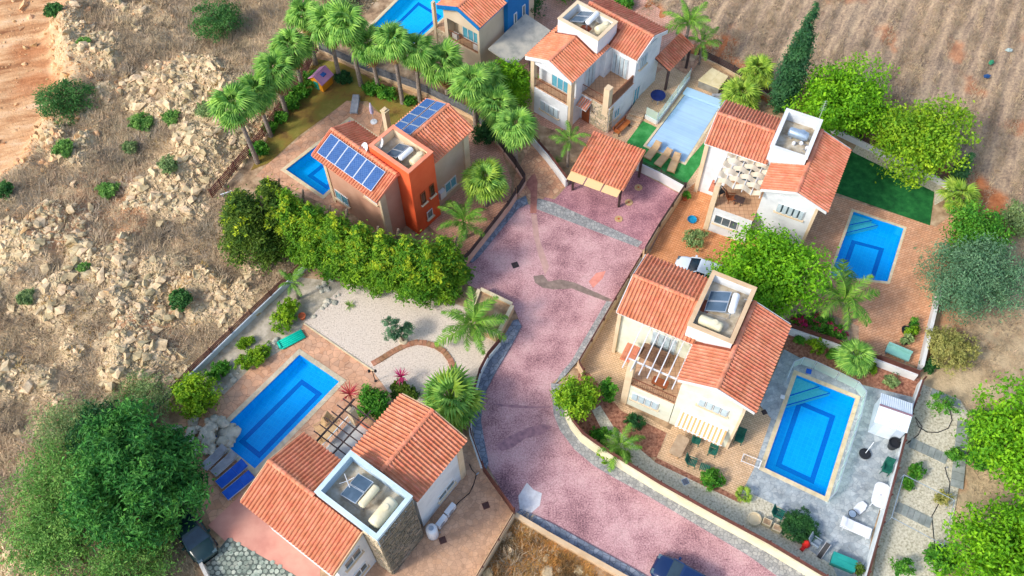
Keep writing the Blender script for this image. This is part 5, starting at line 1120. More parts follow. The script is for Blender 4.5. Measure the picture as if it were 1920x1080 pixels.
# --- clipped cloud tree on the white gravel: three pads on a bent stem
p = P(757,640); th = thing('topiary_tree', 'small topiary tree with rounded pads on the white gravel', 'tree', (p.x, p.y, 0))
bl = [(-.75,.35,2.0,.6,.55,.4),(-.72,-.15,1.35,.55,.5,.36),(.18,.15,1.15,.5,.45,.34),(.45,.35,1.35,.38,.38,.28)]
for b in bl: crown(th, [b], 1100, .12, L_OLIVE, 'pad', clump=.1)
mb = MB(); mb.tube([(0,0,-.05),(-.05,0,.5),(-.3,.1,1.0),(-.7,.3,1.8)], [.09,.08,.06,.04], 6)
mb.tube([(-.1,0,.6),(.15,.12,1.05)], .04, 5); mb.tube([(-.2,0,.8),(-.65,-.1,1.25)], .04, 5); mb.tube([(.1,.1,.95),(.42,.3,1.25)], .03, 5); mb.build('trunk', M_BARK, th)
MB().lathe([(.3,-.02),(.34,.1),(.28,.16)], n=14).build('stone_ring', M_STONE, th)
# ================================================================ loose rock, scrub, stubble (uncountable)
def scatter(n, x0, x1, y0, y1, keep):
    X, Y = RNG.uniform(x0, x1, n), RNG.uniform(y0, y1, n); k = keep(X, Y); return X[k], Y[k]
def outside(X, Y, m=.4): return (~inpoly(X, Y, ESTATE)) | (False)
_ico = None
def rocks(name, X, Y, size, m, seed):
    rng = np.random.default_rng(seed); t = (1+5**.5)/2
    v = np.array([(-1,t,0),(1,t,0),(-1,-t,0),(1,-t,0),(0,-1,t),(0,1,t),(0,-1,-t),(0,1,-t),(t,0,-1),(t,0,1),(-t,0,-1),(-t,0,1)])/1.9
    f = np.array([(0,11,5),(0,5,1),(0,1,7),(0,7,10),(0,10,11),(1,5,9),(5,11,4),(11,10,2),(10,7,6),(7,1,8),(3,9,4),(3,4,2),(3,2,6),(3,6,8),(3,8,9),(4,9,5),(2,4,11),(6,2,10),(8,6,7),(9,8,1)])
    n = len(X); a = rng.uniform(0,6.28,n); V = v[None]*(1+.38*rng.normal(size=(n,12,1)))*rng.uniform(.6,1.3,(n,1,3))*[1,1,.7]
    c, s_ = np.cos(a)[:,None], np.sin(a)[:,None]; V = np.stack([V[...,0]*c-V[...,1]*s_, V[...,0]*s_+V[...,1]*c, V[...,2]], -1)*size[:,None,None]
    V += np.stack([X, Y, ground_z(X, Y)+size*.18], -1)[:,None]
    F = (f[None]+12*np.arange(n)[:,None,None]).reshape(-1)
    me = bpy.data.meshes.new(name); me.vertices.add(12*n); me.vertices.foreach_set('co', V.ravel()); me.loops.add(len(F)); me.loops.foreach_set('vertex_index', F)
    me.polygons.add(20*n); me.polygons.foreach_set('loop_start', np.arange(0,60*n,3)); me.polygons.foreach_set('loop_total', np.full(20*n,3))
    at = me.attributes.new('tint','FLOAT','FACE'); at.data.foreach_set('value', np.repeat(rng.random(n),20)); me.polygons.foreach_set('use_smooth', np.zeros(len(me.polygons), bool)); me.update(calc_edges=True); me.materials.append(m)
    o = bpy.data.objects.new(name, me); S.collection.objects.link(o); return tag(o, kind='stuff')
def tufts(name, X, Y, h, k, m, seed, spread=.5, width=.03, flat=0.):
    """dry tufts: k thin blades each"""
    rng = np.random.default_rng(seed); n = len(X); N = n*k; i = np.repeat(np.arange(n), k)
    az = rng.uniform(0,6.28,N); e = rng.uniform(.15+.0,1.3,N)*(1-flat); L_ = h[i]*rng.uniform(.5,1.2,N); z = ground_z(X, Y)
    r0 = h[i]*spread*rng.random(N)**.5; b = np.stack([X[i]+np.cos(az)*r0, Y[i]+np.sin(az)*r0, z[i]-.03+rng.random(N)*h[i]*.25], -1)
    az2 = az + rng.normal(size=N)*.9; d = np.stack([np.cos(az2)*np.cos(e), np.sin(az2)*np.cos(e), np.sin(e)], -1)*L_[:,None]; s_ = np.stack([-np.sin(az2), np.cos(az2), 0*az2], -1)*width*(.6+.8*rng.random(N))[:,None]
    V = np.stack([b-s_, b+s_, b+d], 1); me = bpy.data.meshes.new(name); me.vertices.add(3*N); me.vertices.foreach_set('co', V.ravel()); me.loops.add(3*N); me.loops.foreach_set('vertex_index', np.arange(3*N))
    me.polygons.add(N); me.polygons.foreach_set('loop_start', np.arange(0,3*N,3)); me.polygons.foreach_set('loop_total', np.full(N,3))
    T = np.clip(np.repeat(rng.random(n),k)*.7+.3*rng.random(N), 0, 1); at = me.attributes.new('tint','FLOAT','FACE'); at.data.foreach_set('value', T); me.polygons.foreach_set('use_smooth', np.zeros(len(me.polygons), bool)); me.update(calc_edges=True); me.materials.append(m)
    o = bpy.data.objects.new(name, me); S.collection.objects.link(o); return tag(o, kind='stuff')
M_ROCK = mat('limestone', [srgb(162,140,108), srgb(200,176,136), srgb(216,196,158)], 2.0, 6, .95, .5, 8, tint=.25, sp=(.3,.65))
M_SCRUB = mat('dry_scrub', [srgb(152,134,110), srgb(188,166,134), srgb(208,184,146)], .35, 4, .95, tint=.3)
M_SCRUBY = mat('straw_scrub', [srgb(168,132,72), srgb(196,160,96)], .5, 4, .95, tint=.3)
M_STUB = mat('stubble', [srgb(138,122,102), srgb(180,158,128), srgb(206,180,144)], .3, 5, .95, tint=.3)
def leftland(X, Y): return (~inpoly(X, Y, ESTATE)) & (X < 4) & ~inpoly(X, Y, DIRT)
X, Y = scatter(150000, -54, 2, 13, 72, lambda X, Y: leftland(X, Y) & (rk(X,Y) + .05*RNG.normal(size=X.shape) > .53)); print('rubble', len(X)); rocks('rubble', X, Y, np.clip(.05*RNG.pareto(2.3, len(X))+.06, .06, .42), M_ROCK, 3)
X, Y = scatter(30000, -60, -10, 12, 78, lambda X, Y: (pdist(X, Y, DIRT) < 2.2 + 7*(RNG.random(X.shape) < .12)) & ~inpoly(X, Y, ESTATE)); rocks('bank_rubble', X, Y, np.clip(.06*RNG.pareto(2.2, len(X))+.06, .06, .35), mat('tan_rock', [srgb(206,158,108), srgb(230,192,146)], 2, 6, .95, .5, 8, tint=.2), 4)
X, Y = scatter(30000, -56, 2, 12, 74, lambda X, Y: leftland(X, Y) & (rk(X,Y) + .04*RNG.normal(size=X.shape) < .52)); tufts('dry_scrub', X, Y, RNG.uniform(.2,.75,len(X)), 26, M_SCRUB, 5, .9, .02)
X, Y = scatter(3400, -56, 2, 12, 74, lambda X, Y: leftland(X, Y) & (rk(X,Y) + .02*RNG.normal(size=X.shape) > .545)); rocks('boulders', X, Y, RNG.uniform(.14,.42,len(X))**1.2, M_ROCK, 12)
X, Y = scatter(1500, -56, 2, 12, 74, lambda X, Y: leftland(X, Y) & (rk(X,Y) + .03*RNG.normal(size=X.shape) < .51) & (pdist(X, Y, ESTATE) > 1.0)); tufts('dry_bushes', X, Y, RNG.uniform(.5,1.0,len(X)), 80, mat('grey_twigs', [srgb(132,120,104), srgb(160,148,128), srgb(182,168,146)], .3, 4, .95, tint=.25), 13, .75, .016)
X, Y = scatter(1500, -60, 2, 12, 78, lambda X, Y: leftland(X, Y) & (vnoise(X,Y,.2,55,3) > .62)); tufts('straw_grass', X, Y, RNG.uniform(.25,.55,len(X)), 26, M_SCRUBY, 6, .8, .022)
fieldk = lambda X, Y: inpoly(X, Y, FIELD) & ~inpoly(X, Y, ESTATE) & (vnoise((X*FUR.x+Y*FUR.y)*.2, X*fperp.x+Y*fperp.y, .55, 61, 4) + .2*np.sin((X*fperp.x+Y*fperp.y)*2*math.pi/1.7) > .46)
X, Y = scatter(70000, 2, 62, 36, 80, fieldk); tufts('stubble', X, Y, RNG.uniform(.12,.34,len(X)), 10, M_STUB, 7, .9, .02)
X, Y = scatter(9000, 18, 60, 14, 52, lambda X, Y: ~inpoly(X, Y, FIELD) & ~inpoly(X, Y, ESTATE) & ~inpoly(X, Y, PP([(1715,700),(1805,745),(1820,775),(1800,917),(1778,1040),(1740,1300),(1600,1300)])) & (vnoise(X,Y,.2,71,4) > .45)); tufts('dry_weeds', X, Y, RNG.uniform(.2,.45,len(X)), 14, M_STUB, 8, .8, .02)
plot = PP([(968,985),(1180,1100),(1280,1165),(870,1165)])
X, Y = scatter(30000, -12, 16, 10, 22, lambda X, Y: inpoly(X, Y, plot)); k = len(X)//8
tufts('dry_weeds', X[:k*3], Y[:k*3], RNG.uniform(.25,.6,k*3), 30, mat('orange_weeds', [srgb(120,96,64), srgb(184,134,70), srgb(206,160,92)], .5, 5, .95, tint=.3), 9, .9, .022); rocks('rubble', X[k*3:k*4], Y[k*3:k*4], np.clip(.08*RNG.pareto(2.5, k)+.07, .07, .4), M_ROCK, 10)
# ================================================================ OBJECTS
M_GPLAS = mat('green_plastic', [srgb(24,84,70), srgb(34,104,88)], 3, 4, .45, tint=.1); M_TANC = mat('tan_cloth', [srgb(178,146,108), srgb(196,166,128)], 2, 5, .85)
M_BLUEC = mat('blue_cloth', [srgb(24,78,176), srgb(36,98,196)], 2, 5, .8); M_GREYC = mat('grey_cloth', [srgb(134,136,142), srgb(164,166,170)], 2, 5, .85)
M_WPLAS = mat('white_plastic', [srgb(214,218,222), srgb(230,232,234)], 1.5, 5, .4); M_BLACK = mat('black_plastic', [srgb(30,32,36), srgb(44,46,50)], 3, 4, .5)
M_WOOD = mat('orange_wood', [srgb(164,84,40), srgb(194,112,62)], 3, 6, .6, tint=.15); M_LOGW = mat('pale_wood', [srgb(176,142,98), srgb(202,170,126)], 3, 6, .7, tint=.15)
M_CLAY = mat('terracotta_pot', [srgb(176,88,52), srgb(198,110,72)], 3, 5, .8); M_CREAMP = mat('cream_tank', [srgb(212,200,162), srgb(226,216,184)], 1.5, 5, .5)
M_COLL = mat('collector_glass', [srgb(58,78,96), srgb(84,104,122)], .9, 4, .1, spec=.6); M_STEEL = mat('galvanised', [srgb(150,170,188), srgb(176,192,206)], 2, 5, .35, metal=.5)
M_CLRGL = glassy('clear_glass', (.86,.94,.9), .05, .05)
_t = M_CLRGL.node_tree; _m = [n for n in _t.nodes if n.type == 'MIX_SHADER'][0]; _d = _n(_t, 'ShaderNodeBsdfTranslucent'); _d.inputs[0].default_value = (.62,.72,.68,1); _e = _n(_t, 'ShaderNodeBsdfDiffuse'); _e.inputs[0].default_value = (.62,.72,.68,1)
_a = _n(_t, 'ShaderNodeAddShader'); _x = _n(_t, 'ShaderNodeMixShader'); _x.inputs[0].default_value = .22; _tr = [n for n in _t.nodes if n.type == 'BSDF_TRANSPARENT'][0]     # pale diffuse and translucent share keeps the panes visible
_t.links.new(_d.outputs[0], _a.inputs[0]); _t.links.new(_e.outputs[0], _a.inputs[1]); _t.links.new(_tr.outputs[0], _x.inputs[1]); _t.links.new(_a.outputs[0], _x.inputs[2]); _t.links.new(_x.outputs[0], _t.nodes['Material Output'].inputs[0])
def axis_rz(a, b): d = P(*b) - P(*a); return math.atan2(d.y, d.x)
def frame(th): return th.rotation_euler.z
# --- reclining loungers: legs, bed, raised back (x along its length, head at +x)
def lounger(name, label, cloth, metal, loc, rz, group=None, back=.55, L_=1.95, w_=.66):
    th = thing(name, label, 'sun lounger', loc, rz, group); s_ = .62*L_
    m = MB()
    for y in (-w_/2, w_/2-.04): m.box((0,y,.26),(L_,y+.04,.31))
    m.box((0,-w_/2,.26),(.04,w_/2,.31)); m.build('frame', metal, th)
    for x in (.15, L_-.3):
        for y in (-w_/2, w_/2-.05): MB().box((x,y,0),(x+.05,y+.05,.26)).build('leg', metal, th)
    MB().box((.02,-w_/2+.045,.27),(s_,w_/2-.045,.36)).build('mattress', cloth, th)
    mb = MB(Matrix.Translation((s_+.01,0,.33)) @ Matrix.Rotation(-back, 4, 'Y')); mb.box((0,-w_/2+.045,-.04),(L_-s_,w_/2-.045,.05)); mb.build('backrest', cloth, th)
    mb = MB(Matrix.Translation((s_+.01,0,.33)) @ Matrix.Rotation(-back, 4, 'Y')); mb.box((L_-s_-.3,-w_/2+.1,.052),(L_-s_-.05,w_/2-.1,.1)); mb.build('headrest', cloth, th)
    return th
def lg(lb, foot, head, cloth, metal, grp=None, **k): p = P(*foot); return lounger('sun_lounger', lb, cloth, metal, (p.x, p.y, .03), axis_rz(foot, head), grp, **k)
lg('grey sun lounger nearest the pool rocks in the row beside the big tree', (384,881), (410,856), M_GREYC, M_ALU, back=.2)
lg('grey sun lounger next to a blue one in the row beside the big tree', (402,892), (428,868), M_GREYC, M_ALU, back=.2)
lg('blue sun lounger between a grey lounger and another blue one', (412,913), (444,886), M_BLUEC, M_ALU, back=.08, L_=2.2, w_=.78)
lg('blue sun lounger at the end of the row nearest the tiled roof', (424,934), (458,906), M_BLUEC, M_ALU, back=.08, L_=2.2, w_=.78)
lg('tan lounger on the turf nearest the tiled carport', (1212,302), (1224,287), M_TANC, M_LOGW, back=.35)
lg('tan lounger in the middle of the three on turf', (1231,315), (1246,298), M_TANC, M_LOGW, back=.35)
lg('tan lounger on the turf farthest from the carport', (1256,327), (1264,308), M_TANC, M_LOGW, back=.35)
lg('long grey lounger on the sun deck by the closed parasol', (664,217), (668,192), M_GREYC, M_STEEL, back=.15)
lg('white plastic sun lounger by the pale wall on grey paving', (1630,1004), (1584,984), M_WPLAS, M_WPLAS, back=.15, w_=.75)
# --- green slatted garden armchairs
def chair(name, label, p, rz, m, group=None, h=.42, stack=1):
    th = thing(name, label, 'chair', p, rz, group)
    for k in range(stack):
        z = k*.1
        for x in (-.24,.2):
            for y in (-.26,.22): MB().box((x,y,0 if k == 0 else h+z-.1),(x+.045,y+.045,h+z)).build('leg', m, th)
        for i in range(5): MB().box((-.25+i*.1,-.25,h+z),(-.165+i*.1,.26,h+.03+z),.3+.1*i).build('seat_slat', m, th)
        for i in range(5):
            mb = MB(Matrix.Translation((-.27,0,h+.06+z)) @ Matrix.Rotation(-.42, 4, 'Y')); mb.box((-.02,-.25,i*.12),(.015,.26,i*.12+.085)); mb.build('back_slat', m, th)
        mb = MB(Matrix.Translation((-.27,0,h+z)) @ Matrix.Rotation(-.42, 4, 'Y'))
        for y in (-.28,.26): mb.box((-.02,y,0),(.02,y+.03,.68))
        mb.box((-.02,-.25,.65),(.02,.26,.69)); mb.build('back_frame', m, th)
        for y in (-.29,.24): MB().box((-.3,y,h+.2+z),(.24,y+.06,h+.24+z)).build('armrest', m, th)
    return th
fr = P(1300,826); down = axis_rz((1300,820),(1292,845))
chair('garden_chair', 'green slatted chair under the left part of the striped awning', (*P(1303,831).xy,.02), down, M_GPLAS); chair('garden_chair', 'green slatted chair beside the corner of the cream house wall', (*P(1334,851).xy,.02), down, M_GPLAS)
chair('garden_chair', 'stacked pair of green chairs by the pillar facing the pool', (*P(1383,828).xy,.02), axis_rz((1388,815),(1380,840)), M_GPLAS, stack=2)
chair('garden_chair', 'green recliner with a footstool in front of the striped awning', (*P(1297,872).xy,.02), axis_rz((1290,868),(1320,880)), M_GPLAS)
chair('garden_chair', 'stacked green chairs leaning near white table by the boundary wall', (*P(1657,885).xy,.02), axis_rz((1660,870),(1652,900)), M_GPLAS, stack=3); chair('garden_chair', 'dark green chairs stacked beside the round dark green shrub', (*P(1458,970).xy,.02), axis_rz((1450,965),(1470,975)), M_GPLAS, stack=2)
chair('garden_chair', 'grey chair between red cover and folded black lounger', (*P(1527,1022).xy,.02), axis_rz((1520,1018),(1535,1028)), mat('grey_plastic', srgb(132,146,158), rough=.5))
p = P(1320,880); th = thing('footstool', 'green slatted footstool in front of the recliner', 'stool', (*p.xy,.02), axis_rz((1290,868),(1320,880)))
for x in (-.3,.26):
    for y in (-.22,.18): MB().box((x,y,0),(x+.04,y+.04,.36)).build('leg', M_GPLAS, th)
for i in range(6): MB().box((-.32+i*.11,-.24,.36),(-.23+i*.11,.24,.39)).build('slat', M_GPLAS, th)
def table(name, label, p, rz, w_, l_, h, top, leg, cat='table', rnd=.2, hole=False, oval=False):
    th = thing(name, label, cat, p, rz); poly = []; n = 6
    for cx, cy, a0 in ((l_/2-rnd,w_/2-rnd,0),(-l_/2+rnd,w_/2-rnd,1),(-l_/2+rnd,-w_/2+rnd,2),(l_/2-rnd,-w_/2+rnd,3)):
        for i in range(n): a = (a0+i/(n-1))*math.pi/2; poly.append((cx+math.cos(a)*rnd, cy+math.sin(a)*rnd))
    MB().prism(poly, h-.04, h).build('table_top', top, th)
    MB().prism([(x*.97,y*.95) for x,y in poly], h-.09, h-.042).build('apron', leg, th)
    for x in (-l_/2+.18, l_/2-.23):
        for y in (-w_/2+.14, w_/2-.2): MB().box((x,y,0),(x+.06,y+.06,h-.09)).build('leg', leg, th)
    if hole: MB().lathe([(.03,h+.001),(.03,h+.006)], n=10).build('parasol_hole', M_BLACK, th)
    return th
table('garden_table', 'oblong tan covered table at the corner of the tan terrace', (*P(1271,843).xy,.02), axis_rz((1278,820),(1262,850)), .85, 1.6, .7, mat('table_cover', [srgb(164,138,110), srgb(188,164,134)], 2, 6, .9, .4), M_LOGW)
table('garden_table', 'white oval plastic table against the pale boundary wall', (*P(1645,935).xy,.02), axis_rz((1638,960),(1652,905)), 1.02, 1.75, .72, M_WPLAS, M_WPLAS, rnd=.4, hole=True)
table('balcony_table', 'brown table on the tiled balcony of the cream house', (*P(1236,724,3.05).xy,3.03), frame(hE), .6, 1.1, .6, M_WOODD, M_DARK, rnd=.08)
th = thing('round_table', 'round dark blue table on the raised tan terrace', 'table', (*P(1232,190,.42).xy,.42)); MB().lathe([(.02,.7),(.62,.7),(.64,.76),(.02,.78)], n=24).build('table_top', mat('navy_top', [srgb(20,34,84), srgb(28,46,100)], 2, 4, .4), th)
for a in range(4): MB().tube([(.42*math.cos(a*1.57),.42*math.sin(a*1.57),0),(.2*math.cos(a*1.57),.2*math.sin(a*1.57),.7)], .035).build('leg', M_GREYC, th)
# balcony furniture
def sofa(label, p, rz, l_, m):
    th = thing('sofa', label, 'sofa', p, rz); MB().box((-l_/2,-.4,.08),(l_/2,.4,.36)).build('base', m, th)
    for i in range(3): MB().box((-l_/2+.12+i*(l_-.24)/3+.01,-.36,.365),(-l_/2+.12+(i+1)*(l_-.24)/3-.01,.2,.48)).build('cushion', m, th)
    MB().box((-l_/2,.22,.36),(l_/2,.4,.82)).build('backrest', m, th)
    for x in (-l_/2, l_/2-.1): MB().box((x,-.4,.365),(x+.1,.21,.6)).build('armrest', m, th)
sofa('brown wicker sofa on the balcony under the white pergola', (*P(1226,672,3).xy,3.03), frame(hE), 2.0, mat('wicker', [srgb(104,76,58), srgb(132,102,80)], 8, 5, .9, .5))
table('balcony_table', 'iron table on the tiled balcony below the woven sails', (*P(1383,383,3).xy,3.03), frame(hB), .6, .8, .62, M_DARK, M_DARK, rnd=.1)
chair('balcony_chair', 'curved brown chair on the balcony below the woven sails', (*P(1370,378,3).xy,3.03), frame(hB)+.3, M_WOODD); chair('balcony_chair', 'dark chair at the left end of the balcony below the sails', (*P(1349,366,3).xy,3.03), frame(hB)-.6, M_BLACK)
chair('balcony_chair', 'pale chair on the open terrace of the white two storey house', (*P(1147,120,3).xy,3.03), frame(hC)+1.2, M_GREYC)
MB().box((3.3,1.3,3.02),(3.9,1.6,3.02)) if False else None
table('balcony_table', 'pale wooden table under the dark pergola beside the long pool', (*P(620,815,2.45).xy,2.47), frame(hD)+1.57, .8, 1.3, .7, M_LOGW, M_LOGW, rnd=.08)
for i, (x, y, a, lb) in enumerate([(628,795,.2,'pale wooden chair under the dark pergola nearest the pool ladder'),(606,828,2.8,'pale wooden chair under the dark pergola nearest the tiled roof'),(600,808,4.4,'pale wooden chair with purple cushion side of the pergola table')]): chair('balcony_chair', lb, (*P(x,y,2.45).xy,2.47), frame(hD)+a, M_LOGW)
# --- wooden bench by the porch
p = P(1165,244); th = thing('garden_bench', 'orange wooden bench against the white house wall', 'bench', (*p.xy,.02), axis_rz((1153,252),(1178,228)))
for i in range(4): MB().box((-.85,-.3+i*.13,.42),(.85,-.19+i*.13,.46),.2*i).build('seat_slat', M_WOOD, th)
for i in range(3): MB().box((-.85,.24,.52+i*.14),(.85,.28,.63+i*.14),.25*i).build('back_slat', M_WOOD, th)
for x in (-.75,.68):
    MB().box((x,-.3,0),(x+.07,-.23,.42)).build('leg', M_DARK, th); MB().box((x,.2,0),(x+.07,.27,.95)).build('leg', M_DARK, th); MB().box((x,-.3,.62),(x+.07,.2,.66)).build('armrest', M_WOOD, th)
# --- terrace of the white house: low wall, steps, glass
pa, pb, pc_ = P(1209,221), P(1231,233), P(1292,150); up = Vector((0,0,1))
th = thing('glass_balustrade', 'glass balustrade on a low white wall beside the covered pool', 'balustrade', (*pa.xy,0)); lp = [q-Vector((*pa.xy,0)) for q in (pa,pb,pc_)]
mb = MB()
for a, b in ((lp[0],lp[1]),(lp[1],lp[2])): mb.beam(a+up*.2, b+up*.2, .14, .44)
mb.build('wall', M_WHITE, th)
for a, b, n in ((lp[0],lp[1],1),(lp[1],lp[2],5)):
    for i in range(n):
        MB().beam(a.lerp(b,(i+.03)/n)+up*.9, a.lerp(b,(i+.97)/n)+up*.9, .02, .95).build('glass_panel', M_CLRGL, th)
for i in range(6): q = lp[1].lerp(lp[2], i/5); MB().box((q.x-.025,q.y-.025,.42),(q.x+.025,q.y+.025,1.42)).build('post', M_ALU, th)
v, f = cdt(PP([(1180,214),(1209,219),(1230,231),(1290,149),(1255,128),(1218,150)])); mb = MB(); mb.add([(q.x,q.y,.4) for q in v], f); tag(mb.build('raised_terrace', M_TERR), kind='structure')
v, f = cdt(PP([(1218,150),(1256,128),(1291,149),(1310,120),(1262,100),(1236,112)])); mb = MB(); mb.add([(q.x,q.y,.41) for q in v], f); tag(mb.build('pebble_terrace', M_CRAZY), kind='structure')
for i in range(3):
    a, b, c, d = P(1182-5*i,212+7*i), P(1208-4*i,219+6.5*i), P(1204-4*i,226+6.5*i), P(1177-5*i,219+7*i); mb = MB(); mb.prism([(q.x,q.y) for q in (a,b,c,d)], -.02, .34-.11*i); tag(mb.build('step', M_TERR), kind='structure')
# hot tub
c0, c1, c2, c3 = P(1335,127,.9), P(1366,143,.9), P(1349,166,.9), P(1309,150,.9); cc = (c0+c1+c2+c3)/4
th = thing('hot_tub', 'square hot tub under a cream folding cover by the field fence', 'hot tub', (*cc.xy,0)); q = [x-Vector((*cc.xy,0)) for x in (c0,c1,c2,c3)]
MB().prism([(x.x*.95,x.y*.95) for x in q], -.02, .8).build('cabinet', mat('tub_cabinet', [srgb(122,118,108), srgb(150,146,134)], 2, 5, .7, .2), th)
m01, m23 = q[0].lerp(q[1],.5), q[3].lerp(q[2],.5); M_TUBC = mat('tub_cover', [srgb(206,188,140), srgb(222,206,162)], 1.5, 6, .7, .2)
for a, b, c, d in ((q[0],m01,m23,q[3]),(m01,q[1],q[2],m23)):
    ce = (a+b+c+d)/4; MB().prism([((x.x-ce.x)*.985+ce.x,(x.y-ce.y)*.985+ce.y) for x in (a,b,c,d)], .805, .93).build('cover', M_TUBC, th)
for i in range(2): MB().box((-.3,-1.75+i*.2,0),(.5,-1.5+i*.2,.2+.2*i)).build('step', M_GREYC, th)
# --- glass pool fence round the cream house's pool
def glass_fence(name, label, pts, h=1.1, gap=1.25):
    P_ = PP(pts); o = P_[0]; th = thing(name, label, 'fence', (*o.xy,.02)); lp = [q-o for q in P_]
    for i in range(len(lp)-1):
        a, b = lp[i], lp[i+1]; n = max(1, round((b-a).length/gap))
        for j in range(n):
            MB().beam(a.lerp(b,(j+.03)/n)+up*.6, a.lerp(b,(j+.97)/n)+up*.6, .018, h-.1).build('glass_panel', M_CLRGL, th)
            q = a.lerp(b,j/n); MB().box((q.x-.022,q.y-.022,-.02),(q.x+.022,q.y+.022,h+.05)).build('post', M_ALU, th)
        MB().beam(a+up*(h+.06), b+up*(h+.06), .04, .025).build('top_rail', M_ALU, th)
glass_fence('pool_fence', 'clear glass fence bending round the pool with grey paving', [(1470,722),(1482,692),(1500,684),(1523,692),(1566,712),(1602,730),(1616,748),(1606,790),(1586,852),(1560,932),(1546,946)])
# --- white metal shed
g0, g1 = P(1627,810), P(1690,832); rzs = axis_rz((1627,810),(1690,832)); th = thing('garden_shed', 'white corrugated metal shed against the boundary wall', 'shed', (*g0.xy,0), rzs)
SW, SD, SH = (g1-g0).length-.3, 2.15, 1.75
MB().box((0,0,0),(SW,SD,SH)).build('wall', mat('shed_white', [srgb(186,200,214), srgb(204,216,226)], 1.2, 5, .4), th); M_SHR = mat('shed_roof', [srgb(206,218,226), srgb(222,230,236)], 1.2, 5, .35)
for v0, v1, z0, z1 in ((-.08,SD/2-.01,SH+.02,SH+.42),(SD+.08,SD/2+.01,SH+.02,SH+.42)):
    n = 16; mb = MB(); vs = []
    for i in range(n*2+1): u = -.1+(SW+.2)*i/(2*n); dz = .035*(i%2); vs += [(u,v0,z0+dz),(u,v1,z1+dz)]
    mb.add(vs, [(2*i,2*i+2,2*i+3,2*i+1) if v0 < v1 else (2*i,2*i+1,2*i+3,2*i+2) for i in range(2*n)]); mb.build('roof', M_SHR, th)
MB().add([(0,0.01,SH),(0,SD-.01,SH),(0,SD/2,SH+.4),(SW,0.01,SH),(SW,SD-.01,SH),(SW,SD/2,SH+.4)], [(0,2,1),(3,4,5)]).build('gable', MATS['shed_white'], th)
MB().box((-.1,SD/2-.06,SH+.43),(SW+.1,SD/2+.06,SH+.5)).build('ridge_strip', mat('shed_trim', srgb(140,112,120), rough=.5), th); MB().box((.5,-.03,.02),(1.4,-.002,1.6)).build('door', M_SHR, th)
# --- small things on the grey paving
def pot(name, label, px_, r, h, m, cat='pot', fill=None, z=.02):
    p = P(*px_); th = thing(name, label, cat, (*p.xy,z)); MB().lathe([(r*.7,0),(r,h*.9),(r*1.08,h*.92),(r*1.08,h),(r*.9,h),(r*.86,h*.8)], n=16).build('pot', m, th)
    if fill: crown(th, [(0,0,h+r*.9,r*1.3,r*1.3,r*1.2)], 420, .16, fill, 'foliage')
    return th
pot('barrel', 'black plastic drum beside the white shed', (1671,838), .38, .75, M_BLACK, 'barrel')
p = P(1621,852); th = thing('parasol_base', 'black round tyre base with a white pole on grey paving', 'parasol base', (*p.xy,.02)); MB().lathe([(.24,0),(.38,.02),(.4,.1),(.36,.17),(.24,.17)], n=18).build('tyre', M_BLACK, th); MB().lathe([(.02,.1),(.25,.1),(.25,.14),(.02,.14)], n=14).build('fill', M_LOGW, th); MB().tube([(0,0,.12),(.5,.55,.75)], .025).build('pole', M_WPLAS, th)
p = P(1612,953); th = thing('folded_chair', 'white plastic chair lying on grey paving near the white table', 'chair', (*p.xy,.05), axis_rz((1604,962),(1622,944)))
MB().prism([(-.45,-.12),(-.4,-.28),(.1,-.3),(.45,-.18),(.45,.18),(.1,.3),(-.4,.28),(-.45,.12)], .12, .17).build('back', M_WPLAS, th)
for y in (-.22,.18): MB().beam((-.4,y,.02),(.35,y,.12),.04,.04).build('leg', M_WPLAS, th)
p = P(1594,968); th = thing('barbecue', 'small round charcoal barbecue by the white lounger', 'barbecue', (*p.xy,.02)); MB().lathe([(.05,.3),(.26,.42),(.28,.5),(.24,.5),(.1,.42)], n=14).build('bowl', M_BLACK, th); MB().lathe([(.01,.49),(.24,.49),(.24,.5),(.01,.5)], n=14).build('grill', M_STEEL, th)
for a in range(3): MB().tube([(.2*math.cos(a*2.1),.2*math.sin(a*2.1),0),(.12*math.cos(a*2.1),.12*math.sin(a*2.1),.34)], .015).build('leg', M_BLACK, th)
tree('round_shrub', 'round dense dark green shrub at the corner of grey paving', (1498,990), 1.1, .5, .4, L_DARK, 14000, .09, 'bush', seed=140, clump=.06, trunk_=False, nl=12, shell=.75, up=.9)
pot('stone_planter', 'round cream stone pot by the pale corner of paving', (1413,975), .42, .3, M_COPE, 'planter')
for i, (x, y, lb) in enumerate([(1436,982,'square cream planter next to round cream pot'),(1455,993,'square cream planter beside dark green chairs'),(1478,1005,'square cream planter nearest the red cover')]):
    p = P(x, y); th = thing('square_planter', lb, 'planter', (*p.xy,.02), R(-28)); MB().box((-.28,-.22,0),(.28,.22,.4)).build('box', M_COPE, th); MB().box((-.23,-.17,.4),(.23,.17,.405)).build('soil', M_SOIL, th)
p = P(1510,1022); th = thing('red_cover', 'crumpled red cover standing beside the round shrub', 'cover', (*p.xy,.02), axis_rz((1504,1030),(1518,1012))); MB().lathe([(.22,0),(.28,.2),(.18,.5),(.06,.72),(.01,.75)], n=8).build('cloth', mat('red_cloth', [srgb(176,24,24), srgb(206,44,36)], 2, 5, .7, .3), th); MB().box((-.5,-.12,0),(-.2,.12,.25)).build('fold', MATS['red_cloth'], th)
p = P(1540,1036); th = thing('folded_lounger', 'folded black lounger leaning by turquoise storage box', 'sun lounger', (*p.xy,.02), axis_rz((1532,1045),(1548,1020)))
for y in (-.18,.14): MB().beam((-.45,y,.05),(.5,y,.75),.04,.04).build('rail', M_GREYC, th)
MB().beam((-.44,-.02,.06),(.48,-.02,.74),.28,.03).build('cloth', M_BLACK, th)
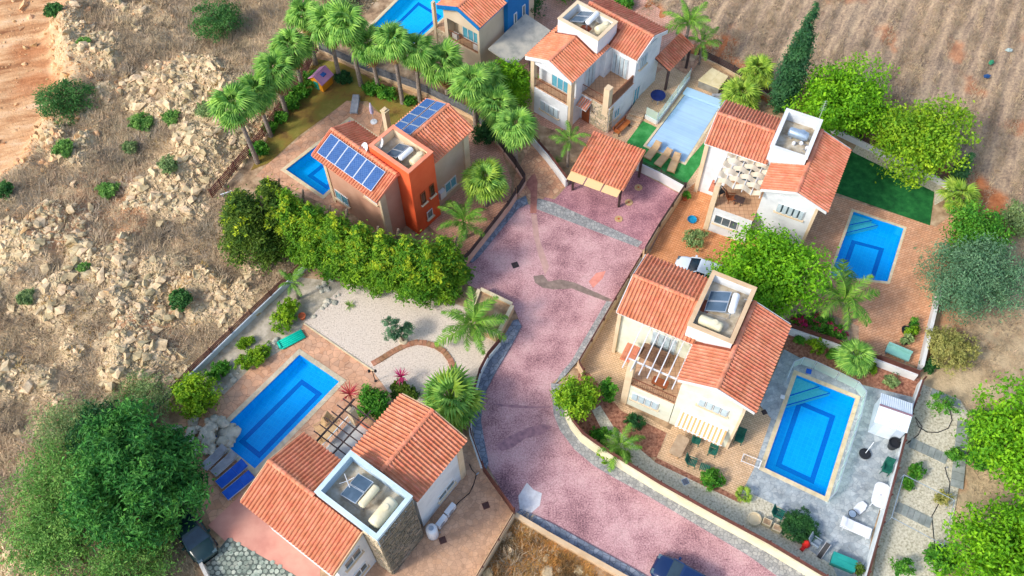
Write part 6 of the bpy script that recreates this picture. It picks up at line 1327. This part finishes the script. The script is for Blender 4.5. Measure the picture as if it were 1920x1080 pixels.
p = P(1578,1058); th = thing('storage_box', 'turquoise plastic storage box by the cream wall', 'storage box', (*p.xy,.02), axis_rz((1556,1044),(1600,1062))); M_TURQ = mat('turquoise_plastic', [srgb(30,140,130), srgb(44,160,148)], 1, 4, .45)
MB().box((-.72,-.36,0),(.72,.36,.5)).build('box', M_TURQ, th); MB().prism([(-.76,-.4),(.76,-.4),(.76,.4),(-.76,.4)], .505, .57).build('lid', M_TURQ, th); MB().box((-.6,-.02,.575),(.6,.02,.6)).build('lid_rib', M_TURQ, th)
pot('flower_pot', 'brown pot in the corner beside turquoise storage box', (1606,1072), .22, .3, M_CLAY, fill=L_HEDGED)
p = P(1407,868); th = thing('screen_frame', 'white framed drying rack on the edge of the tan terrace', 'drying rack', (*p.xy,.02), axis_rz((1392,862),(1422,874)))
for a, b in (((-.62,-.25,.3),(.62,-.25,.3)),((-.62,.3,.3),(.62,.3,.3)),((-.62,-.25,.3),(-.62,.3,.3)),((.62,-.25,.3),(.62,.3,.3))): MB().tube([a,b],.022).build('rail', M_WPLAS, th)
for i in range(6): MB().tube([(-.5+i*.2,-.25,.3),(-.5+i*.2,.3,.3)],.008,4).build('wire', M_GREYC, th)
for x in (-.6,.6): MB().tube([(x,-.25,.3),(x,.25,0)],.018).build('leg', M_WPLAS, th); MB().tube([(x,.3,.3),(x,-.2,0)],.018).build('leg', M_WPLAS, th)
# skimmer lids and toys on the copings
for lb, px_, m, s_ in (('white skimmer lid on the paving left of the fenced pool',(1467,745),M_WPLAS,.3),('blue cloth beside the corner of the fenced pool',(1516,697),M_BLUEC,.36)):
    p = P(*px_); th = thing('skimmer_lid' if m is M_WPLAS else 'folded_cloth', lb, 'lid' if m is M_WPLAS else 'cloth', (*p.xy,.05), R(-20)); MB().box((-s_/2,-s_/2,0),(s_/2,s_/2,.05)).build('lid' if m is M_WPLAS else 'cloth', m, th); MB().box((-s_*.3,-s_*.3,.05),(s_*.25,s_*.28,.07)).build('rim' if m is M_WPLAS else 'fold', m, th)
# --- D garden
p = P(548,638); th = thing('air_mattress', 'turquoise inflatable mattress on the pool deck', 'air mattress', (*p.xy,.03), axis_rz((526,650),(572,626)))
for i in range(5): MB().tube([(-.95,-.32+i*.16,.1),(-.9,-.32+i*.16,.11),(.9,-.32+i*.16,.11),(.95,-.32+i*.16,.1)], [.05,.085,.085,.05], 8).build('air_chamber', mat('mattress_teal', [srgb(0,176,150), srgb(20,196,168)], 2, 3, .35), th, smooth=True)
MB().tube([(-.95,-.3,.14),(-.95,.3,.14)], .12, 8).build('pillow', MATS['mattress_teal'], th, smooth=True)
pot('flower_pot', 'terracotta jar at the corner of the white gravel garden', (568,597), .26, .42, M_CLAY)
def lamp_post(lb, px_):
    p = P(*px_); th = thing('garden_lamp', lb, 'lamp post', (*p.xy,.02)); MB().lathe([(.09,0),(.09,.08),(.035,.12),(.03,1.6)], n=8).build('post', M_BLACK, th)
    for s_ in (-1,1): MB().tube([(0,0,1.5),(.18*s_,0,1.62),(.22*s_,0,1.55)], .018).build('arm', M_BLACK, th); MB().lathe([(.02,0),(.1,.04),(.1,.2),(.03,.28)], (.22*s_,0,1.5), 8).build('lantern', M_BLACK, th)
lamp_post('black double lantern post at the corner of deck and white gravel', (704,715))
# brick edging: each brick laid along the bend
path = PP([(697.8,683),(715.5,673),(737.8,659),(760,647.8),(782,642),(800,644),(817.8,650),(833,660),(844.4,675.5),(851,693)], 0); M_BRK = mat('edging_brick', [srgb(150,104,76), srgb(178,134,104)], 3, 6, .9, .3, tint=.2)
th = thing('brick_edging', 'curved row of brown bricks across the white gravel', 'edging', (*path[0].xy,.01)); seg = [(path[i+1]-path[i]).length for i in range(len(path)-1)]; tot = sum(seg); nb = int(tot/.31)
def along(t):
    s_ = t*tot
    for i, L_ in enumerate(seg):
        if s_ <= L_ or i == len(seg)-1: return path[i].lerp(path[i+1], s_/L_), (path[i+1]-path[i]).normalized()
        s_ -= L_
for i in range(nb): c, d = along((i+.5)/nb); c = c - Vector((*path[0].xy,0)); MB().cbox((c.x,c.y,.03+.01*random.random()), (.285,.42,.1), math.atan2(d.y,d.x)+random.uniform(-.03,.03), random.random()).build('brick', M_BRK, th)
# edging line between deck and gravel
o = P(570,607); th = thing('deck_edging', 'thin cream kerb between the pool deck and white gravel', 'edging', (*o.xy,0)); a, b = Vector((0,0,0)), P(702,697)-o
for i in range(14): MB().beam(a.lerp(b,(i+.01)/14)+up*.03, a.lerp(b,(i+.99)/14)+up*.03, .1, .09).build('kerbstone', M_COPE, th)
# rock waterfall at the pool's end
M_WROCK = mat('grey_rock', [srgb(136,138,126), srgb(180,176,160), srgb(206,198,178)], 1.6, 8, .9, .7, 7, tint=.2, sp=(.3,.65))
def rock_mesh(seed, m):
    rg = np.random.default_rng(seed); n1, n2 = 9, 6; vs, fs = [], []
    for i in range(n2+1):
        for j in range(n1):
            ph, t = math.pi*i/n2, 2*math.pi*j/n1; k = 1+.2*rg.normal()*math.sin(ph); vs.append((math.sin(ph)*math.cos(t)*k, math.sin(ph)*math.sin(t)*k, math.cos(ph)*(.75+.1*rg.random())))
    for i in range(n2):
        for j in range(n1): fs.append((i*n1+j, (i+1)*n1+j, (i+1)*n1+(j+1)%n1, i*n1+(j+1)%n1))
    return MB().add(vs, fs, rg.random()).mesh('rock', m)
WR = [rock_mesh(i, M_WROCK) for i in range(5)]
c = P(395,820); th = thing('rock_waterfall', 'grey rock waterfall spilling over the end of the long pool', 'rockery', (*c.xy,0))
for i in range(30):
    px_ = (352+78*random.random(), 788+62*random.random()); q = P(*px_)-c; o = bpy.data.objects.new('rock', WR[i%5]); S.collection.objects.link(o); o.parent = th
    r_ = random.uniform(.22,.5); dd = q.length; o.location = (q.x, q.y, .1+max(0,.6-dd*.35)); o.scale = (r_,r_*random.uniform(.7,1.1),r_*.75); o.rotation_euler = (random.uniform(-.3,.3),random.uniform(-.3,.3),random.uniform(0,6))
for i, (x, y) in enumerate([(428,803),(420,812),(432,820),(424,830),(438,812)]):
    q = P(x,y)-c; o = bpy.data.objects.new('rock', WR[i%5]); S.collection.objects.link(o); o.parent = th; r_ = random.uniform(.35,.55); o.location = (q.x,q.y,.0); o.scale = (r_,r_,r_*.6); o.rotation_euler = (0,0,i)
c = P(345,795); th = thing('rock_border', 'border of pale stones between wall and pool rocks', 'rockery', (*c.xy,0)); k = 0
for seg_ in (((330,810),(395,745)),((395,745),(450,690)),((440,700),(520,640)),((590,600),(640,545)),((575,560),(630,520))):
    for i in range(9):
        t = random.random(); x, y = seg_[0][0]+(seg_[1][0]-seg_[0][0])*t+random.uniform(-10,10), seg_[0][1]+(seg_[1][1]-seg_[0][1])*t+random.uniform(-8,8); q = P(x,y)-c
        o = bpy.data.objects.new('rock', WR[i%5]); S.collection.objects.link(o); o.parent = th; r_ = random.uniform(.12,.34); o.location = (q.x,q.y,.03); o.scale = (r_,r_*.8,r_*.7); o.rotation_euler = (0,0,i*1.3)
# cobbles
M_COB = mat('cobble_stone', [srgb(108,124,112), srgb(150,160,146), srgb(172,176,160)], 2.5, 6, .85, .4, 12, tint=.3, sp=(.3,.65))
cq = [(384,1095),(386,1060),(428,1008),(556,1080),(585,1120),(560,1150),(384,1150)]; base = sheet('cobbled_court', PP(cq), .012, mat('dark_joint', srgb(98,106,98), rough=.95)); pw = PP(cq)
x0, x1, y0, y1 = min(q.x for q in pw), max(q.x for q in pw), min(q.y for q in pw), max(q.y for q in pw); cs = .34; y = y0; row = 0
while y < y1:
    x = x0 + (row % 2)*cs/2
    while x < x1:
        cx, cy = x+random.uniform(-.05,.05), y+random.uniform(-.05,.05)
        if inpoly(np.array([cx]), np.array([cy]), pw)[0]:
            n = random.choice((5,6,6,7)); a0 = random.random()*6; r_ = cs*.5
            poly = [(cx+math.cos(a0+2*math.pi*i/n)*r_*random.uniform(.8,1.04), cy+math.sin(a0+2*math.pi*i/n)*r_*random.uniform(.78,1.0)) for i in range(n)]
            MB().prism(poly, .0, .03+.025*random.random(), random.random()).build('cobble', M_COB, base)
        x += cs
    y += cs*.86; row += 1
# patio slab seams as real gaps: four pink slabs
# D side: wall units, water tank, drains
def drain(lb, px_, m=M_BROWN, s_=.45):
    p = P(*px_); th = thing('drain_cover', lb, 'drain cover', (*p.xy,.012), R(20)); MB().box((-s_/2,-s_/2,0),(s_/2,s_/2,.012)).build('frame', m, th)
    for i in range(5): MB().box((-s_*.4,-s_*.4+i*s_*.17,.0125),(s_*.4,-s_*.4+i*s_*.17+s_*.1,.02)).build('bar', M_DARK, th)
drain('square brown drain cover on the stamped driveway nearest gate', (911,948)); drain('square brown drain cover near the white water tank', (830,1013)); drain('dark square drain in the pink road', (966,497), M_BLACK, .5); drain('grey square cover on the gravel path behind the cream wall', (1285,903), M_STEEL, .45); drain('small dark drain on the paving beside cream house', (1433,773), M_DARK, .35)
p = P(812,1003); th = thing('water_tank', 'white upright water tank against the slate stone tower', 'water tank', (*p.xy,.02)); MB().lathe([(.36,0),(.38,.05),(.38,1.2),(.33,1.34),(.15,1.4)], n=18).build('tank', M_WPLAS, th, smooth=True); MB().lathe([(.16,1.4),(.17,1.45),(.02,1.46)], n=14).build('lid', M_STEEL, th); MB().tube([(.36,0,.3),(.5,.1,.3),(.5,.1,.02)],.02).build('pipe', M_GREYC, th)
def acunit(lb, px_, rz, z=.15):
    p = P(*px_); th = thing('air_conditioner', lb, 'air conditioner', (*p.xy,z), rz); MB().box((-.42,-.16,0),(.42,.16,.6)).build('case', M_WPLAS, th); MB().lathe([(.2,0),(.22,.01)], n=4) if False else None
    mb = MB(Matrix.Translation((-.1,-.165,.3)) @ Matrix.Rotation(R(90),4,'X')); mb.lathe([(.24,0),(.24,.012),(.2,.014)], n=16); mb.build('fan_grille', M_GREYC, th)
    for x in (-.35,.3): MB().box((x,-.16,-.13),(x+.05,.16,-.002)).build('foot', M_GREYC, th)
acunit('white air conditioner under the window of slate tower house', (845,960), frame(hD)+R(90)); acunit('white box unit between water tank and air conditioner', (829,982), frame(hD)+R(90))
mb = MB(); th = thing('hose', 'dark hose lying along the house wall by the driveway', 'hose', (*P(850,950).xy,.03)); o = Vector((*P(850,950).xy,.03)); MB().tube([P(x,y,.05)-o+Vector((0,0,.0)) for x,y in ((845,958),(862,940),(880,925),(888,908),(893,890),(884,880),(880,870))], .03, 5).build('tube', M_BLACK, th); MB().tube([P(893,890,.05)-o,P(898,886,.1)-o],.045,6).build('nozzle', M_STEEL, th)
# stone planter with flat top by the road
q = PP([(900,552),(962,582),(932,640),(878,612)]); o = q[0]; th = thing('stone_planter', 'raised sand stone planter box beside the pink road', 'planter', (*o.xy,0)); lp = [x-o for x in q]
for i in range(4): MB().beam(lp[i].lerp(lp[(i+1)%4],.02)+up*.42, lp[i].lerp(lp[(i+1)%4],.98 if i%2 else .97)+up*.42, .2, .86).build('wall', M_SANDW, th); MB().beam(lp[i].lerp(lp[(i+1)%4],.03)+up*.88, lp[i].lerp(lp[(i+1)%4],.97)+up*.88, .28, .05).build('coping', M_COPE, th)
MB().prism([(x.x*.96+.05,x.y*.96) for x in lp], -.05, .7).build('soil', M_SOIL, th)
# A plot: toy house, parasol, pillar, dishes
p = P(604,160); th = thing('toy_house', 'toy playhouse with pink roof and yellow walls under palms', 'playhouse', (*p.xy,.02), R(-35)); M_YEL = mat('toy_yellow', srgb(226,150,40), rough=.4); M_LIL = mat('toy_pink', [srgb(206,136,176), srgb(216,156,190)], 1, 3, .4); M_TEAL = mat('toy_teal', srgb(20,140,136), rough=.4)
MB().box((-.65,-.55,0),(.65,.75,1.05)).build('wall', M_YEL, th)
MB().add([(-.65,-.55,1.05),(.65,-.55,1.05),(0,-.55,1.6),(-.65,.75,1.05),(.65,.75,1.05),(0,.75,1.6)], [(0,1,2),(5,4,3)]).build('gable', M_YEL, th)
for s_ in (-1,1): mb = MB(); mb.add([(s_*.78,-.7,.98),(0,-.7,1.64),(0,.9,1.64),(s_*.78,.9,.98),(s_*.78,-.7,.92),(0,-.7,1.58),(0,.9,1.58),(s_*.78,.9,.92)], [(0,1,2,3),(7,6,5,4),(0,4,5,1),(3,2,6,7),(0,3,7,4)]); mb.build('roof', M_LIL, th)
MB().box((-.28,-.58,.0),(.2,-.552,.85)).build('door', M_TEAL, th); MB().box((-.68,-.2,.45),(-.652,.3,.85)).build('window', M_TEAL, th); MB().cbox((.35,.1,1.42),(.4,.4,.12),0,.5,0).build('skylight', mat('toy_blue', srgb(50,100,170), rough=.4), th)
p = P(701,229); th = thing('closed_parasol', 'closed lilac parasol on a white base on the sun deck', 'parasol', (*p.xy,.02)); MB().lathe([(.3,0),(.3,.06),(.06,.1)], n=14).build('base', M_WPLAS, th); MB().tube([(0,0,.08),(-.02,0,2.35)], .025).build('pole', M_ALU, th); MB().lathe([(.03,0),(.14,.1),(.17,.4),(.13,.9),(.05,1.3),(.01,1.36)], (0,0,1.0), 9).build('canopy', mat('lilac_cloth', [srgb(176,164,196), srgb(200,190,214)], 3, 4, .85, .2), th)
p = P(729,248); th = thing('masonry_pillar', 'square cream masonry pillar behind the tan house roof', 'pillar', (*p.xy,0), frame(hA)); MB().box((-.22,-.22,0),(.22,.22,2.6)).build('shaft', M_PILL, th); MB().box((-.28,-.28,2.6),(.28,.28,2.72)).build('cap', M_COPE, th); MB().box((-.16,-.16,2.72),(.16,.16,2.85)).build('chimney_top', M_PILL, th)
def dish(lb, px_, z, zm, az=R(200)):
    p = P(*px_, z+.5); th = thing('satellite_dish', lb, 'satellite dish', (p.x,p.y,z), az); MB().tube([(0,0,0),(0,0,.5)], .025).build('mast', M_GREYC, th)
    M = Matrix.Translation((.05,0,.55)) @ Matrix.Rotation(R(50),4,'Y'); mb = MB(M); mb.lathe([(.001,.0),(.2,.015),(.36,.05),(.45,.09),(.45,.1),(.36,.06),(.2,.03),(.001,.012)], n=20); mb.build('dish', M_WPLAS, th, smooth=True)
    mb = MB(M); mb.tube([(.43,0,.08),(.1,0,.42)], .012,4); mb.build('arm', M_GREYC, th); mb = MB(M); mb.lathe([(.04,0),(.04,.1)], (.08,0,.4), 8); mb.build('receiver', M_GREYC, th)
dish('white satellite dish on the tiled slope behind solar panels', (686,279), 6.45, .5); dish('white satellite dish inside the orange tower parapet', (715,270), 6.78, .5)
# --- roof equipment
def heater(lb, px_, rz, n=2, boiler=M_WPLAS, z=6.78, two=False, sc=1.0):
    p = P(*px_, z+.5); th = thing('solar_water_heater', lb, 'water heater', (p.x,p.y,z), rz); th.scale = (sc,)*3
    for i in range(n):
        y0 = -n*.5*1.0+i*1.0+.02; M = Matrix.Translation((-1.7,y0,.2)) @ Matrix.Rotation(-.45,4,'Y'); mb = MB(M)
        for a, b in (((0,0),(1.75,.04)),((0,.92),(1.75,.96)),((0,.04),(.04,.92)),((1.71,.04),(1.75,.92))): mb.box((*a,0),(*b,.09))
        o = mb.build('collector', M_ALU, th); MB(M).box((.04,.04,.02),(1.71,.92,.07)).build('glass', M_COLL, o)
    mb = MB(Matrix.Translation((.28,-n*.45,1.05)) @ Matrix.Rotation(R(-90),4,'X')); mb.lathe([(.16,0),(.27,.06),(.29,.12),(.29,n*.9-.12),(.27,n*.9-.06),(.16,n*.9)], n=16); mb.build('boiler', boiler, th, smooth=True)
    for y in (-n*.42,n*.42): MB().tube([(.28,y,0),(.28,y,.8)],.025,5).build('leg', M_STEEL, th); MB().tube([(.25,y,.75),(-1.6,y,.18)],.02,5).build('brace', M_STEEL, th)
    MB().tube([(-1.6,-n*.48,.2),(-1.75,-n*.5,.05),(.1,-n*.5,.05),(.25,-n*.45,.8)],.02,5).build('pipe', M_GREYC, th); return th
def rtank(lb, px_, rz, m=M_CREAMP, z=6.78, L_=1.7, r_=.42):
    p = P(*px_, z+.4); th = thing('water_tank', lb, 'water tank', (p.x,p.y,z), rz); mb = MB(Matrix.Translation((-L_/2,0,r_+.06)) @ Matrix.Rotation(R(90),4,'Y')); mb.lathe([(r_*.5,0),(r_*.9,.06),(r_,.18),(r_,L_-.18),(r_*.9,L_-.06),(r_*.5,L_)], n=18); mb.build('tank', m, th, smooth=True)
    MB().lathe([(.2,2*r_+.03),(.22,2*r_+.09),(.03,2*r_+.11)], (.25,0,0), 14).build('lid', m, th)
    for x in (-L_*.3,L_*.3-.08): MB().box((x,-r_*.8,0),(x+.08,r_*.8,.16)).build('cradle', M_STEEL, th)
    return th
heater('dark solar collectors with white boiler in the cream house roof box', (1368,572), frame(hE)+.1, sc=.82); rtank('cream horizontal water tank in the cream house roof box', (1332,607), frame(hE), r_=.36, L_=1.6)
heater('solar collectors with cream boiler in the slate tower roof box', (688,930), frame(hD)-R(0), boiler=M_CREAMP, sc=.82); rtank('large cream water tank in the slate tower roof box', (719,962), frame(hD)+R(90), L_=1.9, r_=.42)
heater('solar collectors with white boilers inside the orange tower parapet', (758,290), frame(hA), sc=.72); rtank('cream water tank by the corner of the orange tower parapet', (783,298), frame(hA)+R(90), r_=.34, L_=1.3)
heater('white boilers with collectors in the two storey house roof box', (1106,38), frame(hC), sc=.8); rtank('cream water tank in the two storey house roof box', (1130,53), frame(hC)+R(70), r_=.36, L_=1.3)
th = rtank('silver steel boiler in the roof box beside the leafy trees', (1497,252), frame(hB), M_STEEL, L_=1.5, r_=.36)
p = P(1500,275,6.8); th = thing('roof_clutter', 'pipes and small white pumps in the roof box below silver boiler', 'pipework', (p.x,p.y,6.78), frame(hB))
for i in range(7): x, y = random.uniform(-.9,.8), random.uniform(-.5,.5); MB().tube([(x,y,.03),(x+random.uniform(-.5,.5),y+random.uniform(-.4,.4),.05),(x+random.uniform(-.7,.7),y+random.uniform(-.4,.4),.2)],.025,5).build('pipe', M_GREYC, th)
for i in range(3): MB().lathe([(.12,0),(.15,.1),(.12,.25),(.04,.3)], (-.5+i*.5,.25*(i%2),0), 10).build('pump', M_WPLAS, th)
p = P(1536,222,7.6); th = thing('antenna', 'thin pale aerial mast on the corner of a white roof box', 'antenna', (p.x,p.y,7.2)); MB().tube([(0,0,0),(0,0,2.3)],.02,5).build('mast', M_GREYC, th)
for i in range(5): MB().tube([(-.22+.02*i,0,1.3+i*.22),(.22-.02*i,0,1.3+i*.22)],.01,4).build('element', M_ALU, th)
p = P(657,915,7); th = thing('antenna', 'white branching aerial above the slate tower collectors', 'antenna', (p.x,p.y,6.78)); MB().tube([(0,0,0),(0,0,1.5)],.025,5).build('mast', M_WPLAS, th)
for i in range(4): a = i*1.57+.4; MB().tube([(0,0,1.4),(.45*math.cos(a),.45*math.sin(a),1.5)],.018,5).build('element', M_WPLAS, th)
# --- gravel plot: slabs, hose, pipe frame
def slabs(lb, a, b, n, w_=.75):
    o = P(*a); d = P(*b)-o; th = thing('slab_path', lb, 'path', (*o.xy,.04)); t = math.atan2(d.y,d.x)
    for i in range(n): c = d*((i+.5)/n); MB().cbox((c.x,c.y,.02),(d.length/n*.95,w_,.06),t+random.uniform(-.02,.02),random.random()).build('slab', mat('grey_slab', [srgb(128,136,132), srgb(156,162,158)], 2, 6, .9, .3, tint=.15), th)
slabs('grey slab path crossing the gravel plot nearest the shed', (1706,830),(1775,862),6); slabs('grey slab path through the metal pipe frame', (1680,950),(1745,982),6); slabs('grey slab walk along the outer edge of the gravel plot', (1806,792),(1793,915),9,.8); slabs('short slab walk at the top edge of gravel plot', (1745,735),(1800,760),5,.6)
o = P(1755,785); th = thing('garden_hose', 'black hose looped round the young tree in gravel', 'hose', (*o.xy,.06)); q = [(1700,832),(1722,815),(1729,800),(1716,782),(1722,800),(1738,810),(1758,811),(1778,803),(1785,788),(1781,768),(1770,752)]; MB().tube([P(x,y,.06)-Vector((o.x,o.y,.06)) for x,y in q], .032, 5).build('tube', M_BLACK, th); MB().lathe([(.05,0),(.06,.08)], tuple(P(1770,752)-o), 8).build('connector', M_GREYC, th)
o = P(1775,880); th = thing('garden_hose', 'thin black hose running down past the small sapling', 'hose', (*o.xy,.06)); MB().tube([P(x,y,.06)-Vector((o.x,o.y,.06)) for x,y in ((1772,876),(1775,890),(1781,905),(1779,925),(1760,945),(1747,968),(1750,1000),(1753,1030))], .026, 5).build('tube', M_BLACK, th); MB().lathe([(.05,0),(.06,.08)], (0,.1,0), 8).build('connector', M_GREYC, th)
zt = 1.6; q = [P(1695,890,zt),P(1790,938,zt),P(1770,1022,zt),P(1672,970,zt)]; o = q[0]; th = thing('pipe_frame', 'pale metal pipe frame standing over the gravel plot', 'frame', (*o.xy,0)); lp = [Vector((x.x-o.x,x.y-o.y,zt)) for x in q]
for i in range(4): MB().tube([lp[i],lp[(i+1)%4]], .024, 6).build('rail', M_STEEL, th); MB().tube([lp[i],(lp[i].x,lp[i].y,0)], .024, 6).build('leg', M_STEEL, th)
# --- B yard
for i, (x, y, r_, f, lb) in enumerate([(1696,622,.3,None,'empty black pot in the group of pots by white wall'),(1708,612,.25,L_GREEN,'black pot with green plant nearest the white wall corner'),(1703,632,.32,L_YELL,'black pot with yellow green plant in the pot group'),(1694,643,.3,L_SAGE,'black pot with sage plant at the lower end of pot group'),(1712,625,.22,L_HEDGED,'small black pot touching the white wall')]): pot('plant_pot', lb, (x,y), r_, .34, M_BLACK, 'pot', f)
p = P(1680,667); th = thing('garden_swing_bench', 'pale teal bench seat by the brown slats of yard corner', 'bench', (*p.xy,.02), axis_rz((1662,658),(1700,674))); MB().box((-.85,-.3,.3),(.85,.3,.45)).build('seat', mat('pale_teal', [srgb(120,176,166), srgb(140,192,182)], 1, 4, .7), th); MB().box((-.85,.25,.46),(.85,.36,.8)).build('backrest', MATS['pale_teal'], th)
for x in (-.75,.65): MB().box((x,-.25,0),(x+.08,.25,.3)).build('leg', M_GREYC, th)
p = P(1297,414); th = thing('toy_tub', 'bright blue plastic tub on the orange paved yard', 'tub', (*p.xy,.02)); MB().lathe([(.25,0),(.36,.2),(.38,.2),(.28,.02)], n=14).build('tub', mat('cyan_plastic', srgb(20,130,170), rough=.4), th); MB().box((-.05,-.4,.16),(.1,-.34,.2)).build('handle', MATS['cyan_plastic'], th)
pot('flower_pot', 'terracotta pot with green plant by sand wall of orange yard', (1284,374), .24, .35, M_CLAY, fill=L_GREEN)
for lb, px_ in (('brown clay disc on the driveway beside the carport post',(1179,380)),('brown clay disc alone on the driveway edge',(1160,411)),('brown clay disc under the far side of carport',(1197,352))):
    p = P(*px_); th = thing('clay_disc', lb, 'disc', (*p.xy,.016)); MB().lathe([(.3,0),(.32,.02),(.3,.05)], n=18).build('disc', M_LOGW, th); MB().lathe([(.08,.052),(.09,.06)], n=12).build('hub', M_CLAY, th)
# field litter, tarp
for lb, px_, c in (('pale plastic scrap on the ploughed field nearest the corner',(1890,97),srgb(170,186,180)),('green plastic scrap on the ploughed field',(1857,120),srgb(60,140,100)),('blue plastic scrap on the ploughed field',(1849,146),srgb(40,80,130))):
    p = P(*px_); th = thing('plastic_scrap', lb, 'litter', (*p.xy,.15), random.random()*3); mm = mat('scrap_%d' % px_[0], c, rough=.5); MB().prism([(-.3,-.12),(.1,-.2),(.34,.05),(.05,.2),(-.25,.14)], 0, .1).build('sheet', mm, th); MB().prism([(-.1,-.1),(.15,-.05),(.05,.12)], .1, .2).build('fold', mm, th)
p = P(430,375); th = thing('white_board', 'white board propped among conifers by the rocks', 'board', (*p.xy,.3), .4); MB().cbox((0,0,.5),(.9,.06,1.1),0,.5,.5).build('board', M_WPLAS, th); MB().cbox((0,.3,.2),(.06,.06,.9),0,.5,-.4).build('prop', M_WOODD, th)
for i, (x, y, r_, m, lb) in enumerate([(985,22,2.2,L_DARK,'dark shrubs behind the blue tower at the top'),(1062,-8,1.6,L_GREEN,'green shrub at the top edge beside white roof box'),(905,-5,1.5,L_DARK,'dark bush at the top edge by the blue trimmed house'),(645,10,1.7,L_SAGE,'dry olive bush beside the turquoise pool deck'),(1168,12,.9,L_GREEN,'small green shrub behind the rose tiled roof')]): tree('dark_bush', lb, (x,y), r_, r_*.6, r_*.6, m, 3500, .2, 'bush', seed=160+i)
# --- cars
def car(name, label, p, rz, paint, L_=4.2, W_=1.74):
    th = thing(name, label, 'car', (p.x,p.y,.01), rz)       # nose towards +x
    xs = [-2.1,-2.02,-1.75,-1.2,-.4,.4,1.0,1.5,1.88,2.04,2.1]; zt = [.62,.86,.95,.95,.93,.93,.92,.86,.74,.6,.48]; zb = [.42,.3,.22,.2,.2,.2,.2,.22,.26,.32,.38]; hw = [.62,.76,.84,.87,.87,.87,.87,.84,.76,.64,.5]
    k = L_/4.2; mb = MB(); n = 10; vs = []
    for x, t, b, w_ in zip(xs, zt, zb, hw):
        w_ *= W_/1.74
        for y, z in ((-w_*.8,b),(-w_,b+.12),(-w_*1.0,t-.22),(-w_*.93,t-.06),(-w_*.7,t),(w_*.7,t),(w_*.93,t-.06),(w_*1.0,t-.22),(w_,b+.12),(w_*.8,b)): vs.append((x*k,y,z))
    fs = [(i*n+j, (i+1)*n+j, (i+1)*n+(j+1)%n, i*n+(j+1)%n) for i in range(len(xs)-1) for j in range(n)] + [tuple(range(n)), tuple(reversed(range((len(xs)-1)*n, len(xs)*n)))]
    mb.add(vs, [tuple(reversed(f)) for f in fs]); b = mb.build('body', paint, th, smooth=True)
    def cab(x0, x1, z, w_): return [(x0*k,-w_,z),(x1*k,-w_,z),(x1*k,w_,z),(x0*k,w_,z)]
    lo, hi = cab(-1.75,1.05,.9,.76), cab(-1.25,.28,1.42,.6); MB().add(lo+hi, [(0,1,5,4),(1,2,6,5),(2,3,7,6),(3,0,4,7)]).build('window', mat('car_glass', [srgb(20,34,46), srgb(34,54,68)], .8, 3, .06, spec=.7), th)
    MB().add(cab(-1.27,.3,1.42,.62)+cab(-1.15,.15,1.475,.52), [(0,1,5,4),(1,2,6,5),(2,3,7,6),(3,0,4,7),(4,5,6,7),(3,2,1,0)]).build('roof', paint, th, smooth=False)
    pil = MB()
    for s_ in (-1,1):
        for (xa,za,wa),(xb,zb_,wb) in (((1.05,.92,.77),(.28,1.43,.61)),((-.35,.92,.77),(-.4,1.43,.61)),((-1.75,.92,.77),(-1.25,1.43,.61))): pil.beam((xa*k,s_*wa,za),(xb*k,s_*wb,zb_),.07,.05)
    pil.build('pillar', paint, th)
    for x in (-1.28*k,1.3*k):
        for s_ in (-1,1):
            M = Matrix.Translation((x,s_*.78,.31)) @ Matrix.Rotation(R(90),4,'X'); wb = MB(M); wb.lathe([(.2,-.1),(.31,-.1),(.31,.1),(.2,.1)], n=16); wo_ = wb.build('wheel', M_BLACK, th); rb = MB(M); rb.lathe([(.04,-.105),(.2,-.09),(.2,.09),(.04,.105)], n=12); rb.build('rim', M_STEEL, wo_)
    for s_ in (-1,1):
        MB().cbox((1.93*k,s_*.52,.66),(.22,.3,.14)).build('headlight', M_GLASS, th); MB().cbox((-2.0*k,s_*.58,.72),(.1,.26,.16)).build('tail_light', mat('tail_red', srgb(150,20,20), rough=.3), th); MB().cbox((.72*k,s_*.93,.98),(.16,.18,.12)).build('mirror', paint, th)
    return th
def along_rz(a, b): return axis_rz(b, a)
cz = P(1278,1090); car('parked_car', 'dark blue car on the pink road at the bottom edge', cz, axis_rz((1330,1118),(1240,1068)), mat('navy_paint', [srgb(16,36,74), srgb(20,44,86)], .5, 2, .18, spec=.6), 4.0)
car('parked_car', 'white car with dark windscreen under the round lime tree', P(1312,518), axis_rz((1350,530),(1270,503)), mat('white_car_paint', srgb(210,220,228), rough=.2, spec=.6), 4.1)
car('parked_car', 'dark green car under the huge dense tree at bottom left', P(366,1005), axis_rz((350,985),(392,1048)), mat('green_car_paint', [srgb(20,44,46), srgb(28,56,58)], .5, 2, .2, spec=.6), 4.2)
p = P(391,1048); th = thing('gas_bottle', 'small red and white canister beside the dark green car', 'canister', (*p.xy,.02)); MB().lathe([(.15,0),(.17,.05),(.17,.35),(.08,.45)], n=12).build('body', MATS['red_cloth'], th); MB().lathe([(.1,.45),(.1,.52)], n=10).build('cap', M_WPLAS, th)
